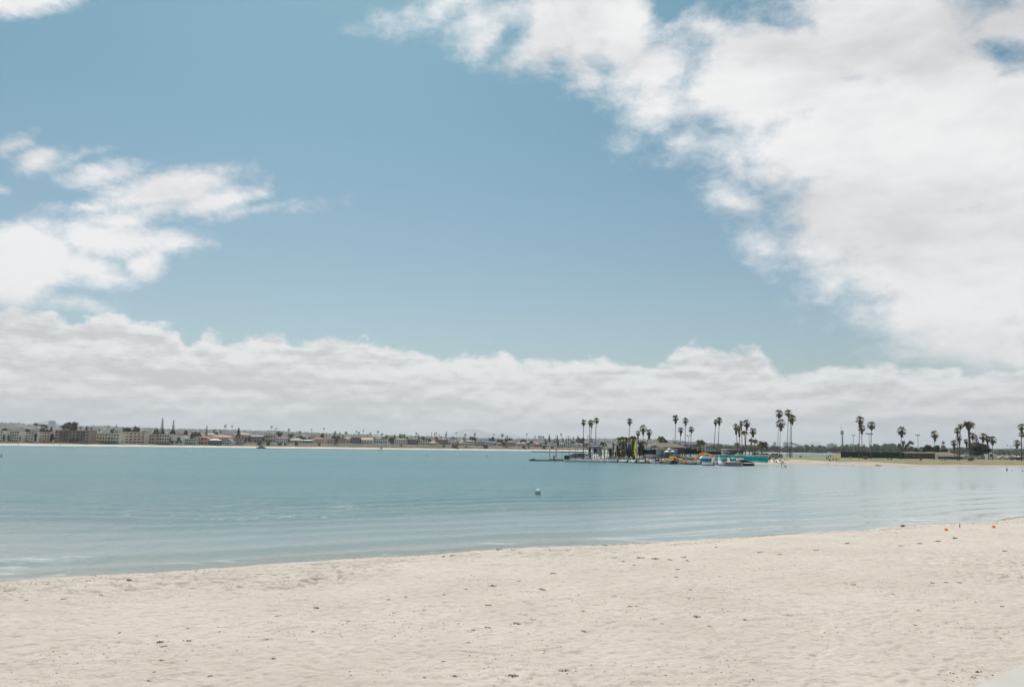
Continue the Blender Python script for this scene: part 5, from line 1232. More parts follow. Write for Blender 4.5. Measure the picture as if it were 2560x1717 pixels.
for i, (x0, xt, yt, xb, yb, wb) in enumerate([(640, 700, 430, 685, 985, 60), (910, 950, 425, 935, 985, 78)]):
    p = afloat('M1', x0, 1115); p.y += 1.0; p.z = .42; t = empty('feather_banner', p, ['white feather banner on the dock, left of the dark pile', 'white lettered feather banner on the dock, right of the dark pile'][i], 'banner', 'feather banners on the dock')
    zz = lambda y: at(zx('M1', x0), zy('M1', y), p.y).z - .42; X_ = lambda x: at(zx('M1', x), 1130, p.y).x - p.x
    tx, bx = X_(xt), X_(xb)
    MB().tube([(0, 0, 0), (tx * .35, 0, zz(yb)), (tx * .8, 0, zz(700)), (tx * 1.02, 0, zz(yt) + .1)], [.035, .03, .02, .012], 5).build('pole', M_METAL, t)
    MB().tube([(bx + wb / 2 * .012 * 1.0, 0, 0), (bx + .25, 0, zz(yb))], .02, 4).build('stay', M_BLACK, t)
    wv = W_('M1', wb, p.y) * 1.35
    sail_mesh([(bx - wv / 2, zz(yb)), (bx + wv / 2, zz(yb)), (tx + .26, zz(650)), (tx + .10, zz(yt)), (tx - .10, zz(yt)), (lerp(bx - wv / 2, tx, .5), zz(720))], M_CLOTH, t, 'cloth')
    for k in range(8):      # upright row of worn letters, unreadable at this distance
        zc = lerp(zz(yb) + .5, zz(620), k / 7.5); s_ = .15 * (1.15 if i else .8); xc = lerp(bx, tx, (k / 7.5) * .62) 
        b = MB(); b.box(xc - s_, xc + s_, -.03, -.022, zc - .05, zc + .03); 
        if k % 2: b.box(xc - s_, xc - s_ * .5, -.031, -.023, zc - .02, zc + .17)
        else: b.box(xc + s_ * .4, xc + s_, -.031, -.023, zc - .02, zc + .15)
        b.build('lettering', paint('6a5f63') if k > 3 else paint('9a5550'), t)
for (x, y0, lb) in ((1170, 850, 'thin dark pole standing on the long dock'), (1205, 580, 'thin pale mast right on the long dock')):
    p = afloat('M1', x, 1115); p.y += 1; p.z = .4; tag(MB().tube([(0, 0, 0), (0, 0, at(zx('M1', x), zy('M1', y0), p.y).z)], [.05, .03], 5).build('dock_mast', M_METAL, None, False, p), lb, 'pole')
for (x0, x1, lb) in ((660, 840, 'white kayak lying on the dock below the left banner'), (880, 1120, 'white kayak lying on the dock between pile and thin pole'), (1130, 1400, 'long white kayak lying at the right end of the dock')):
    p = afloat('M1', (x0 + x1) / 2, 1112); p.y += .9; p.z = .45; t = empty('kayak', p, lb, 'kayak', 'kayaks on the long dock'); w = W_('M1', x1 - x0, p.y)
    MB().loft([[(w * (k / 8 - .5), -.3 * math.sin(PI * (k / 8 * .94 + .03)), .3), (w * (k / 8 - .5), 0, .02 + .12 * abs(k / 4 - 1) ** 2), (w * (k / 8 - .5), .3 * math.sin(PI * (k / 8 * .94 + .03)), .3), (w * (k / 8 - .5), 0, .36)] for k in range(9)]).build('hull', paint('cdbcb8'), t, True)
    MB().lathe([(.0, .36), (.22, .37), (.2, .42), (0, .40)], 10).build('seat', paint('8f5a58'), t)
p = at(zx('M1', 1370), 1150, 283.); p.z = 0; t = empty('covered_boat', p + Vector((0, 1.2, 0)), 'dark boxy float with black cover left of the retaining wall', 'float'); w = W_('M1', 215, p.y); h = at(1418, zy('M1', 905), p.y).z
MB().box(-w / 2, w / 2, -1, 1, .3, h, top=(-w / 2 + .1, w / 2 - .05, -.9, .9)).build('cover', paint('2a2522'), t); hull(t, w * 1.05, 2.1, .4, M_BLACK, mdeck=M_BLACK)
# breakwater far behind the banners
b = MB(); 
for x in range(-40, 2080, 60):
    a, c = ground(zx('M1', x), zy('M1', 735)), ground(zx('M1', x + 60), zy('M1', 735)); a.y = c.y = 900; d0, d1 = ray(zx('M1', x), 1127), ray(zx('M1', x + 60), 1127)
    b.box(d0.x / d0.y * 900, d1.x / d1.y * 900, 900, 903, -.3, 1.05)
tag(b.build('floating_breakwater', paint('6b5a4d')), 'long thin brown breakwater lying across the far bay', 'breakwater')
# retaining wall with hedge, hut, pier
def wallbox(reg, x0, x1, ytop, ybase, Y, m, name, lb, cat, dpt=1.0, extra=None, z0=None, group=None):
    a, c = zx(reg, x0), zx(reg, x1); d0, d1 = ray(a, 1150), ray(c, 1150); X0, X1 = d0.x / d0.y * Y, d1.x / d1.y * Y
    zt = at((a + c) / 2, zy(reg, ytop), Y).z; zb = at((a + c) / 2, zy(reg, ybase), Y).z if z0 is None else z0
    t = empty(name, Vector(((X0 + X1) / 2, Y, zb)), lb, cat, group); w = X1 - X0
    MB().box(-w / 2, w / 2, 0, dpt, 0, zt - zb).build('panel' if cat == 'sign' else 'wall', m, t)
    return t, w, zt - zb
t, w, h = wallbox('M1', 1480, 2200, 882, 1030, 291, paint('6f6b64'), 'retaining_wall', 'grey retaining wall behind the sailing dinghies', 'wall', z0=-.5)
MB().box(-w / 2 - .05, w / 2 + .05, -.06, 1.1, h, h + .15).build('coping', M_CONC, t)
bb = pen_at(zx('M1', 1840), Y=293.); bb.z = at(1448, zy('M1', 885), 292).z; bb.x = ray(zx('M1', 1840), 1150).x / ray(zx('M1', 1840), 1150).y * 293
tree('hedge', bb, W_('M1', 740, 293), W_('M1', 62, 293), 0, 'hedge', M_TREED, 'long dark hedge on top of the grey retaining wall', None, 'hedge', 0)
for k in range(9):
    x = 1540 + k * 55; p = Vector((ray(zx('M1', x), 1130).x / ray(zx('M1', x), 1130).y * 296, 296, 1.7)); 
    t = MB().box(-.06, .06, -.06, .06, 0, at(zx('M1', x), zy('M1', 735), 296).z - 1.7).build('fence_post', M_WHITE, None, False, p); tag(t, 'white fence post above the hedge of the retaining wall', 'post', 'white fence posts above the hedge')
Yh = 286.0; Xh = lambda x: at(zx('M2', x), 1130, Yh).x; Zh = lambda y: at(zx('M2', 500), zy('M2', y), Yh).z
t = empty('boat_lift_hut', (Xh(545), Yh, 0), 'open hut with flat white and blue roof on blue posts', 'hut'); ox = Xh(545)
MB().box(Xh(165) - ox, Xh(705) - ox, 0, 5, Zh(566), Zh(546)).build('roof', M_WHITE, t); MB().box(Xh(165) - ox, Xh(705) - ox, -.05, -.01, Zh(600), Zh(567)).build('blue_fascia', BLUE, t)
MB().box(Xh(820) - ox, Xh(930) - ox, 0, 4, Zh(582), Zh(560)).build('side_roof', M_WHITE, t)
for x in (185, 325, 500, 690, 925): MB().box(Xh(x) - ox - .12, Xh(x) - ox + .12, 0, .24, 0.3, Zh(598)).build('post', BLUE if x in (325,) else paint('6d7076'), t)
MB().box(Xh(190) - ox, Xh(300) - ox, .6, 4, Zh(1020), Zh(790)).build('pier', paint('7c7a74'), t); MB().box(Xh(205) - ox, Xh(300) - ox, 2, 3, Zh(770), Zh(605)).build('cabin', paint('2b3238'), t)
MB().box(Xh(590) - ox, Xh(690) - ox, 2, 3.2, Zh(900), Zh(600)).build('locker', paint('8d8e8c'), t); MB().box(Xh(400) - ox, Xh(580) - ox, 3, 3.2, Zh(850), Zh(610)).build('back_panel', paint('3c4450'), t)
for x0, x1, y0, y1, lb in ((305, 430, 800, 960, 'long white ramp leaning under the hut'), (410, 500, 815, 915, 'short white ramp right of the long one')):
    p0 = Vector((Xh(x0), Yh - 1, Zh(y0))); p1 = Vector((Xh(x1), Yh - 2.5, Zh(y1))); tag(MB().tube([p0, p1], .16, 4).build('gangway', M_WHITE), lb, 'gangway')
wallbox('M2', 870, 1400, 945, 1040, 288, paint('857d72'), 'low_wall', 'low grey-brown wall behind the rightmost sailing dinghies', 'wall', z0=-.5)
wallbox('M2', 1400, 2400, 1000, 1060, 289, paint('a39c90'), 'low_wall', 'low wall behind the inflatable dinghies', 'wall', z0=-.5)
p = pen_at(zx('M2', 1720), Y=290.); w = W_('M2', 330, 290); t = MB().loft([[(w * (k / 8 - .5), -2, 0), (w * (k / 8 - .5), 0, 1.0 * math.sin(PI * (k / 8 * .96 + .02)) + .05), (w * (k / 8 - .5), 2, 0)] for k in range(9)]).build('sand_pile', m_fs, None, True, p + Vector((0, 0, .35))); tag(t, 'pale sand bank between the hedge and the low wall', 'sand pile')
# lamp posts with white globes
lampm = mat('lamp_globe', (.80, .80, .78), .25, .03)
for i, (x, y) in enumerate([(180, 350), (400, 352), (520, 342), (650, 337), (822, 338), (980, 332), (1110, 333), (1270, 332), (1485, 325), (1585, 324), (1860, 310), (2070, 302), (2768 , 435)]):
    px = zx('M2', x); Y = 299.0 if i < 12 else 303.; b0 = pen_at(px, Y=Y) if i < 13 else None; h = hgt(px, zy('M2', y), b0)
    if i == 12: h = hgt(px, zy('M3', 435), b0)
    t = empty('lamp_post', b0, '', 'lamp', 'globe lamp posts along the spit edge'); MB().tube([(0, 0, 0), (0, 0, h)], [.07, .045], 6).build('pole', M_METAL, t)
    MB().lathe([(.05, -.22), (.24, -.15), (.32, 0), (.24, .2), (.05, .27)], 10, (0, 0, h)).build('globe', lampm, t, True)
    LAB.add(t, px, 'tall post with white globe lamp', 'left of the hall' if i < 12 else 'just left of the hall roof')
for i, (x, y) in enumerate([(1265, 655), (1545, 712), (1915, 730), (1450, 525), (1355, 590)]):
    px = zx('M2', x); b0 = pen_at(px, Y=294.); h = hgt(px, zy('M2', y), b0); t = empty('garden_lamp', b0, '', 'lamp', 'small globe lamps in the grove'); MB().tube([(0, 0, 0), (0, 0, h)], .04, 5).build('pole', M_METAL, t)
    MB().lathe([(.05, -.14), (.18, 0), (.05, .15)], 8, (0, 0, h)).build('globe', lampm, t, True); LAB.add(t, px, 'small white globe lamp', 'in the dark grove')
# ------------------------------------------------------------------ hall, kiosk, stores and craft at the right part of the marina
def P_(reg, Y):
    return (lambda x: at(zx(reg, x), 1140, Y).x), (lambda x, y: at(zx(reg, x), zy(reg, y), Y).z)
Y = 318.0; X, Z = P_('M3', Y); ox = X(1080); oz = 1.8
t = empty('clubhouse', (ox, Y, oz), 'long hall with big grey-brown hipped roof', 'hall')
b = MB(); a, c, d_, e = X(400) - ox, X(1860) - ox, X(830) - ox, X(1190) - ox; z0 = Z(1080, 608) - oz; z1 = Z(1080, 340) - oz
b.add([(a, -1, z0), (c, -1, z0), (c, 15, z0), (a, 15, z0), (a, -1, z0 + .25), (c, -1, z0 + .25), (c, 15, z0 + .25), (a, 15, z0 + .25), (d_, 7, z1), (e, 7, z1)], [(0, 3, 2, 1), (0, 1, 5, 4), (1, 2, 6, 5), (2, 3, 7, 6), (3, 0, 4, 7), (4, 5, 9, 8), (5, 6, 9), (6, 7, 8, 9), (7, 4, 8)])
rf = b.build('roof', mat('shingle', (.185, .165, .130), .9, .12, 3), t)
for x in (875, 940, 1098, 1155): MB().lathe([(.28, -.3), (.28, .35), (.38, .4), (.38, .55), (.1, .62)], 8, (X(x) - ox, 5.6, z1 - .25)).build('roof_vent', M_BLACK, rf)
MB().box(a + 5, c - 5, 1, 13, -1, z0 + .02).build('wall', paint('c9c2b4'), t); MB().box(X(960) - ox, X(1140) - ox, 5.5, 8, z1 - .3, z1 + .35).build('ridge_cap', paint('94816a'), rf)
for k in range(6): MB().box(lerp(a, c, .3 + k * .09), lerp(a, c, .36 + k * .09), .9, 1.0, .9, 2.2).build('window', M_GLASS, t)
def fence(reg, x0, x1, ytop, ybot, Y, m, lb, n, name='fence', postm=None, z0=None, wire=False):
    postm = postm or (None if wire else m)
    X, Z = P_(reg, Y); xm = (x0 + x1) / 2; ox = X(xm); zb = Z(xm, ybot) if z0 is None else z0; h = Z(xm, ytop) - zb
    t = empty(name, (ox, Y, zb), lb, 'fence'); w = X(x1) - X(x0)
    if not wire: MB().box(-w / 2, w / 2, .02, .06, .05, h).build('screen', m, t)
    for k in range(n + 1): MB().box(-w / 2 + w * k / n - .05, -w / 2 + w * k / n + .05, -.06, .02, -.5, h + .05).build('post', postm or M_METAL, t)
    MB().tube([(-w / 2, 0, h), (w / 2, 0, h)], .045, 5).build('rail', postm or M_METAL, t)
    if wire:
        b = MB()
        for k in range(1, 5): b.tube([(-w / 2, .03, h * k / 5), (w / 2, .03, h * k / 5)], .02, 4)
        b.build('wire', m, t)
    return t
DK = mat('windscreen_cloth', (.016, .024, .024), .9, .15, .6); DG = mat('court_screen', (.028, .055, .045), .9, .12, .5)
fence('M3', -600, 705, 672, 870, 301., DK, 'black screened fence left of the grey kiosk', 14); fence('M3', 1490, 2330, 660, 860, 301., DK, 'black screened fence between kiosk and orange rack', 10)
fence('M4', 190, 1140, 595, 730, 298., DK, 'black screened fence below the upright surfboards', 8)
fence('Q4', 893, 2045, 877, 985, 372., DG, 'long dark green windscreen fence of the courts', 16); fence('Q4', 900, 2338, 775, 985, 380., M_METAL, 'tall wire fence line above the green windscreen', 12, wire=True)
fence('Q5', 665, 1142, 1022, 1090, 372., mat('teal_screen', (.05, .12, .11), .9, .1), 'short teal fence left of the date palm', 6); fence('Q5', 1142, 2700, 1022, 1092, 380., M_METAL, 'low chain fence in front of the white vehicles', 26, wire=True)
fence('Q5', -130, 600, 955, 1068, 380., mat('brown_mesh', (.10, .09, .08), .9, .2, .4), 'brown see-through mesh fence before the mound', 8)
fence('Q4', -60, 890, 905, 975, 400., M_METAL, 'thin wire fence along the lagoon edge', 14, wire=True)
fence('Q3', -30, 1580, 1103, 1135, 292., M_METAL, 'long white railing behind the teal kayak racks', 22, wire=True, postm=M_WHITE)
# grey kiosk, umbrellas, blue slides
Y = 291.; X, Z = P_('M3', Y)
t = empty('kiosk', (X(920), Y, 1.6), 'grey metal kiosk with shutters under the hall eaves', 'kiosk'); ox = X(920)
MB().box(X(712) - ox, X(1130) - ox, 0, 4, 0, Z(900, 655) - 1.6).build('wall', paint('8f9496'), t); MB().box(X(705) - ox, X(950) - ox, -.3, 4.2, Z(900, 655) - 1.6, Z(900, 640) - 1.6).build('roof', M_WHITE, t)
for x in (840, 985, 1060): MB().box(X(x) - ox, X(x + 60) - ox, -.05, -.02, .2, Z(900, 700) - 1.6).build('shutter', paint('60656a'), t)
t = empty('shade_sail', (X(860), Y - .5, Z(860, 655)), 'two orange inflatable cushions on the kiosk roof', 'cushions'); t['name'] = ''
del t['name']
for x in (815, 892): MB().lathe([(.0, 0), (.30, .02), (.36, .3), (.30, .6), (.0, .7)], 10, (X(x) - X(860), .6, 0)).build('cushion', ORANGE, t, True)
for (x, y0, y1, r_, lb) in ((1010, 698, 765, 135, 'white patio umbrella left in front of the kiosk'), (1190, 690, 770, 110, 'white patio umbrella right in front of the kiosk'), (1075, 615, 665, 80, 'white canopy tent behind the patio umbrellas')):
    p = Vector((X(x), Y - 3, .9)); rr_ = W_('M3', r_, Y); t = empty('patio_umbrella' if 'umbrella' in lb else 'canopy_tent', p, lb, 'umbrella' if 'umbrella' in lb else 'tent'); zt = Z(x, y0) - .9; zb = Z(x, y1) - .9
    MB().lathe([(rr_, zb), (rr_ * .5, lerp(zb, zt, .62)), (.04, zt)], 8).build('canopy', M_WHITE, t); MB().tube([(0, 0, 0), (0, 0, zt)], .05, 6).build('pole', M_WOOD, t)
def slab_stack(reg, quads, Y, name, lb, cat):
    X, Z = P_(reg, Y); t = empty(name, (X(quads[0][0]), Y, Z(quads[0][0], quads[0][3])), lb, cat); ox, oz = X(quads[0][0]), Z(quads[0][0], quads[0][3])
    for k, (x0, x1, y0, y1, m, nm) in enumerate(quads): MB().box(X(x0) - ox, X(x1) - ox, k * .25, k * .25 + .9, Z(x0, y1) - oz, Z(x0, y0) - oz, top=(X(x0 + 8) - ox, X(x1 - 8) - ox, k * .25 + .1, k * .25 + .8)).build(nm, m, t)
    return t
slab_stack('M3', [(1250, 1375, 760, 860, paint('1b6fae'), 'side'), (1375, 1445, 670, 870, paint('23a0c4'), 'tower'), (1440, 1500, 720, 860, paint('155f94'), 'slide'), (1270, 1310, 850, 935, paint('1a7fb5'), 'leg')], 288., 'inflatable_slide', 'bright blue inflatable water slide right of the umbrellas', 'slide')
for i, (x, c1) in enumerate(((1195, '1d7fb0'), (1255, 'c95a50'), (1325, 'd77a70'), (1475, 'c8574c'))):
    X, Z = P_('M3', 299.); tag(MB().box(-.25, .25, 0, .08, 0, 1.1, top=(-.12, .12, 0, .08)).build('display_board', paint(c1), None, False, (X(x), 299, Z(x, 725))), '', 'board', 'small coloured boards on the fence by the kiosk'); LAB.add([o for o in C.objects][-1], zx('M3', x), 'small coloured board' if i else 'small blue board', 'on the fence under the hall eaves')
# dark wooden pergola
X, Z = P_('M3', 292.); t = empty('pergola', (X(1640), 292, 1.3), 'dark wooden pergola at the right end of the hall', 'pergola'); ox = X(1640)
for x in (1548, 1640, 1735): MB().box(X(x) - ox - .1, X(x) - ox + .1, 0, .2, -.4, Z(x, 605) - 1.3).box(X(x) - ox - .1, X(x) - ox + .1, 3, 3.2, -.4, Z(x, 605) - 1.3).build('post', paint('5a4036'), t)
for k in range(7): MB().box(X(1535) - ox, X(1760) - ox, k * .5, k * .5 + .1, Z(1640, 612) - 1.3, Z(1640, 598) - 1.3).build('beam', paint('4c352d'), t)
# brown ramp block and pale retaining slab
X, Z = P_('M3', 279.); ox = X(1320); t = empty('ramp_wall', (ox, 279, -.3), 'brown sloping concrete ramp wall above the orange kayaks', 'ramp')
b = MB(); pr = [(1310, 1040), (1310, 905), (1340, 875), (1450, 872), (1700, 1000), (1760, 1080)]
b.loft([[(X(x) - ox, y, Z(x, yy) + .3) for x, yy in pr] for y in (0, 4)]); b.build('wall', paint('8a7767'), t)
X, Z = P_('M3', 284.); ox = X(1950); t = empty('boat_ramp', (ox, 284, 0), 'pale concrete slab with low wall behind the orange kayaks', 'ramp')
MB().box(X(1600) - ox, X(1840) - ox, 0, 5, -.4, Z(1700, 935)).box(X(1840) - ox, X(2330) - ox, 0, 3, -.4, Z(2000, 975)).build('slab', paint('b9b0a2'), t); MB().box(X(1820) - ox, X(2080) - ox, -.1, -.02, Z(1900, 1085), Z(1900, 1000)).build('grooved_face', paint('8f877b'), t)
# wooden landing with railing and stairs
Y = 276.; X, Z = P_('M3', Y); ox = X(600); t = empty('landing', (ox, Y, 0), 'dark wooden landing with railing, posts and stairs', 'landing'); zf = Z(800, 1000); zr = Z(800, 890)
DW_ = paint('4a3a30'); MB().box(X(230) - ox, X(1310) - ox, 0, 4, zf - .2, zf).build('floor', DW_, t)
for x in range(230, 1311, 120): MB().box(X(x) - ox - .1, X(x) - ox + .1, .05, .25, -.5, zf - .2).build('post', DW_, t)
b = MB(); 
for x in range(480, 1301, 22): b.box(X(x) - ox - .03, X(x) - ox + .03, .02, .08, zf, zr)
b.box(X(470) - ox, X(1305) - ox, 0, .1, zr, zr + .1).build('railing', paint('2c2624'), t)
b = MB()
for k in range(9): b.box(X(520 + k * 26) - ox, X(560 + k * 26) - ox, -1.2, 0, lerp(.35, zf, k / 9), lerp(.35, zf, k / 9) + .1)
b.build('stairs', DW_, t)
X, Z = P_('M3', 274.5); t = empty('banner_sign', (X(338), 274.5, Z(338, 990)), 'white-blue banner sign on the landing railing', 'sign'); ox = X(338); w = X(460) - X(215); h = Z(338, 862) - Z(338, 990)
MB().box(-w / 2, w / 2, 0, .06, 0, h).build('panel', paint('b4c4d6'), t); MB().tube([(-w * .32, -.02, h * .55), (-w * .1, -.02, h * .66), (w * .12, -.02, h * .50), (w * .02, -.02, h * .34), (-w * .2, -.02, h * .36)], .05, 5).build('emblem', paint('7193b4'), t); MB().box(-w * .42, w * .3, -.012, -.002, h * .14, h * .2).build('lettering', paint('8ba4bd'), t)
MB().box(w * .36, w * .44, -.03, -.005, 0, h * .6).build('orange_mark', paint('c98a4e'), t)
X, Z = P_('M3', 299.5); 
for (x0, x1, y0, y1, lb, c1, c2) in ((280, 400, 600, 690, 'square sign with blue and orange corner on the black fence', 'd8dcdc', '1f8fb8'), (235, 300, 545, 600, 'small white sign above the square one', 'd2d4d2', '3b4a5c')):
    t = empty('fence_sign', (X((x0 + x1) / 2), 299.5, Z(x0, y1)), lb, 'sign'); w = X(x1) - X(x0); h = Z(x0, y0) - Z(x0, y1); MB().box(-w / 2, w / 2, 0, .06, 0, h).build('panel', paint(c1), t)
    MB().add([(-w * .4, -.01, h * .8), (-w * .3, -.01, h * .2), (w * .3, -.01, h * .75)], [(0, 1, 2)]).build('emblem', paint(c2), t); 
    if x0 == 280: MB().add([(w * .1, -.012, 0), (w * .5, -.012, 0), (w * .5, -.012, h * .6)], [(0, 1, 2)]).build('orange_corner', ORANGE, t)
# boats stored on the upper deck left of the hall
for (x0, x1, yb, c, lb) in ((500, 700, 640, 'b9bfc3', 'grey-white boat on a trailer above the black fence'), (20, 200, 650, '9fa6ab', 'pale boat on a trailer left of the fence signs')):
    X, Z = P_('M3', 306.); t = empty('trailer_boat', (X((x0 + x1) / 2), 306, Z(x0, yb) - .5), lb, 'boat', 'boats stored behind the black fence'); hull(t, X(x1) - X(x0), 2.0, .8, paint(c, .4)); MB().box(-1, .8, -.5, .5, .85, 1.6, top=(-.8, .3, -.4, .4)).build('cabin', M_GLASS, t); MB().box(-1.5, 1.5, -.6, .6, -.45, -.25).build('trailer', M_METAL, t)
# two-storey white building with blinds, seen behind the sail
X, Z = P_('M3', 345.); t = empty('white_building', (X(60), 345, 1.8), 'small white building with narrow windows right of the green sail', 'building'); w = X(130) - X(-40); h = Z(60, 440) - 1.8
MB().box(-w / 2, w / 2, 0, 6, 0, h).build('wall', paint('bcc3c8'), t)
for k in (-.25, -.05, .15, .35): window(t, w * k, -.05, h - 1.7, .4, 1.2)
# ---- jet skis and small craft
def jetski(reg, x0, x1, yb, body, seat, lb, rz=0.0):
    p = afloat(reg, (x0 + x1) / 2, yb, .45); p.y += 1.5; t = empty('water_scooter', p, lb, 'jet ski', 'water scooters on the docks', rz); L_ = max(2.2, min(3.2, W_(reg, x1 - x0, p.y)))
    MB().loft(hull_sections(L_, 1.1, .5)).build('hull', body, t, True); MB().box(-L_ * .42, L_ * .12, -.2, .2, .52, .88, top=(-L_ * .38, L_ * .08, -.14, .14)).build('seat', seat, t)
    MB().box(L_ * .02, L_ * .42, -.3, .3, .55, .95, top=(L_ * .06, L_ * .2, -.2, .2)).build('bow_cover', body, t); MB().tube([(L_ * .08, -.38, 1.12), (L_ * .05, 0, 1.05), (L_ * .08, .38, 1.12)], .04, 5).build('handlebar', M_BLACK, t)
RED = paint('c4564e'); TAN = paint('c9c0ae')
for a in [(510, 620, 1195, M_WHITE, paint('8e8e8c'), 'white jet ski leftmost on the dock by the stairs', 2.6), (600, 730, 1198, M_WHITE, M_BLACK, 'white jet ski with dark seat right of the leftmost', 2.9), (750, 850, 1200, RED, M_WHITE, 'red and white jet ski near the black and white one', 2.4),
          (850, 955, 1185, M_BLACK, M_WHITE, 'black jet ski with white cover', 3.1), (955, 1120, 1198, TAN, paint('a89c84'), 'tan and white jet ski before the kayak heap', 2.8), (1185, 1310, 1188, paint('9ccbe2'), M_WHITE, 'light blue jet ski in front of the orange kayaks', 3.4), (1315, 1405, 1196, M_BLACK, RED, 'black and red jet ski in front of the orange kayaks', 2.5),
          (1420, 1560, 1198, M_WHITE, RED, 'white and red jet ski right of the black one', 3.0), (1570, 1680, 1200, paint('d8d4d0'), paint('a04848'), 'pale jet ski at the right end of the row', 2.7)]: jetski('M3', *a)
# heap of orange kayaks
def kay(L_, m, parent=None):
    b = MB(); b.loft([[(L_ * (k / 8 - .5), -.36 * math.sin(PI * (k / 8 * .92 + .04)), .22), (L_ * (k / 8 - .5), 0, .0 + .18 * abs(k / 4 - 1) ** 2), (L_ * (k / 8 - .5), .36 * math.sin(PI * (k / 8 * .92 + .04)), .22), (L_ * (k / 8 - .5), 0, .32 + .08 * abs(k / 4 - 1) ** 2)] for k in range(9)])
    return b
ks = random.Random(2); kd = kay(3.2, ORANGE).build('tmp', None); kdd = kd.data; bpy.data.objects.remove(kd)
hullm = [paint('efb259'), paint('f3bb68'), paint('eaa958')]
for i in range(20):
    u = i / 19; x = lerp(1150, 1930, u) + ks.uniform(-15, 15); zt = .9 + 1.5 * math.sin(PI * min(1, .15 + u * .95)) * ks.uniform(.35, 1); p = afloat('M3', x, 1195, .5); p.y += 3.5 + ks.uniform(-.8, 1.2); p.z = max(.5, zt - .5)
    t = empty('kayak', p, 'orange kayak lying in the jumbled heap on the dock', 'kayak', 'orange kayaks heaped on the dock', ks.uniform(-.6, .6) + (PI / 2.3 if i % 3 == 0 else 0)); h_ = child('hull', kdd, t, hullm[i % 3]); h_.rotation_euler = (ks.uniform(-.5, .5), ks.uniform(-.35, .35), 0)
    MB().lathe([(0, .3), (.24, .33), (.2, .38), (0, .36)], 8).build('seat', paint('8c6a3c'), t)
# ---- fan-shaped rack of orange kayaks standing on end
def stand(name, p, L_, m, lb, grp, lean, side, cat='kayak', wk=1.0, tip=None):
    t = empty(name, p, lb, cat, grp); o = child('hull', kdd, t, m, (L_ / 3.2, wk, 1.0)); o.rotation_euler = Matrix.Rotation(side, 4, 'Y').to_3x3().to_euler(); 
    M_ = Matrix.Rotation(side, 3, 'Y') @ Matrix.Rotation(lean, 3, 'X') @ Matrix(((0, 1, 0), (0, 0, 1), (1, 0, 0))).transposed()
    ax = Vector((math.sin(side), math.sin(lean) * .9, math.cos(side) * math.cos(lean))).normalized(); sd_ = Vector((math.cos(side), 0, -math.sin(side))).normalized(); nr_ = sd_.cross(ax) * -1
    o.rotation_euler = Matrix((ax, sd_, ax.cross(sd_))).transposed().to_euler(); o.location = ax * L_ / 2
    if tip is not None:
        q = MB().lathe([(.05, -.1), (.17, .0), (.19, .5), (.15, .8), (.02, .85)], 8).build('end_section', tip, t, True); q.rotation_euler = ax.to_track_quat('Z', 'Y').to_euler()
    return t
Y = 268.; X, Z = P_('M4', Y); N_ = 26
for i in range(N_):
    u = i / (N_ - 1); xb = lerp(110, 905, u); xt = lerp(225, 855, u); arch = math.sin(PI * u) ** .55; yt = lerp(790, 615, arch) if u < .5 else lerp(840, 615, arch); yb = 960
    p = Vector((X(xb), Y + 1.5 * math.sin(PI * u), max(.3, Z(xb, yb)))); top = Vector((X(xt), Y, Z(xt, yt))); L_ = (Vector((top.x - p.x, 0, top.z - p.z))).length
    stand('kayak', p, max(1.6, L_), hullm[i % 3], '', 'orange kayaks standing fanned on the rack', .12, math.atan2(top.x - p.x, top.z - p.z), tip=paint('d9653f') if u < .3 or u > .8 else None)
    LAB.add([o for o in C.objects if o.name.startswith('kayak')][-1] if False else bpy.data.objects[[o.name for o in C.objects if o.type == 'EMPTY'][-1]], zx('M4', xb), 'orange kayak standing upright', 'in the left half of the fan rack' if u < .5 else 'in the right half of the fan rack')
# long racks of teal kayaks
DB = paint('1363a0', .5); T2 = paint('22cbc4', .5); T3 = paint('18aeb0', .5)
def teal(px, yt, yb, Y, i, zone, two=False):
    b0 = at(px, yb, Y); L_ = at(px, yt, Y).z - b0.z
    t = empty('kayak', b0, '', 'kayak', 'teal kayaks standing in the long rack', 0); o = child('hull', kdd, t, [T2, TEAL, T3][i % 3], (max(.6, L_ * 1.05) / 3.2, .62, .8)); ax = Vector((rnd.uniform(-.04, .04), .28, 1)).normalized(); sd_ = Vector((.12, .98, -.25)); sd_ = (sd_ - ax * sd_.dot(ax)).normalized()
    o.rotation_euler = Matrix((ax, sd_, ax.cross(sd_))).transposed().to_euler(); o.location = ax * L_ / 2
    q = MB().box(-.10, .10, -.26, -.12, 0, L_ * .26, top=(-.07, .07, -.26, -.12)).build('blue_seat', DB, t) if i % 3 == 0 else None
    if q: q.location = (ax * L_ * (.38 + .1 * (i % 2)))
    LAB.add(t, px, 'teal kayak on end', zone)
k = 0
for i in range(33): 
    px = lerp(zx('M5', 25), zx('M5', 950), i / 32); teal(px, lerp(1139.3, 1139.8, i / 32), lerp(1152.6, 1156.5, i / 32), 262. + i * .05, i, 'in the dense right part of the long rack' if i > 16 else 'in the middle part of the long rack')
for i in range(42):
    u = i / 41; x = lerp(935, 2090, u)
    if 1405 < x < 1475 or 1045 < x < 1100 or 1730 < x < 1765: continue
    teal(zx('M4', x), zy('M4', 738), zy('M4', 830), 272., i, 'on the upper left rack')
    if x < 1760: teal(zx('M4', x + 6), zy('M4', 835), zy('M4', 985), 269., i, 'on the lower left rack')
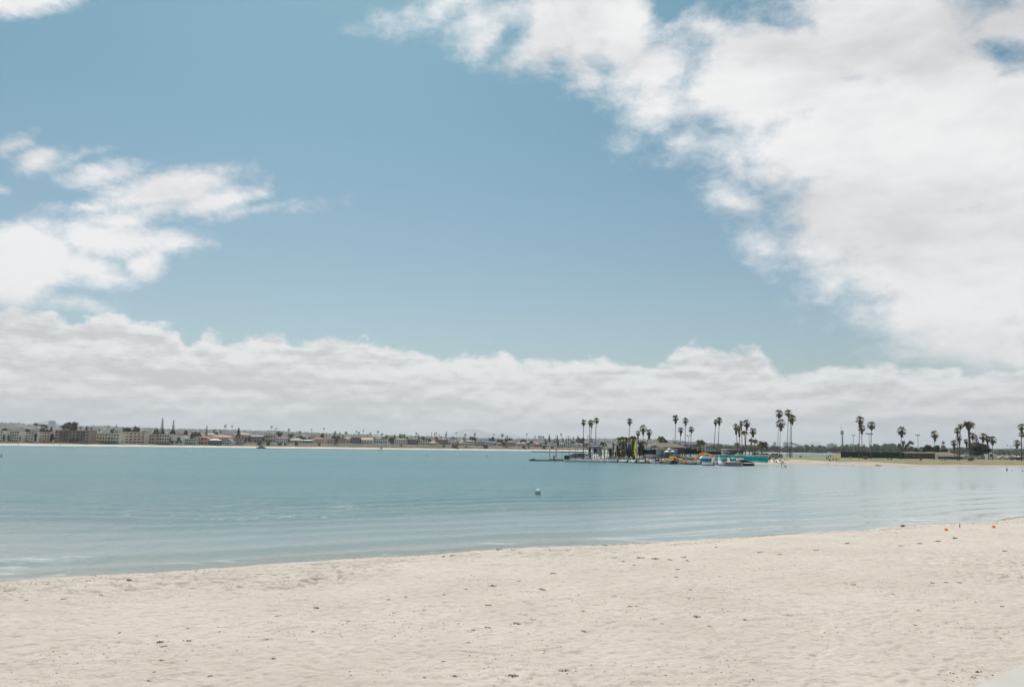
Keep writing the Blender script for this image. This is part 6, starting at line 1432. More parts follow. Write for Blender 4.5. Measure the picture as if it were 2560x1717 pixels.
# ---- cabin boat and skiffs
Y = 256.; X, Z = P_('M4', Y); p = Vector((X(590), Y, 0)); t = empty('cabin_cruiser', p, 'white cabin cruiser with broad blue band and roll bar', 'motorboat'); ox = p.x
MB().box(X(345) - ox, X(745) - ox, 0, 2.2, .25, Z(500, 915), top=(X(335) - ox, X(750) - ox, 0, 2.2)).build('hull', paint('1c8fb4', .4), t); MB().box(X(340) - ox, X(748) - ox, -.04, 2.24, Z(500, 915), Z(500, 870)).build('blue_band', paint('155a94'), t)
MB().box(X(338) - ox, X(750) - ox, -.05, 2.25, Z(500, 870), Z(500, 775), top=(X(430) - ox, X(715) - ox, .2, 2)).build('cabin', M_WHITE, t)
b = MB(); b.tube([(X(465) - ox, .2, Z(500, 780)), (X(500) - ox, .3, Z(500, 712)), (X(690) - ox, .3, Z(500, 705)), (X(715) - ox, .2, Z(500, 830))], .1, 6); b.tube([(X(690) - ox, .3, Z(500, 705)), (X(672) - ox, .3, Z(500, 780))], .08, 6); b.build('roll_bar', M_WHITE, t)
MB().box(X(570) - ox, X(650) - ox, .3, 1, Z(500, 705), Z(500, 650)).build('radar_arch', paint('c9c3b4'), t); MB().box(X(520) - ox, X(660) - ox, .1, .14, Z(500, 770), Z(500, 722)).build('windscreen', M_GLASS, t)
def skiff(reg, x0, x1, yt, yb, lb, rz, c=HW, name='skiff', dz=0):
    p = afloat(reg, (x0 + x1) / 2, yb); F_ = at(zx(reg, x0), zy(reg, yt), p.y).z; p.y += 1.1; t = empty(name, p, lb, 'boat', 'skiffs moored at the dock', rz)
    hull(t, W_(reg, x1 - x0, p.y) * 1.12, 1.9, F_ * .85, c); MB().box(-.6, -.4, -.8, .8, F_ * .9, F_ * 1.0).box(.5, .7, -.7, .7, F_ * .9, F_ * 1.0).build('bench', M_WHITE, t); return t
t = skiff('M4', 235, 600, 930, 1108, 'larger white skiff left beside the cabin cruiser', PI + .25); t = skiff('M4', 455, 890, 1020, 1148, 'lower white skiff in front of the cabin cruiser', PI - .12); outboard(t, -1.4, .4)
t = skiff('M3', 1745, 1970, 1115, 1248, 'pale skiff with dark interior left of the yellow-striped one', .2, paint('b7b8b0')); t = skiff('M3', 2010, 2290, 1120, 1240, 'pale skiff with yellow and blue stripe', .1, paint('c4c6bd')); 
MB().box(-.9, .9, -1.02, -.98, .35, .6).build('stripe', paint('b5c66a'), t); MB().box(.2, 1.2, -1.03, -.99, .3, .5).build('blue_stripe', paint('5fb0cc'), t)
for (x, y0, y1, lb) in ((820, 835, 1000, 'white helm console beside the orange fan rack'), (1065, 845, 960, 'white helm console before the teal rack')):
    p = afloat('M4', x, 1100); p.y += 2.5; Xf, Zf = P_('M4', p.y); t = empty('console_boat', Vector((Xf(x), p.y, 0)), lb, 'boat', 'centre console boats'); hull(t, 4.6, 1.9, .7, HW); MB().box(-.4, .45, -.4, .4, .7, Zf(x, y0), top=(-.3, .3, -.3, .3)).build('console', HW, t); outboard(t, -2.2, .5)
p = afloat('M4', 1195, 1150); t = empty('tow_boat', p + Vector((0, 1, 0)), 'stern of a white boat with red-brown seats left of the pontoon boat', 'boat', None, PI / 2 + .2); hull(t, 3.6, 2.0, 1.0, HW); MB().box(-1.75, -1.6, -.7, .7, .9, 1.55).box(-1.6, .2, -.7, .7, .95, 1.15).build('seat', paint('7a4f45'), t)
p = afloat('M4', 1620, 1168); p.y += 1; Xf, Zf = P_('M4', p.y); ox = p.x; t = empty('deck_boat', p, 'grey and white deck boat with red side graphics and small canopy', 'motorboat'); L_ = Xf(2000) - Xf(1255)
MB().loft(hull_sections(L_, 2.2, Zf(1600, 1010) * .9, flat=.35), M=Matrix.Rotation(PI, 4, 'Z')).build('hull', paint('aab4ba', .35), t, True); MB().box(-L_ * .42, L_ * .40, -1.16, -1.10, Zf(1600, 1075), Zf(1600, 1040)).build('red_graphic', paint('a8525a'), t)
MB().box(-L_ * .45, L_ * .42, -1, 1, Zf(1600, 1015), Zf(1600, 1002)).build('gunwale', M_WHITE, t); cz = Zf(1690, 900)
MB().loft([[(Xf(x) - ox, -.9, Zf(x, y)), (Xf(x) - ox, .9, Zf(x, y)), (Xf(x) - ox, .9, Zf(x, y) + .12), (Xf(x) - ox, -.9, Zf(x, y) + .12)] for x, y in ((1560, 870), (1600, 850), (1720, 855), (1830, 890))]).build('canopy', M_WHITE, t)
for x in (1620, 1790): MB().tube([(Xf(x) - ox, -.8, Zf(x, 1010)), (Xf(x) - ox, -.8, Zf(x, 880))], .04, 5).build('canopy_post', M_METAL, t)
MB().lathe([(.0, 0), (.35, .05), (.4, .6), (.3, .95), (0, 1.05)], 10, (L_ / 2 + .1, 0, .15)).build('outboard_motor', M_BLACK, t, True)
MB().box(L_ * .1, L_ * .3, -.5, .5, Zf(1600, 1005), Zf(1600, 950)).build('console', paint('b8a49c'), t)
p = afloat('M5', 180, 1160); p.y += 2; Xf, Zf = P_('M5', p.y); ox = p.x; t = empty('speedboat', p, 'black speedboat with dark canopy at the right end of the marina', 'motorboat'); L_ = Xf(440) - Xf(-170)
MB().loft(hull_sections(L_, 2.2, Zf(200, 1045) * .85)).build('hull', paint('1e2527', .25), t, True); MB().box(-L_ * .4, L_ * .38, -1.14, -1.08, Zf(200, 1062), Zf(200, 1050)).build('white_stripe', M_WHITE, t)
MB().loft([[(Xf(x) - ox, -.8, Zf(x, y)), (Xf(x) - ox, 0, Zf(x, y) + .25), (Xf(x) - ox, .8, Zf(x, y)), (Xf(x) - ox, 0, Zf(x, 1030))] for x, y in ((-180, 940), (-60, 925), (60, 945), (200, 1000), (330, 1035))]).build('canopy', paint('3a3a35'), t)
MB().lathe([(.0, 0), (.28, .05), (.3, .3), (0, .5)], 10, (Xf(400) - ox, -1.1, Zf(400, 1150))).build('fender', M_WHITE, t, True)
# folded tower boat behind
p = afloat('M4', 2000, 1080); p.y += 6; t = empty('wake_boat', p, 'blue-hulled boat with folded dark tower before the teal rack', 'motorboat'); hull(t, 5, 2, 1.0, paint('2b5f7c'), mdeck=M_BLACK); MB().tube([(-.6, -.8, 1), (-.2, -.7, 2.4), (.9, -.7, 2.5), (1.1, -.8, 1.1)], .07, 6).build('tower', M_BLACK, t)
# ---- surfboards on the fence
for i, (x, y0, wd, c, lb) in enumerate([(222, 390, 30, 'c9bfb0', 'cream surfboard at the left end of the row'), (275, 465, 36, '2a8f80', 'short green board beside the blue ones'), (318, 430, 26, '1d5f92', 'narrow dark blue board'), (352, 380, 44, '1463a0', 'wide bright blue board'), (405, 345, 40, 'd8c25a', 'tall yellow board, second tallest'),
    (452, 440, 30, 'cc5b3e', 'red-orange board beside the tall yellow one'), (570, 458, 24, 'c27a62', 'rusty red board right of the tall white mast'), (610, 475, 24, 'c5c8c2', 'grey-white board near the rusty one'), (650, 468, 26, 'c78f80', 'salmon board'), (695, 468, 36, '1fa39c', 'wide turquoise board'), (742, 465, 34, '9ccb52', 'lime green board'),
    (780, 500, 24, 'c9d889', 'pale lime board leaning right'), (868, 500, 30, 'cfd2cf', 'white board right of the lime ones'), (905, 515, 26, '8d93a8', 'grey-blue board'), (955, 530, 26, '3ba3ad', 'short teal board'), (1000, 520, 26, '58aeb8', 'pale teal board leaning right'), (1042, 455, 26, 'c67f6c', 'red and white board at the right end of the row')]):
    X, Z = P_('M4', 299.); h = Z(x, y0) - Z(x, 595); w = W_('M4', wd, 299)
    secs = [[(math.copysign(1, 0) * 0 + s * w / 2 * math.sin(PI * min(.98, max(.02, .12 + .86 * (k / 8)))) ** .7, yy, h * k / 8) for s, yy in ((-1, 0), (0, -.06), (1, 0), (0, .06))] for k in range(9)]
    t = MB().loft(secs).build('surfboard', paint(c, .35), None, True, (X(x), 299, Z(x, 595))); t.rotation_euler = (-.12, rnd.uniform(-.08, .08) + (.3 if 'leaning right' in lb else 0), 0); tag(t, lb + ' above the black fence', 'surfboard', 'surfboards standing in a row on the black fence')
X, Z = P_('M4', 300.); tag(MB().tube([(0, 0, 0), (0, 0, Z(520, 325) - 1.8)], [.2, .12], 8).build('mast_pole', M_WHITE, None, False, (X(520), 300, 1.8)), 'thick white mast standing among the surfboards', 'pole')
# ---- vehicles on the spit
for (rg, x0, x1, yt, col, kd, Y, lb, cat) in [('M4', 1140, 1370, 608, 'd3d5d5', 'van', 312, 'white van right of the black fence', 'van'), ('M4', 1370, 1700, 642, '2c2d2e', 'car', 310, 'black car under the white office roof', 'car'), ('M4', 1690, 2010, 652, 'c6c8c9', 'car', 309, 'silver-white sedan right of the black car', 'car'),
    ('M5', 400, 620, 645, '54585c', 'suv', 309, 'dark grey car behind the long white boat', 'car'), ('M5', 560, 780, 655, 'cfcfcd', 'car', 308, 'white car under the drooping feather palm', 'car'), ('M5', 740, 960, 658, '9c3f3c', 'suv', 312, 'red car behind the white one', 'car'), ('M5', 925, 1335, 665, '8f9494', 'suv', 302, 'silver off-roader at the right end of the parked row', 'car'),
    ('Q5', 2068, 2258, 1065, '1e2022', 'suv', 372, 'black car parked on the grass near the right edge', 'car'), ('Q5', 1145, 1262, 1002, 'd6d7d6', 'van', 392, 'white van left of the date palm trunk', 'van'), ('Q5', 1370, 1445, 998, 'cfd0cf', 'van', 394, 'white van under the dark layered tree', 'van'), ('Q5', 1470, 1520, 1004, 'c4c6c7', 'suv', 396, 'small white car right of the van under the dark tree', 'car'),
    ('Q5', 1860, 1960, 1015, 'c9cbcb', 'car', 400, 'white car right of the white guard house', 'car'), ('Q5', 2010, 2090, 1018, 'b7babb', 'suv', 402, 'pale car before the distant wooded hill', 'car'), ('M3', 1790, 2080, 625, '3e6f94', 'suv', 312, 'blue car behind the black fence right of the pergola', 'car'), ('Q5', 2230, 2330, 1015, 'c0c2c2', 'car', 398, 'pale car behind the palm at the right edge', 'car')]:
    px = (zx(rg, x0) + zx(rg, x1)) / 2; b0 = pen_at(px, Y=float(Y)); w = W_(rg, x1 - x0, Y); h = max(1.3, min(2.6, hgt(px, zy(rg, yt), b0))); L_ = max(3.9, min(w, 5.6))
    if rg == 'M3': b0.z = 2.9
    t = empty('parked_van' if cat == 'van' else 'parked_car', b0, lb, cat, 'vehicles parked on the spit', 0 if rnd.random() < .5 else PI); car_mesh(paint(col, .3), M_GLASS, t, L_=L_, kind=kd, Hh=h)
X, Z = P_('M5', 305.); p = pen_at(zx('M5', 215), Y=305.); p.z = 1.8; t = empty('stored_boat', p, 'long white boat with dark blue bottom lying between the cars', 'boat', None, 0); hull(t, X(440) - X(-20), 1.9, .9, paint('cfd2d6')); MB().box(-3.0, 2.4, -.97, -.93, .1, .42).build('blue_band', paint('27406b'), t); MB().box(-3, 3, -.5, .5, -.1, .1).build('trailer', M_METAL, t)
# white office with flat roof
Y = 400.; X, Z = P_('M4', Y); ox = X(1600); t = empty('office_building', (ox, Y, 1.8), 'low office with thin white flat roof behind the parked cars', 'building'); 
MB().box(X(1370) - ox, X(1840) - ox, 0, 10, 0, Z(1600, 525) - 1.8).build('wall', paint('77787a'), t); MB().box(X(1360) - ox, X(1850) - ox, -1, 11, Z(1600, 525) - 1.8, Z(1600, 500) - 1.8).build('roof', M_WHITE, t)
for x in (1420, 1500, 1590, 1680): MB().box(X(x) - ox, X(x + 60) - ox, -.06, -.02, 1.0, 2.6).build('window', M_GLASS, t)
# ---- wooden crates / trash shelters, tables
def shelter(reg, x0, x1, yt, yb, lb, c='8a6450'):
    px = (zx(reg, x0) + zx(reg, x1)) / 2; b0 = pen_at(px, py=zy(reg, yb)); w = W_(reg, x1 - x0, b0.y); h = hgt(px, zy(reg, yt), b0); t = empty('trash_enclosure', b0, lb, 'enclosure', 'wooden bin enclosures'); m = paint(c)
    b = MB(); n = 7
    for k in range(n): b.box(-w / 2 + w * k / n, -w / 2 + w * (k + .85) / n, 0, .05, 0, h)
    b.box(-w / 2, w / 2, .06, .9, 0, h * .95).build('panel', m, t); MB().box(-w / 2 - .04, w / 2 + .04, -.04, .95, h, h + .06).build('rim', paint('a07a62'), t)
shelter('M5', 1355, 1435, 722, 838, 'wooden bin enclosure left of a pair under the tall palms'); shelter('M5', 1435, 1512, 716, 842, 'wooden bin enclosure right of a pair under the tall palms', '6e5145'); shelter('Q4', 1320, 1386, 950, 1006, 'wooden bin enclosure before the green court fence'); shelter('Q5', 1262, 1342, 1045, 1102, 'wooden bin enclosure at the foot of the date palm')
p = pen_at(zx('Q5', 328), py=zy('Q5', 1095)); t = empty('fire_ring', p, 'red-brown bin on the grass before the mesh fence', 'bin'); MB().lathe([(.42, 0), (.45, .9), (.5, .95), (.5, 1.0), (.1, 1.05)], 12).build('body', paint('9c4a3c'), t)
def picnic(reg, x0, x1, yb, lb):
    px = (zx(reg, x0) + zx(reg, x1)) / 2; b0 = pen_at(px, py=zy(reg, yb)); w = W_(reg, x1 - x0, b0.y); t = empty('picnic_table', b0, lb, 'table', 'picnic tables on the grass'); m = paint('b7b2a6')
    MB().box(-w / 2, w / 2, -.4, .4, .70, .78).build('tabletop', m, t)
    for s in (-1, 1): MB().box(-w / 2, w / 2, s * .75 - .15, s * .75 + .15, .42, .48).build('bench', m, t); MB().box(s * w * .32 - .08, s * w * .32 + .08, -.7, .7, 0, .7, top=(s * w * .32 - .08, s * w * .32 + .08, -.3, .3)).build('leg', m, t)
picnic('Q4', 1742, 1832, 1018, 'pale picnic table right of the middle court-fence palm'); picnic('Q5', 718, 822, 1097, 'pale picnic table before the teal fence'); picnic('Q5', 440, 500, 1040, 'small pale table by the mesh fence'); picnic('Q4', 1045, 1092, 990, 'dark low table left of the tallest court-fence palm'); picnic('Q4', 130, 185, 972, 'small dark table by the lagoon wire fence')
# mound
p = pen_at(zx('Q5', 480), Y=405.); w = W_('Q5', 1300, 405); mm = mat('dry_earth', (.20, .155, .11), .95, .2, .15)
sec = []
for k in range(15):
    u = k / 14; h = hgt(zx('Q5', 480), zy('Q5', 922), p) * min(1, math.sin(PI * (u * .9 + .05)) * 1.6); sec.append([(w * (u - .5), -14, 0), (w * (u - .5), -6, h * .8), (w * (u - .5), 0, h * rnd.uniform(.95, 1.03)), (w * (u - .5), 8, h * .9), (w * (u - .5), 16, 0)])
tag(MB().loft(sec, closed=False).build('earth_mound', mm, None, True, p - Vector((0, 0, .2))), 'long bare brown earth mound behind the mesh fence', 'mound')
# guard house, tower, masts with lights
X, Z = P_('Q5', 410.); ox = X(1730); t = empty('guard_house', (ox, 410, 1.9), 'small white hut with dark window at the fence', 'hut'); MB().box(X(1655) - ox, X(1800) - ox, 0, 4, 0, Z(1700, 968) - 1.9).build('wall', M_WHITE, t); MB().box(X(1650) - ox, X(1760) - ox, -.3, 4.3, Z(1700, 968) - 1.9, Z(1700, 958) - 1.9).build('roof', paint('b9bab8'), t); MB().box(X(1735) - ox, X(1775) - ox, .5, 3, Z(1700, 958) - 1.9, Z(1700, 945) - 1.9).build('roof_box', M_WHITE, t); MB().box(X(1675) - ox, X(1715) - ox, -.05, -.02, 1.2, 2.6).build('window', M_GLASS, t)
def lightmast(reg, x, yt, xb, yb, Y, lb, heads=2, wide=1.2):
    b0 = pen_at(zx(reg, xb), Y=float(Y)); h = hgt(zx(reg, x), zy(reg, yt), b0); dx = 0; t = empty('light_mast', b0, lb, 'light mast', 'tall floodlight masts'); MB().tube([(0, 0, 0), (0, 0, h)], [.16, .09], 7).build('pole', M_METAL, t)
    MB().tube([(-wide / 2, 0, h - .1), (wide / 2, 0, h - .1)], .05, 5).build('crossarm', M_METAL, t)
    for k in range(heads): xx_ = lerp(-wide / 2, wide / 2, k / max(1, heads - 1)); MB().lathe([(.1, -.1), (.34, .1), (.3, .35), (.05, .4)], 8, (xx_, -.1, h)).build('floodlight', paint('5a5c5e'), t)
lightmast('Q2', 1590, 690, 1590, 940, 345, 'slim lamp mast beside the short palm right of the hall'); lightmast('Q4', 1130, 575, 1138, 860, 420, 'thin floodlight mast left of the tallest court-fence palm'); lightmast('Q4', 1415, 548, 1428, 960, 378, 'floodlight mast with wide dark lamp cluster', 5, 3.0)
lightmast('Q5', 270, 608, 292, 1040, 384, 'pale floodlight mast left of the lone palm', 3, 1.6); lightmast('Q5', 2070, 812, 2090, 1000, 470, 'distant twin-arm lamp mast near the right edge', 2, 3.5); lightmast('Q3', 2095, 840, 2098, 1150, 345, 'thin white pole right of the four tall palms', 1, .3); lightmast('M5', 1450, 560, 1450, 700, 330, 'short lamp pole hidden behind the lower tall palm', 1, .3)
# ---- skyline behind: towers, park rides
def far_at(reg, x, yt, Y, name, lb, cat):
    px = zx(reg, x); d = ray(px, 1120); zt = at(px, zy(reg, yt), Y).z; return empty(name, Vector((d.x / d.y * Y, Y, 2)), lb, cat), zt - 2
t, h = far_at('Q4', 926, 500, 1750., 'observation_tower', 'slim blue observation tower with ring cabin rising above the trees', 'tower'); SB = paint('7fadc0')
MB().tube([(0, 0, 0), (0, 0, h)], [2.0, 1.6], 10).build('shaft', SB, t, True); MB().lathe([(2, 0), (3.5, 1), (3.5, 4.5), (2, 6.5)], 16, (0, 0, h * .86)).build('cabin', SB, t, True); MB().lathe([(1.6, 0), (3.2, .8), (2.8, 3), (.6, 4.5)], 12, (0, 0, h * .97)).build('cap', SB, t, True); MB().tube([(0, 0, h), (-1, 0, h + 9)], [.3, .15], 5).build('flagpole', M_METAL, t); MB().box(-2.6, -.2, -.1, .1, h + 7.5, h + 9.2).build('flag', paint('c79a92'), t)
def tower_block(reg, x0, x1, yt, Y, lb, c='b9c9d1', nf=8):
    px = (zx(reg, x0) + zx(reg, x1)) / 2; d = ray(px, 1120); w = W_(reg, x1 - x0, Y); h = at(px, zy(reg, yt), Y).z; t = empty('tower_block', Vector((d.x / d.y * Y, Y, 0)), lb, 'tower block', 'distant buildings on the skyline')
    MB().box(-w / 2, w / 2, 0, w * .6, 0, h).build('wall', paint(c), t); MB().box(-w * .2, w * .1, w * .1, w * .4, h, h + 3).build('roof_plant', paint(c), t)
    b = MB()
    for k in range(nf): b.box(-w / 2 * .92, w / 2 * .92, -.15, -.02, h * (.5 + .5 * k / nf) + 1, h * (.5 + .5 * k / nf) + 1 + h * .022)
    b.build('window_band', paint('9fb2bb'), t)
tower_block('L1', 845, 945, 160, 5200., 'pale twin-topped block on the far left hill', '9fa9ad'); tower_block('Q1', 385, 460, 690, 4300., 'pale blue block on the skyline left of the feather banners'); tower_block('Q1', 485, 530, 712, 4300., 'smaller pale blue block next to the feather banners')
tower_block('L4', 856, 868, 372, 3900., 'very thin distant tower left of the pale mountain', '8d9598', 4); tower_block('Q3', 1690, 1748, 828, 4200., 'left pale block on the skyline behind the tall palms'); tower_block('Q3', 1920, 2022, 828, 4200., 'wide pale block on the skyline between the tall palms'); tower_block('Q1', 1440, 1490, 755, 4200., 'pale block on the hill behind the leaning palms', '9aa7aa')
tower_block('Q4', 668, 825, 728, 2600., 'low pale hall roof above the wood left of the blue tower', 'a9bcc2', 2); tower_block('Q2', 1235, 1246, 735, 4000., 'thin spire on the hill behind the hall roof', '8d9598', 2); tower_block('L1', 2082, 2104, 232, 3900., 'small domed block on the hill above the apartments', '8d989b', 2); tower_block('Q4', 1048, 1170, 735, 2700., 'low pale hall right of the blue tower', 'a9bcc2', 2)
t, h = far_at('Q4', 420, 690, 2300., 'roller_coaster', 'faint arched roller coaster track above the wood', 'ride'); w = W_('Q4', 200, 2300); CT = paint('c6d3d8')
MB().tube([(lerp(-w / 2, w / 2, k / 16), 0, h * (.72 + .28 * abs(math.sin(PI * k / 8)))) for k in range(17)], .5, 6).build('track', CT, t); 
for k in range(9): MB().tube([(lerp(-w / 2, w / 2, k / 8), 0, 0), (lerp(-w / 2, w / 2, k / 8), 0, h * (.72 + .28 * abs(math.sin(PI * k / 4))))], .3, 5).build('support', CT, t)
t, h = far_at('Q4', 100, 698, 2300., 'sky_ride', 'pale stepped ride structure above the wood right of the tall palms', 'ride'); w = W_('Q4', 260, 2300)
MB().loft([[(lerp(-w / 2, w / 2, k / 8), -8, h * (1.0 - .05 * k)), (lerp(-w / 2, w / 2, k / 8), 8, h * (1.0 - .05 * k)), (lerp(-w / 2, w / 2, k / 8), 8, h * (.94 - .08 * k)), (lerp(-w / 2, w / 2, k / 8), -8, h * (.94 - .08 * k))] for k in range(9)]).build('deck', CT, t)
for k in range(7): MB().tube([(lerp(-w / 2, w / 2, k / 6), 0, 0), (lerp(-w / 2, w / 2, k / 6), 0, h * (.95 - .07 * k))], .8, 5).build('support', CT, t)
t, h = far_at('Q5', 760, 765, 1800., 'lattice_tower', 'leaning orange and white tower above the trees', 'tower'); w = W_('Q5', 60, 1800)
for k in range(4): MB().box(-w / 2 * (1 - k * .12), w / 2 * (1 - k * .12), -3, 3, h * (.45 + k * .13), h * (.45 + k * .13) + h * .12).build('section', paint('c96a4e') if k in (0, 2) else M_WHITE, t)
MB().tube([(-w * .3, 0, 0), (-w * .3, 0, h * .5)], .6, 5).tube([(w * .3, 0, 0), (w * .3, 0, h * .5)], .6, 5).build('frame', M_METAL, t); MB().lathe([(.5, 0), (3, 1), (3, 5), (.5, 6)], 10, (w * .2, 0, h * .96)).build('cabin', paint('5e646a'), t)
# ---- beached catamarans, boats on the sand
for (x0, x1, y0, y1, lb) in ((1105, 1345, 848, 1045, 'left of two white catamarans beached on the sand'), (1355, 1600, 880, 1050, 'right of two white catamarans beached on the sand')):
    b0 = pen_at((zx('M5', x0) + zx('M5', x1)) / 2, py=zy('M5', y1)); w = W_('M5', x1 - x0, b0.y); t = empty('catamaran', b0, lb, 'catamaran', 'catamarans beached beside the teal rack', R(-8))
    for s in (-1, 1): q = MB().loft(hull_sections(4.8, .5, .55), M=Matrix.Translation((s * (w / 2 - .25), 2, .25)) @ Matrix.Rotation(PI / 2, 4, 'Z') @ Matrix.Rotation(-.22, 4, 'Y')).build('hull', M_WHITE, t, True)
    MB().box(-w / 2 + .4, w / 2 - .4, .8, 3.2, .75, .82, top=(-w / 2 + .4, w / 2 - .4, .8, 3.2)).build('trampoline', paint('9a948c'), t)
    for y in (.7, 3.3): MB().tube([(-w / 2 + .2, y, .85), (w / 2 - .2, y, .85)], .06, 6).build('crossbeam', M_METAL, t)
for (reg, x0, x1, yb, c, lb, nm) in (('Q4', 615, 695, 1112, 'd2d6d8', 'small white boat at the water edge below the group of people', 'rowboat'), ('Q4', 775, 840, 1122, 'c9c6bd', 'pale board lying at the water edge right of the small boat', 'paddle_board'), ('Q4', 975, 1070, 1127, 'cdc9c0', 'long pale board half in the water', 'paddle_board'), ('Q4', 1080, 1145, 1127, 'c08a80', 'reddish board beside the long pale one', 'paddle_board'), ('Q4', 1540, 1640, 1134, '4a4a3c', 'dark kayak with orange bow at the water edge', 'kayak')):
    p = ground((zx(reg, x0) + zx(reg, x1)) / 2, zy(reg, yb) - .6, .05); w = W_(reg, x1 - x0, p.y); t = empty(nm, p, lb, 'boat' if nm == 'rowboat' else ('kayak' if nm == 'kayak' else 'paddle board'), None, rnd.uniform(-.2, .2))
    if nm == 'rowboat': hull(t, w, 1.2, .5, paint(c))
    else: child('hull', kdd, t, paint(c), (w / 3.2, 1, .7 if nm == 'kayak' else .35))
    if nm == 'kayak': MB().lathe([(.02, -.6), (.2, -.2), (.24, .2), (.2, .35)], 8, M=Matrix.Translation((-w * .42, 0, .3)) @ Matrix.Rotation(-PI / 2, 4, 'Y')).build('bow_cover', ORANGE, t, True)
# ------------------------------------------------------------------ people
SKIN = mat('skin', (.42, .26, .19), .6, .08, 3)
def skin_body(name, joints, edges, m, parent, sub=2):
    me = bpy.data.meshes.new(name); me.from_pydata([j[0] for j in joints], edges, []); o = bpy.data.objects.new(name, me); C.objects.link(o)
    md = o.modifiers.new('skin', 'SKIN'); sv = me.skin_vertices[0].data if me.skin_vertices else None
    if sv is None:
        bm_ = __import__('bmesh').new(); bm_.from_mesh(me); lay = bm_.verts.layers.skin.verify(); bm_.verts.ensure_lookup_table()
        for i, v in enumerate(bm_.verts): r_ = joints[i][1]; v[lay].radius = r_ if isinstance(r_, tuple) else (r_, r_); v[lay].use_root = (i == 0)
        bm_.to_mesh(me); bm_.free()
    else:
        for i, s in enumerate(sv): r_ = joints[i][1]; s.radius = r_ if isinstance(r_, tuple) else (r_, r_)
        sv[0].use_root = True
    ms_ = o.modifiers.new('sub', 'SUBSURF'); ms_.levels = sub - 1; ms_.render_levels = sub
    me.materials.append(m); o.parent = parent
    dg = bpy.context.evaluated_depsgraph_get(); ev = bpy.data.meshes.new_from_object(o.evaluated_get(dg)); o.modifiers.clear(); o.data = ev
    ev.polygons.foreach_set('use_smooth', [True] * len(ev.polygons)); ev.name = name
    if not ev.materials: ev.materials.append(m)
    return o
def person(base, label, pose='stand', shirt='3a4a5c', pants='2c3a4a', rz=0.0, H=1.72, group='people on the spit', hair='2a1f18', arms='down', bare=False):
    """pose: stand, sit, lean, wade, paddle"""
    t = empty('person', base, label, 'person', group, rz); s = H / 1.72
    def J(*p): return tuple(v * s for v in p)
    sit = pose == 'sit'; hz_ = .18 if sit else .92; ln = {'stand': 0, 'sit': -.08, 'lean': .32, 'wade': .05, 'paddle': .30}[pose]
    hip = (0, 0, hz_); ch = (0, -ln * .7, hz_ + .42); nk = (0, -ln, hz_ + .56); hd = (0, -ln * 1.15, hz_ + .68); ht = (0, -ln * 1.2, hz_ + .80)
    Jn = [(J(*hip), (.15 * s, .11 * s)), (J(0, -ln * .35, hz_ + .2), (.135 * s, .10 * s)), (J(*ch), (.17 * s, .11 * s)), (J(*nk), .055 * s), (J(*hd), (.078 * s, .09 * s)), (J(*ht), (.06 * s, .075 * s))]
    E = [(0, 1), (1, 2), (2, 3), (3, 4), (4, 5)]
    for sg in (-1, 1):
        k = len(Jn)
        if sit: L_ = [(sg * .10, 0, .16), (sg * .14, -.42, .42), (sg * .15, -.72, .06), (sg * .15, -.86, .05)]
        elif pose == 'paddle': L_ = [(sg * .10, 0, .88), (sg * .13, -.06, .48), (sg * .12, .0, .08), (sg * .12, -.16, .05)]
        else: L_ = [(sg * .10, 0, .88), (sg * .11, -.03 * sg, .48), (sg * .12, .03 * sg, .08), (sg * .13, -.14, .05)]
        for q, r_ in zip(L_, (.10, .065, .045, .035)): Jn.append((J(*q), r_ * s))
        E += [(0, k), (k, k + 1), (k + 1, k + 2), (k + 2, k + 3)]
        k = len(Jn); sh_ = (sg * .19, ch[1], ch[2] + .07)
        if arms == 'down': A = [sh_, (sg * .25, ch[1] + .02, ch[2] - .20), (sg * .24, ch[1] - .06, ch[2] - .44), (sg * .235, ch[1] - .09, ch[2] - .53)]
        elif arms == 'fwd': A = [sh_, (sg * .24, ch[1] - .12, ch[2] - .18), (sg * .10, ch[1] - .34, ch[2] - .16 - .1 * sg), (sg * .06, ch[1] - .40, ch[2] - .16 - .12 * sg)]
        else: A = [sh_, (sg * .32, ch[1] - .05, ch[2] - .06), (sg * .30, ch[1] - .12, ch[2] + .14), (sg * .28, ch[1] - .14, ch[2] + .22)]
        for q, r_ in zip(A, (.06, .045, .033, .028)): Jn.append((J(*q), r_ * s))
        E += [(2, k), (k, k + 1), (k + 1, k + 2), (k + 2, k + 3)]
        w_ = Vector(A[3]); dv = (Vector(A[3]) - Vector(A[2])).normalized(); kw = k + 3       # palm and five fingers
        for f in range(5):
            off = Vector((0, (f - 2) * .014, 0)) + dv * (.075 if f else .035) + (Vector((-sg * .02, -.02, 0)) if f == 0 else Vector()); Jn.append((J(*(w_ + off)), .009 * s)); E.append((kw, len(Jn) - 1))
    body = skin_body('body', Jn, E, SKIN, t)
    hb = MB(); hb.lathe([(.02, -.02), (.10, .0), (.115, .07), (.09, .13), (.02, .155)], 12, (0, hd[1] + .02, hd[2] - .0)); hb.v = [J(*v) for v in hb.v]; hb.build('hair', paint(hair), t, True)
    fb = MB(); fb.lathe([(.0, 0), (.016, .01), (.012, .04), (0, .05)], 6, (0, hd[1] - .10, hd[2] + .01))
    for sx_ in (-.035, .035): fb.lathe([(0, 0), (.012, .006), (0, .014)], 6, (sx_, hd[1] - .088, hd[2] + .055))
    fb.box(-.028, .028, hd[1] - .094, hd[1] - .085, hd[2] - .03, hd[2] - .02); fb.v = [J(*v) for v in fb.v]; fb.build('face', paint('6a4436'), t, True)
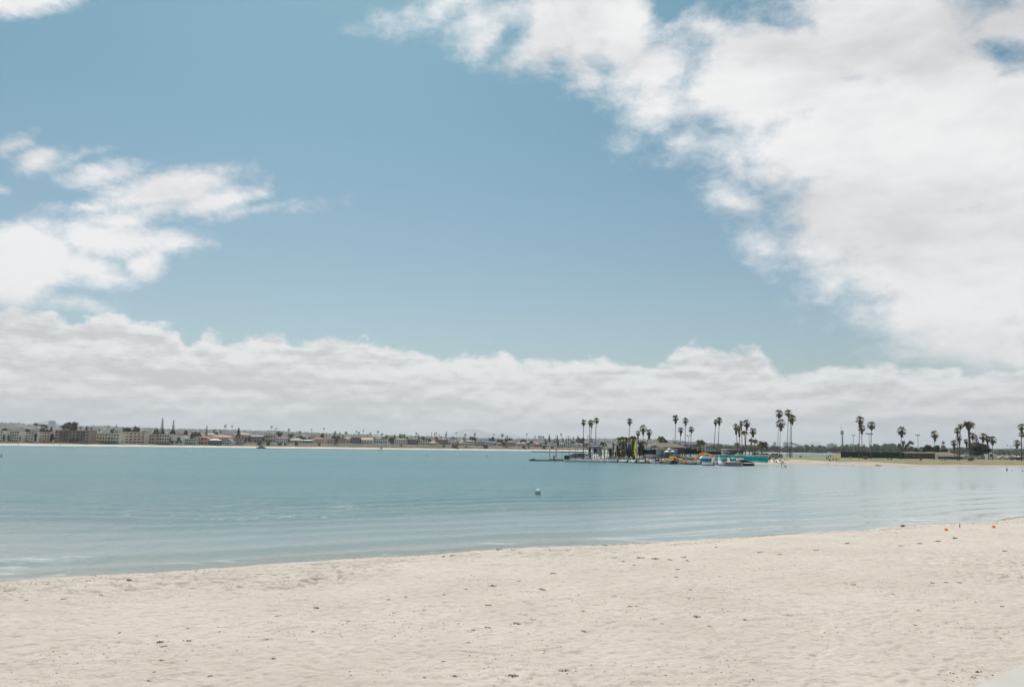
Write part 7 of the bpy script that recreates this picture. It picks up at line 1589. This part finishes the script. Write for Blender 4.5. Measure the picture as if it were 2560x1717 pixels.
    if not bare:
        ts = MB(); sec = [(hz_ + .02, .165, .125, 0), (hz_ + .2, .15, .115, -ln * .35), (hz_ + .42, .20, .13, -ln * .7), (hz_ + .53, .12, .08, -ln * .95)]
        ts.loft([[(a_ * math.cos(2 * PI * k / 12), b_2 * math.sin(2 * PI * k / 12) + yy, zz) for k in range(12)] for zz, a_, b_2, yy in sec])
        ts.v = [J(*v) for v in ts.v]; ts.build('shirt', paint(shirt), t, True)
    if pose != 'wade':
        pt = MB(); lw = .30 if sit else .50
        for sg in (-1, 1):
            if sit: pt.tube([(sg * .08, .04, .17), (sg * .14, -.40, .41)], [.135, .10], 8)
            else: pt.tube([(sg * .075, 0, .98), (sg * .105, -.02, .75), (sg * .11, -.03, lw)], [.135, .12, .09], 8)
        pt.v = [J(*v) for v in pt.v]; pt.build('shorts', paint(pants), t, True)
    return t
def pen_person(reg, x, yb, **k): return person(pen_at(zx(reg, x), py=zy(reg, yb)), **k)
GPL = 'people gathered on the sand'
pen_person('Q4', 635, 1028, label='person in white top standing at the left of the beach group', shirt='c9ccd2', pants='8f5f55', rz=.4, group=GPL)
pen_person('Q4', 665, 1008, label='person in grey top standing just behind the one in white', shirt='6d7f8c', pants='30343a', rz=-.3, H=1.6, group=GPL)
pen_person('Q4', 708, 1002, label='person in black and white standing at the right of the beach group', shirt='1d2023', pants='d0d0ce', rz=.1, arms='up', group=GPL)
pen_person('Q4', 685, 1040, label='person in red sitting low in front of the beach group', pose='sit', shirt='a9433c', pants='3a2b28', rz=.5, group=GPL)
pen_person('Q4', 752, 1022, label='person in dark clothes sitting right of the standing ones', pose='sit', shirt='3d3b3c', pants='4c3f3a', rz=-.4, group=GPL)
pen_person('Q4', 803, 1025, label='person in black sitting rightmost of the beach group', pose='sit', shirt='27292b', pants='2a2422', rz=.8, group=GPL)
pen_person('Q4', 155, 975, label='person in dark clothes sitting by the lagoon wire fence', pose='sit', shirt='4a525a', pants='33373c', rz=.2)
pen_person('Q5', 1350, 1100, label='person in blue standing beside the enclosure at the date palm', shirt='35465c', pants='2b2f38', rz=.2)
for (x, yb, sh_, lb) in ((240, 1165, 'a8433c', 'person in red standing under the banner sign'), (640, 1160, '4a5560', 'person in grey on the dock among the jet skis'), (1515, 1190, '8a4044', 'person in dark red on the dock before the kayak heap'), (1380, 1170, '2c3038', 'person in black bending over the jet skis')):
    p = afloat('M3', x, yb + 42, .45); p.y += 1.2; person(p, lb, shirt=sh_, rz=rnd.uniform(-1, 1), group='people on the docks')
for (x, lb, sh_) in ((1045, 'person in black crouched by the helm consoles', '202326'), (900, 'person in brown near the outboard of the lower skiff', '5a4640')):
    p = afloat('M4', x, 1140, .45); p.y += 1.5; person(p, lb, pose='sit', shirt=sh_, group='people on the docks')
p = at(zx('M2', 1305), 1152, 279.); p.z = .5; person(p, 'person in white standing behind the rightmost sailing dinghy', shirt='d4d6d6', pants='8a8f94', group='people on the docks')
# paddler on a board
b0 = afloat('M5', 1490, 1222); t = empty('paddle_board', b0, 'white paddle board under the bending paddler', 'paddle board', None, 0); child('hull', kdd, t, M_WHITE, (W_('M5', 340, b0.y) / 3.2, 1.05, .4), (.1, 0, -.02))
person(b0 + Vector((-.15, .1, .12)), 'person in blue shorts bending forward on a white paddle board', pose='paddle', pants='1f4c66', bare=True, rz=1.35, H=1.68, arms='fwd', group=None)
pd = b0 + Vector((.35, -.1, .15)); tag(MB().tube([pd + Vector((0, 0, 1.15)), pd + Vector((.65, 0, -.05))], .022, 5).box(pd.x + .55, pd.x + .85, pd.y - .03, pd.y + .03, .0, .18).build('paddle', M_BLACK), 'dark paddle held by the bending paddler', 'paddle')
t = empty('water_dog', b0 + Vector((.85, .1, .1)), 'small dark dog standing on the front of the paddle board', 'dog')
Jn = [((-.1, 0, .30), (.09, .09)), ((.15, 0, .31), (.10, .10)), ((.27, 0, .40), .06), ((.35, 0, .47), .065), ((.45, 0, .44), .035)] ; E = [(0, 1), (1, 2), (2, 3), (3, 4)]
for (x, q) in ((-.12, 0), (.16, 1)):
    for sg in (-1, 1): k = len(Jn); Jn += [((x, sg * .07, .2), .04), ((x + (-.05 if q == 0 else .02), sg * .07, .10), .025), ((x, sg * .07, .02), .022)]; E += [(q, k), (k, k + 1), (k + 1, k + 2)]
k = len(Jn); Jn += [((-.24, 0, .36), .025), ((-.32, 0, .46), .015)]; E += [(0, k), (k, k + 1)]
skin_body('body', Jn, E, paint('2b2a28'), t)
# wader on the right
b0 = afloat('Q5', 2004, 1300); person(b0 - Vector((0, 0, .85)), 'person in black wading waist-deep in the calm water at the right', pose='wade', shirt='1b2326', rz=.4, H=1.7, group=None)
# ------------------------------------------------------------------ things on the water
def buoy(reg, x, y, r_, c, lb, shape='ball', band='2a2a26'):
    r_ = r_ if reg == 'P' or r_ < .25 else r_ * .36
    p = ground(zx(reg, x), zy(reg, y), 0); t = empty('buoy', p, lb, 'buoy')
    if shape == 'ball':
        MB().lathe([(r_ * math.sin(PI * k / 14), r_ * .72 - r_ * math.cos(PI * k / 14)) for k in range(15)], 24).build('float', c, t, True)
        MB().lathe([(r_ * .70, -.02), (r_ * .86, r_ * .10), (r_ * .93, r_ * .20), (r_ * .8, r_ * .12)], 24).build('weed_band', paint(band), t, True)
        MB().lathe([(r_ * .10, 0), (r_ * .12, .05), (r_ * .05, .07)], 10, (0, 0, r_ * 1.70)).build('ring_eye', M_METAL, t, True)
    else: MB().lathe([(r_ * .6, -.3), (r_, 0), (r_ * .8, r_ * 2), (r_ * .3, r_ * 5), (.02, r_ * 5.4)], 12).build('float', c, t, True)
    return t
m_bw, t_, b_ = newmat('buoy_white'); tcn = MN('ShaderNodeTexCoord', t_); nz = mnz(t_, tcn.outputs['Object'], 7, 5, .6)
t_.links.new(mmix(t_, mrange(t_, nz, .5, .66), (.80, .78, .75), (.50, .46, .41)), b_.inputs['Base Color']); b_.inputs['Roughness'].default_value = .5
t = buoy('P', 1344.8, 1234.2, .285, m_bw, 'round white mooring buoy with dark weedy waterline in mid bay'); pa_ = MB().lathe([(0, 0), (.07, .005), (.09, 0), (.07, -.02)], 12, M=Matrix.Translation((-.235, -.15, .17)) @ Matrix.Rotation(1.2, 4, 'X') @ Matrix.Rotation(.5, 4, 'Y')).build('dark_patch', paint('2f3a36'), t)
buoy('L1', 22, 820, .55, paint('c08a3a'), 'yellow-orange marker buoy at the left edge of the bay', 'cone'); buoy('L2', 1097, 752, .8, M_WHITE, 'small white buoy off the apartment beach'); buoy('L4', 772, 798, .8, paint('b9b0a2'), 'pale buoy off the lifeguard stand'); 
buoy('L4', 1230, 768, .35, paint('c9cc80'), 'tiny yellowish marker left of the slim one', 'cone'); buoy('L4', 1342, 770, .3, M_WHITE, 'tiny white marker between two yellowish ones', 'cone'); buoy('L4', 1560, 772, .45, paint('d0d290'), 'slim yellowish marker below the grey-roofed shore houses', 'cone'); buoy('L4', 1878, 820, .5, paint('b8484c'), 'small red marker off the blue-roofed house', 'cone')
for i, x in enumerate((1728, 1850, 2000, 2180)): buoy('M1', x, 1180, .16, paint('d9d4a8'), ['leftmost', 'second', 'third', 'rightmost'][i] + ' of four tiny pale floats below the sailing dinghies')
buoy('M2', 1046, 1208, .14, paint('d9d4a8'), 'tiny float below the rightmost sailing dinghy'); buoy('M2', 1418, 1238, .14, paint('d9d4a8'), 'tiny float below the left inflatable dinghy')
buoy('Q5', 2105, 1300, .12, paint('6b6f70'), 'tiny dark float right of the wading person'); buoy('Q5', 2310, 1306, .16, paint('6b6f70'), 'tiny dark float at the right edge'); buoy('Q3', 1760, 1368, .12, paint('cfd2d4'), 'tiny pale float left of the paddler')
# sailing dinghy under sail, patrol boat, others on the far side
p = afloat('L3', 2280, 690); t = empty('sailing_dinghy', p, 'small dinghy sailing with white sail and red tip, blue panel', 'sailboat', None, .3); k_ = p.y / FPX / 7.306
hull(t, 75 * k_, 1.6, .7, M_WHITE); mast(t, 0, .6, 140 * k_, M_METAL); h = 140 * k_
sail_mesh([(.05, 1.2), (.05, h), (-.3, h * .8), (-22 * k_, h * .15), (-22 * k_, 1.2)], M_WHITE, t); sail_mesh([(.2, 1.2), (.15, h * .95), (30 * k_, 1.4)], paint('a9c3cc'), t, 'jib')
for s in (-.05, .05): MB().box(1.0, 26 * k_, s - .01, s + .01, 1.5, h * .38, top=(1.0, 12 * k_, s - .01, s + .01)).build('blue_panel', BLUE, t); MB().box(-.35, .1, s - .01, s + .01, h * .82, h * .98, top=(-.05, .08, s - .01, s + .01)).build('red_tip', paint('a8433c'), t)
person(p + Vector((-3.0, -.2, .3)), 'person sitting at the stern of the sailing dinghy', pose='sit', shirt='b04a3a', group=None, H=1.8)
p = afloat('L3', 95, 662); t = empty('motor_launch', p, 'dark green-blue launch with people cruising off the bluff', 'motorboat', None, 0); w = 155 * p.y / FPX / 7.306; hull(t, w, 3.2, 1.3, paint('3f6a6e'), mdeck=paint('59787a')); MB().box(-w * .3, w * .25, -1, 1, 1.5, 2.6, top=(-w * .28, w * .2, -1, 1)).build('canopy', paint('4b5f66'), t); MB().box(w * .1, w * .12, -.1, .1, 2.6, 3.9).build('mast', M_METAL, t); MB().box(w * .40, w * .58, -.8, .8, .1, .8).build('tender', paint('5c4a44'), t)
p = afloat('L4', 1325, 692); t = empty('beached_boat', p, 'dark boat run up on the far sand below white houses', 'boat', None, .2); hull(t, 62 * p.y / FPX / 7.306, 3, 1.2, paint('4c443c'), mdeck=paint('6d6257')); MB().box(0, 3, -.6, .6, 1.2, 2.6).build('cabin', paint('38332f'), t)
# lifeguard stand on the far beach
px = zx('L4', 78); Y = FARSH(px) + 20; d = ray(px, 1118); b0 = Vector((d.x / d.y * Y, Y, 1.6)); t = empty('lifeguard_tower', b0, 'white lifeguard tower on stilts at the foot of the bluff', 'lifeguard tower'); k_ = Y / FPX / 7.306; h = hgt(px, zy('L4', 552), b0)
MB().box(-20 * k_, 22 * k_, -1.2, 1.2, h - 25 * k_, h, top=(-24 * k_, 20 * k_, -1.3, 1.3)).build('cabin', paint('c9c8c6'), t)
for s in (-1, 1): MB().tube([(s * 16 * k_, 0, h - 25 * k_), (s * 20 * k_ + 6 * k_, 0, 0)], .16, 5).build('leg', M_WHITE, t)
MB().tube([(22 * k_, 0, h - 22 * k_), (48 * k_, 0, 0)], .2, 4).build('ramp', M_WHITE, t)
for (rg, x, yb, sh_, lb) in (('L1', 1098, 602, '2b2b2e', 'person in black standing on the sand before the brown block'), ('L1', 332, 598, 'a96a58', 'person in orange on the sand before the grey-white block'), ('L1', 985, 604, 'b5604a', 'person sunbathing in red before the brown block'), ('L3', 1787, 668, '8c4b44', 'person in red at the water before the dark brown house'), ('L2', 1180, 622, '8a857d', 'person in grey on the sand before the glass house'), ('L2', 1302, 618, '77706a', 'person in brown on the sand before the twin-gabled house')):
    px = zx(rg, x); Y = FARSH(px) + 9; d = ray(px, 1115); person(Vector((d.x / d.y * Y, Y, .8)), lb, shirt=sh_, H=1.75, group='people on the far beach')
# ------------------------------------------------------------------ on the near beach
def sand_at(px, py):
    lo, hi = 5.0, 90.0; d = ray(px, py)
    for _ in range(40):
        m = (lo + hi) / 2; X = d.x / d.y * m
        if CAM_H + d.z / d.y * m > float(beach_z(np.array([X]), np.array([m]))[0]): lo = m
        else: hi = m
    X = d.x / d.y * hi; return Vector((X, hi, float(beach_full(np.array([X]), np.array([hi]))[0])))
wm_ = leafmat('dried_weed', (.10, .075, .035), (.27, .21, .11), 8)
def weed(px, py, s, r):
    p = sand_at(px, py); b = MB(); n = int(16 + s * 60); b.tube([(-s * .5, 0, .004), (0, .01, s * .05), (s * .5, 0, .004)], s * .02, 4)
    for i in range(n):
        a = r.random() * 2 * PI; d_ = s * .5 * r.random() ** .7; q = Vector((math.cos(a) * d_ * 1.5, math.sin(a) * d_, 0)); hh = s * .16 * (1 - d_ / s) * r.uniform(.3, 1.3); v = Vector((r.gauss(0, 1), r.gauss(0, 1), .3)).normalized(); L_ = s * r.uniform(.12, .3)
        e = q + v * L_; b.tube([(q.x, q.y, .0), ((q.x + e.x) / 2, (q.y + e.y) / 2, hh + .01), (e.x, e.y, .003)], [s * .025, s * .035, s * .015], 4)
    zs = []
    va = np.array(b.v); va[:, 2] += beach_full(p.x + va[:, 0], p.y + va[:, 1]) - p.z; b.v = [tuple(v) for v in va.tolist()]
    return b.build('seaweed_clump', wm_, None, False, p)
WD = [(790, 1519, 16), (871, 1553, 10), (782, 1580, 10), (682, 1648, 14), (694, 1540, 12), (400, 1606, 20), (408, 1615, 12), (472, 1604, 14), (470, 1569, 8), (322, 1452, 10), (45, 1478, 10), (158, 1498, 12), (253, 1488, 10), (65, 1502, 8), (404, 1651, 14), (525, 1692, 12), (371, 1702, 12), (385, 1680, 10), (208, 1477, 8), (300, 1577, 8),
      (1138, 1688, 14), (1280, 1690, 26), (1412, 1676, 22), (1232, 1462, 16), (1165, 1471, 9), (1110, 1483, 10), (1112, 1392, 12), (1130, 1389, 14), (1251, 1373, 20), (1278, 1374, 16), (1382, 1432, 14), (1355, 1471, 16), (1310, 1503, 8), (1222, 1514, 14), (1220, 1569, 16), (1183, 1573, 10), (1334, 1545, 12), (1294, 1556, 18), (1297, 1450, 9),
      (1059, 1527, 10), (970, 1500, 10), (1015, 1492, 9), (985, 1532, 10), (1458, 1529, 9), (1459, 1579, 12), (1536, 1486, 12), (1537, 1390, 12), (1512, 1363, 12), (1690, 1442, 10), (1694, 1424, 10), (1725, 1473, 10), (1742, 1544, 16), (1722, 1496, 8), (1862, 1550, 10), (1575, 1518, 12), (1592, 1517, 10), (1170, 1608, 10), (1108, 1653, 9), (1773, 1567, 9), (1655, 1562, 8),
      (2132, 1461, 14), (2118, 1357, 12), (2232, 1485, 8), (2333, 1458, 12), (2399, 1457, 12), (2365, 1457, 10), (2478, 1432, 8), (2349, 1423, 8), (2513, 1377, 10), (2250, 1363, 12), (2300, 1358, 14), (2388, 1345, 14), (2345, 1352, 12), (2445, 1674, 16), (2481, 1682, 8), (2436, 1692, 8), (2495, 1690, 10), (2342, 1513, 7), (2297, 1528, 9), (2289, 1562, 8), (2505, 1516, 10),
      (1600, 1392, 16), (1640, 1395, 18), (1675, 1398, 12), (1710, 1390, 14), (1720, 1401, 10), (1560, 1400, 10), (1585, 1412, 9), (1790, 1368, 9), (1900, 1380, 12), (1950, 1385, 10), (2040, 1375, 12)]
rw = random.Random(4)
for (px, py, s) in WD:
    p = sand_at(px, py); sz = s * mpp(p.y) * .85; o = weed(px, py, sz, rw)
    tag(o, 'small brown clump of dried seaweed lying on the pale sand', 'seaweed', 'dried seaweed clumps scattered on the sand')
# thin scatter of weed crumbs along the tide line
rs = np.random.RandomState(4); n1_, n2_ = 12000, 18000
X1 = rs.uniform(-24, 42, n1_); off = np.where(rs.rand(n1_) < .5, np.abs(rs.randn(n1_)) * 1.0 + .4, 2.8 + rs.randn(n1_) * .55 + 1.4 * np.sin(X1 * .3))
k1 = rs.rand(n1_) < (vnoise(X1 * .35, off, 61) - .38) * 2.0 * (.5 + (X1 > 5)); Y1 = shore_y(X1) - np.maximum(.25, off); S1 = rs.uniform(.012, .05, n1_)
Y2 = rs.uniform(11, 36, n2_); X2 = rs.uniform(-.68, .68, n2_) * Y2; k2 = (Y2 < shore_y(X2) - .6) & (rs.rand(n2_) < (vnoise(X2 * .5, Y2 * .5, 71) - .42) * 2.6); S2 = .005 + .024 * rs.rand(n2_) ** 2
Xc = np.concatenate([X1[k1], X2[k2]]); Yc = np.concatenate([Y1[k1], Y2[k2]]); Sc = np.concatenate([S1[k1], S2[k2]]); Zc = beach_full(Xc, Yc); Ac = rs.rand(len(Xc)) * PI
b = MB()
for X0, Y0, z, s, a in zip(Xc, Yc, Zc, Sc, Ac):
    dx_, dy_ = math.cos(a) * s, math.sin(a) * s
    b.add([(X0 - dx_, Y0 - dy_, z + .002), (X0 + dy_ * .4, Y0 - dx_ * .4, z + .014), (X0 + dx_, Y0 + dy_, z + .003), (X0 - dy_ * .4, Y0 + dx_ * .4, z + .010)], [(0, 1, 2, 3)])
tag(b.build('weed_crumbs', wm_), kind='stuff')
def flag_marker(px, py, lb):
    p = sand_at(px, py + 3); t = empty('marker_block', p, lb, 'marker'); s = mpp(p.y) * 6.2
    MB().box(-s / 2, s / 2, -s / 2, s / 2, 0.02, s * .9, top=(-s * .46, s * .42, -s * .42, s * .42)).build('body', paint('f8935a', .6), t); MB().box(-s * .3, s * .3, -s * .3, s * .3, s * .9, s * .94).build('lid', paint('d9541f'), t)
    MB().tube([(-s * .3, 0, s * .92), (0, 0, s * 1.12), (s * .3, 0, s * .92)], .012, 5).build('handle', M_WHITE, t)
flag_marker(2365.5, 1322, 'left of two small orange buckets near the waterline'); flag_marker(2484.5, 1316, 'right of two small orange buckets near the waterline')
p = sand_at(2399, 1318); k_ = mpp(p.y); tag(MB().tube([(0, 0, -.03), (1.2 * k_, 0, 10 * k_)], [.035, .028], 6).build('stake', paint('a8806c'), None, True, p), 'short reddish wooden stake at the waterline between two orange buckets', 'stake')
p = sand_at(2257, 1315); b = MB(); core(b, (0, 0, .05), (.18, .13, .11), 3, 1); tag(b.build('rock', mat('dark_rock', (.20, .155, .115), .9, .3, 8), None, True, p), 'small dark rock at the waterline left of the orange buckets', 'rock')
p = sand_at(322, 1452.5); b = MB(); core(b, (0, 0, .03), (.10, .06, .05), 9, 1); tag(b.build('shell', paint('b07a6a'), None, True, p + Vector((.02, -.02, .03))), 'small reddish shell fragment on the sand at the left', 'shell')
p = sand_at(2220, 1329); b = MB(); core(b, (0, 0, .02), (.10, .06, .03), 5, 1); tag(b.build('shell', paint('c98a5c'), None, True, p), 'tiny orange shell fragment left of the small dark rock', 'shell')
# smooth concrete path in the near right corner
pp = [sand_at(x, y) for x, y in ((2425, 1730), (2480, 1702), (2560, 1668), (2650, 1630))]
q = []
path = MB(); far_ = [Vector((v.x, v.y, v.z + .05)) for v in pp]; d_ = (far_[-1] - far_[0]); d_.z = 0; d_.normalize(); n_ = Vector((d_.y, -d_.x, 0))
A_ = far_[0] - d_ * 14; B_2 = far_[-1] + d_ * 22; zc = max(v.z for v in far_) + .02
A_.z = B_2.z = zc; c1 = A_ + n_ * 3.2; c2 = B_2 + n_ * 3.2
path.add([A_, B_2, c2, c1, A_ - Vector((0, 0, .3)), B_2 - Vector((0, 0, .3)), c2 - Vector((0, 0, .3)), c1 - Vector((0, 0, .3))], [(0, 1, 2, 3)[::-1], (0, 4, 5, 1)[::-1], (1, 5, 6, 2)[::-1], (2, 6, 7, 3)[::-1], (3, 7, 4, 0)[::-1]])
po = path.build('path', mat('pale_concrete', (.50, .455, .42), .85, .06, .8)); po['kind'] = 'structure'
LAB.done()
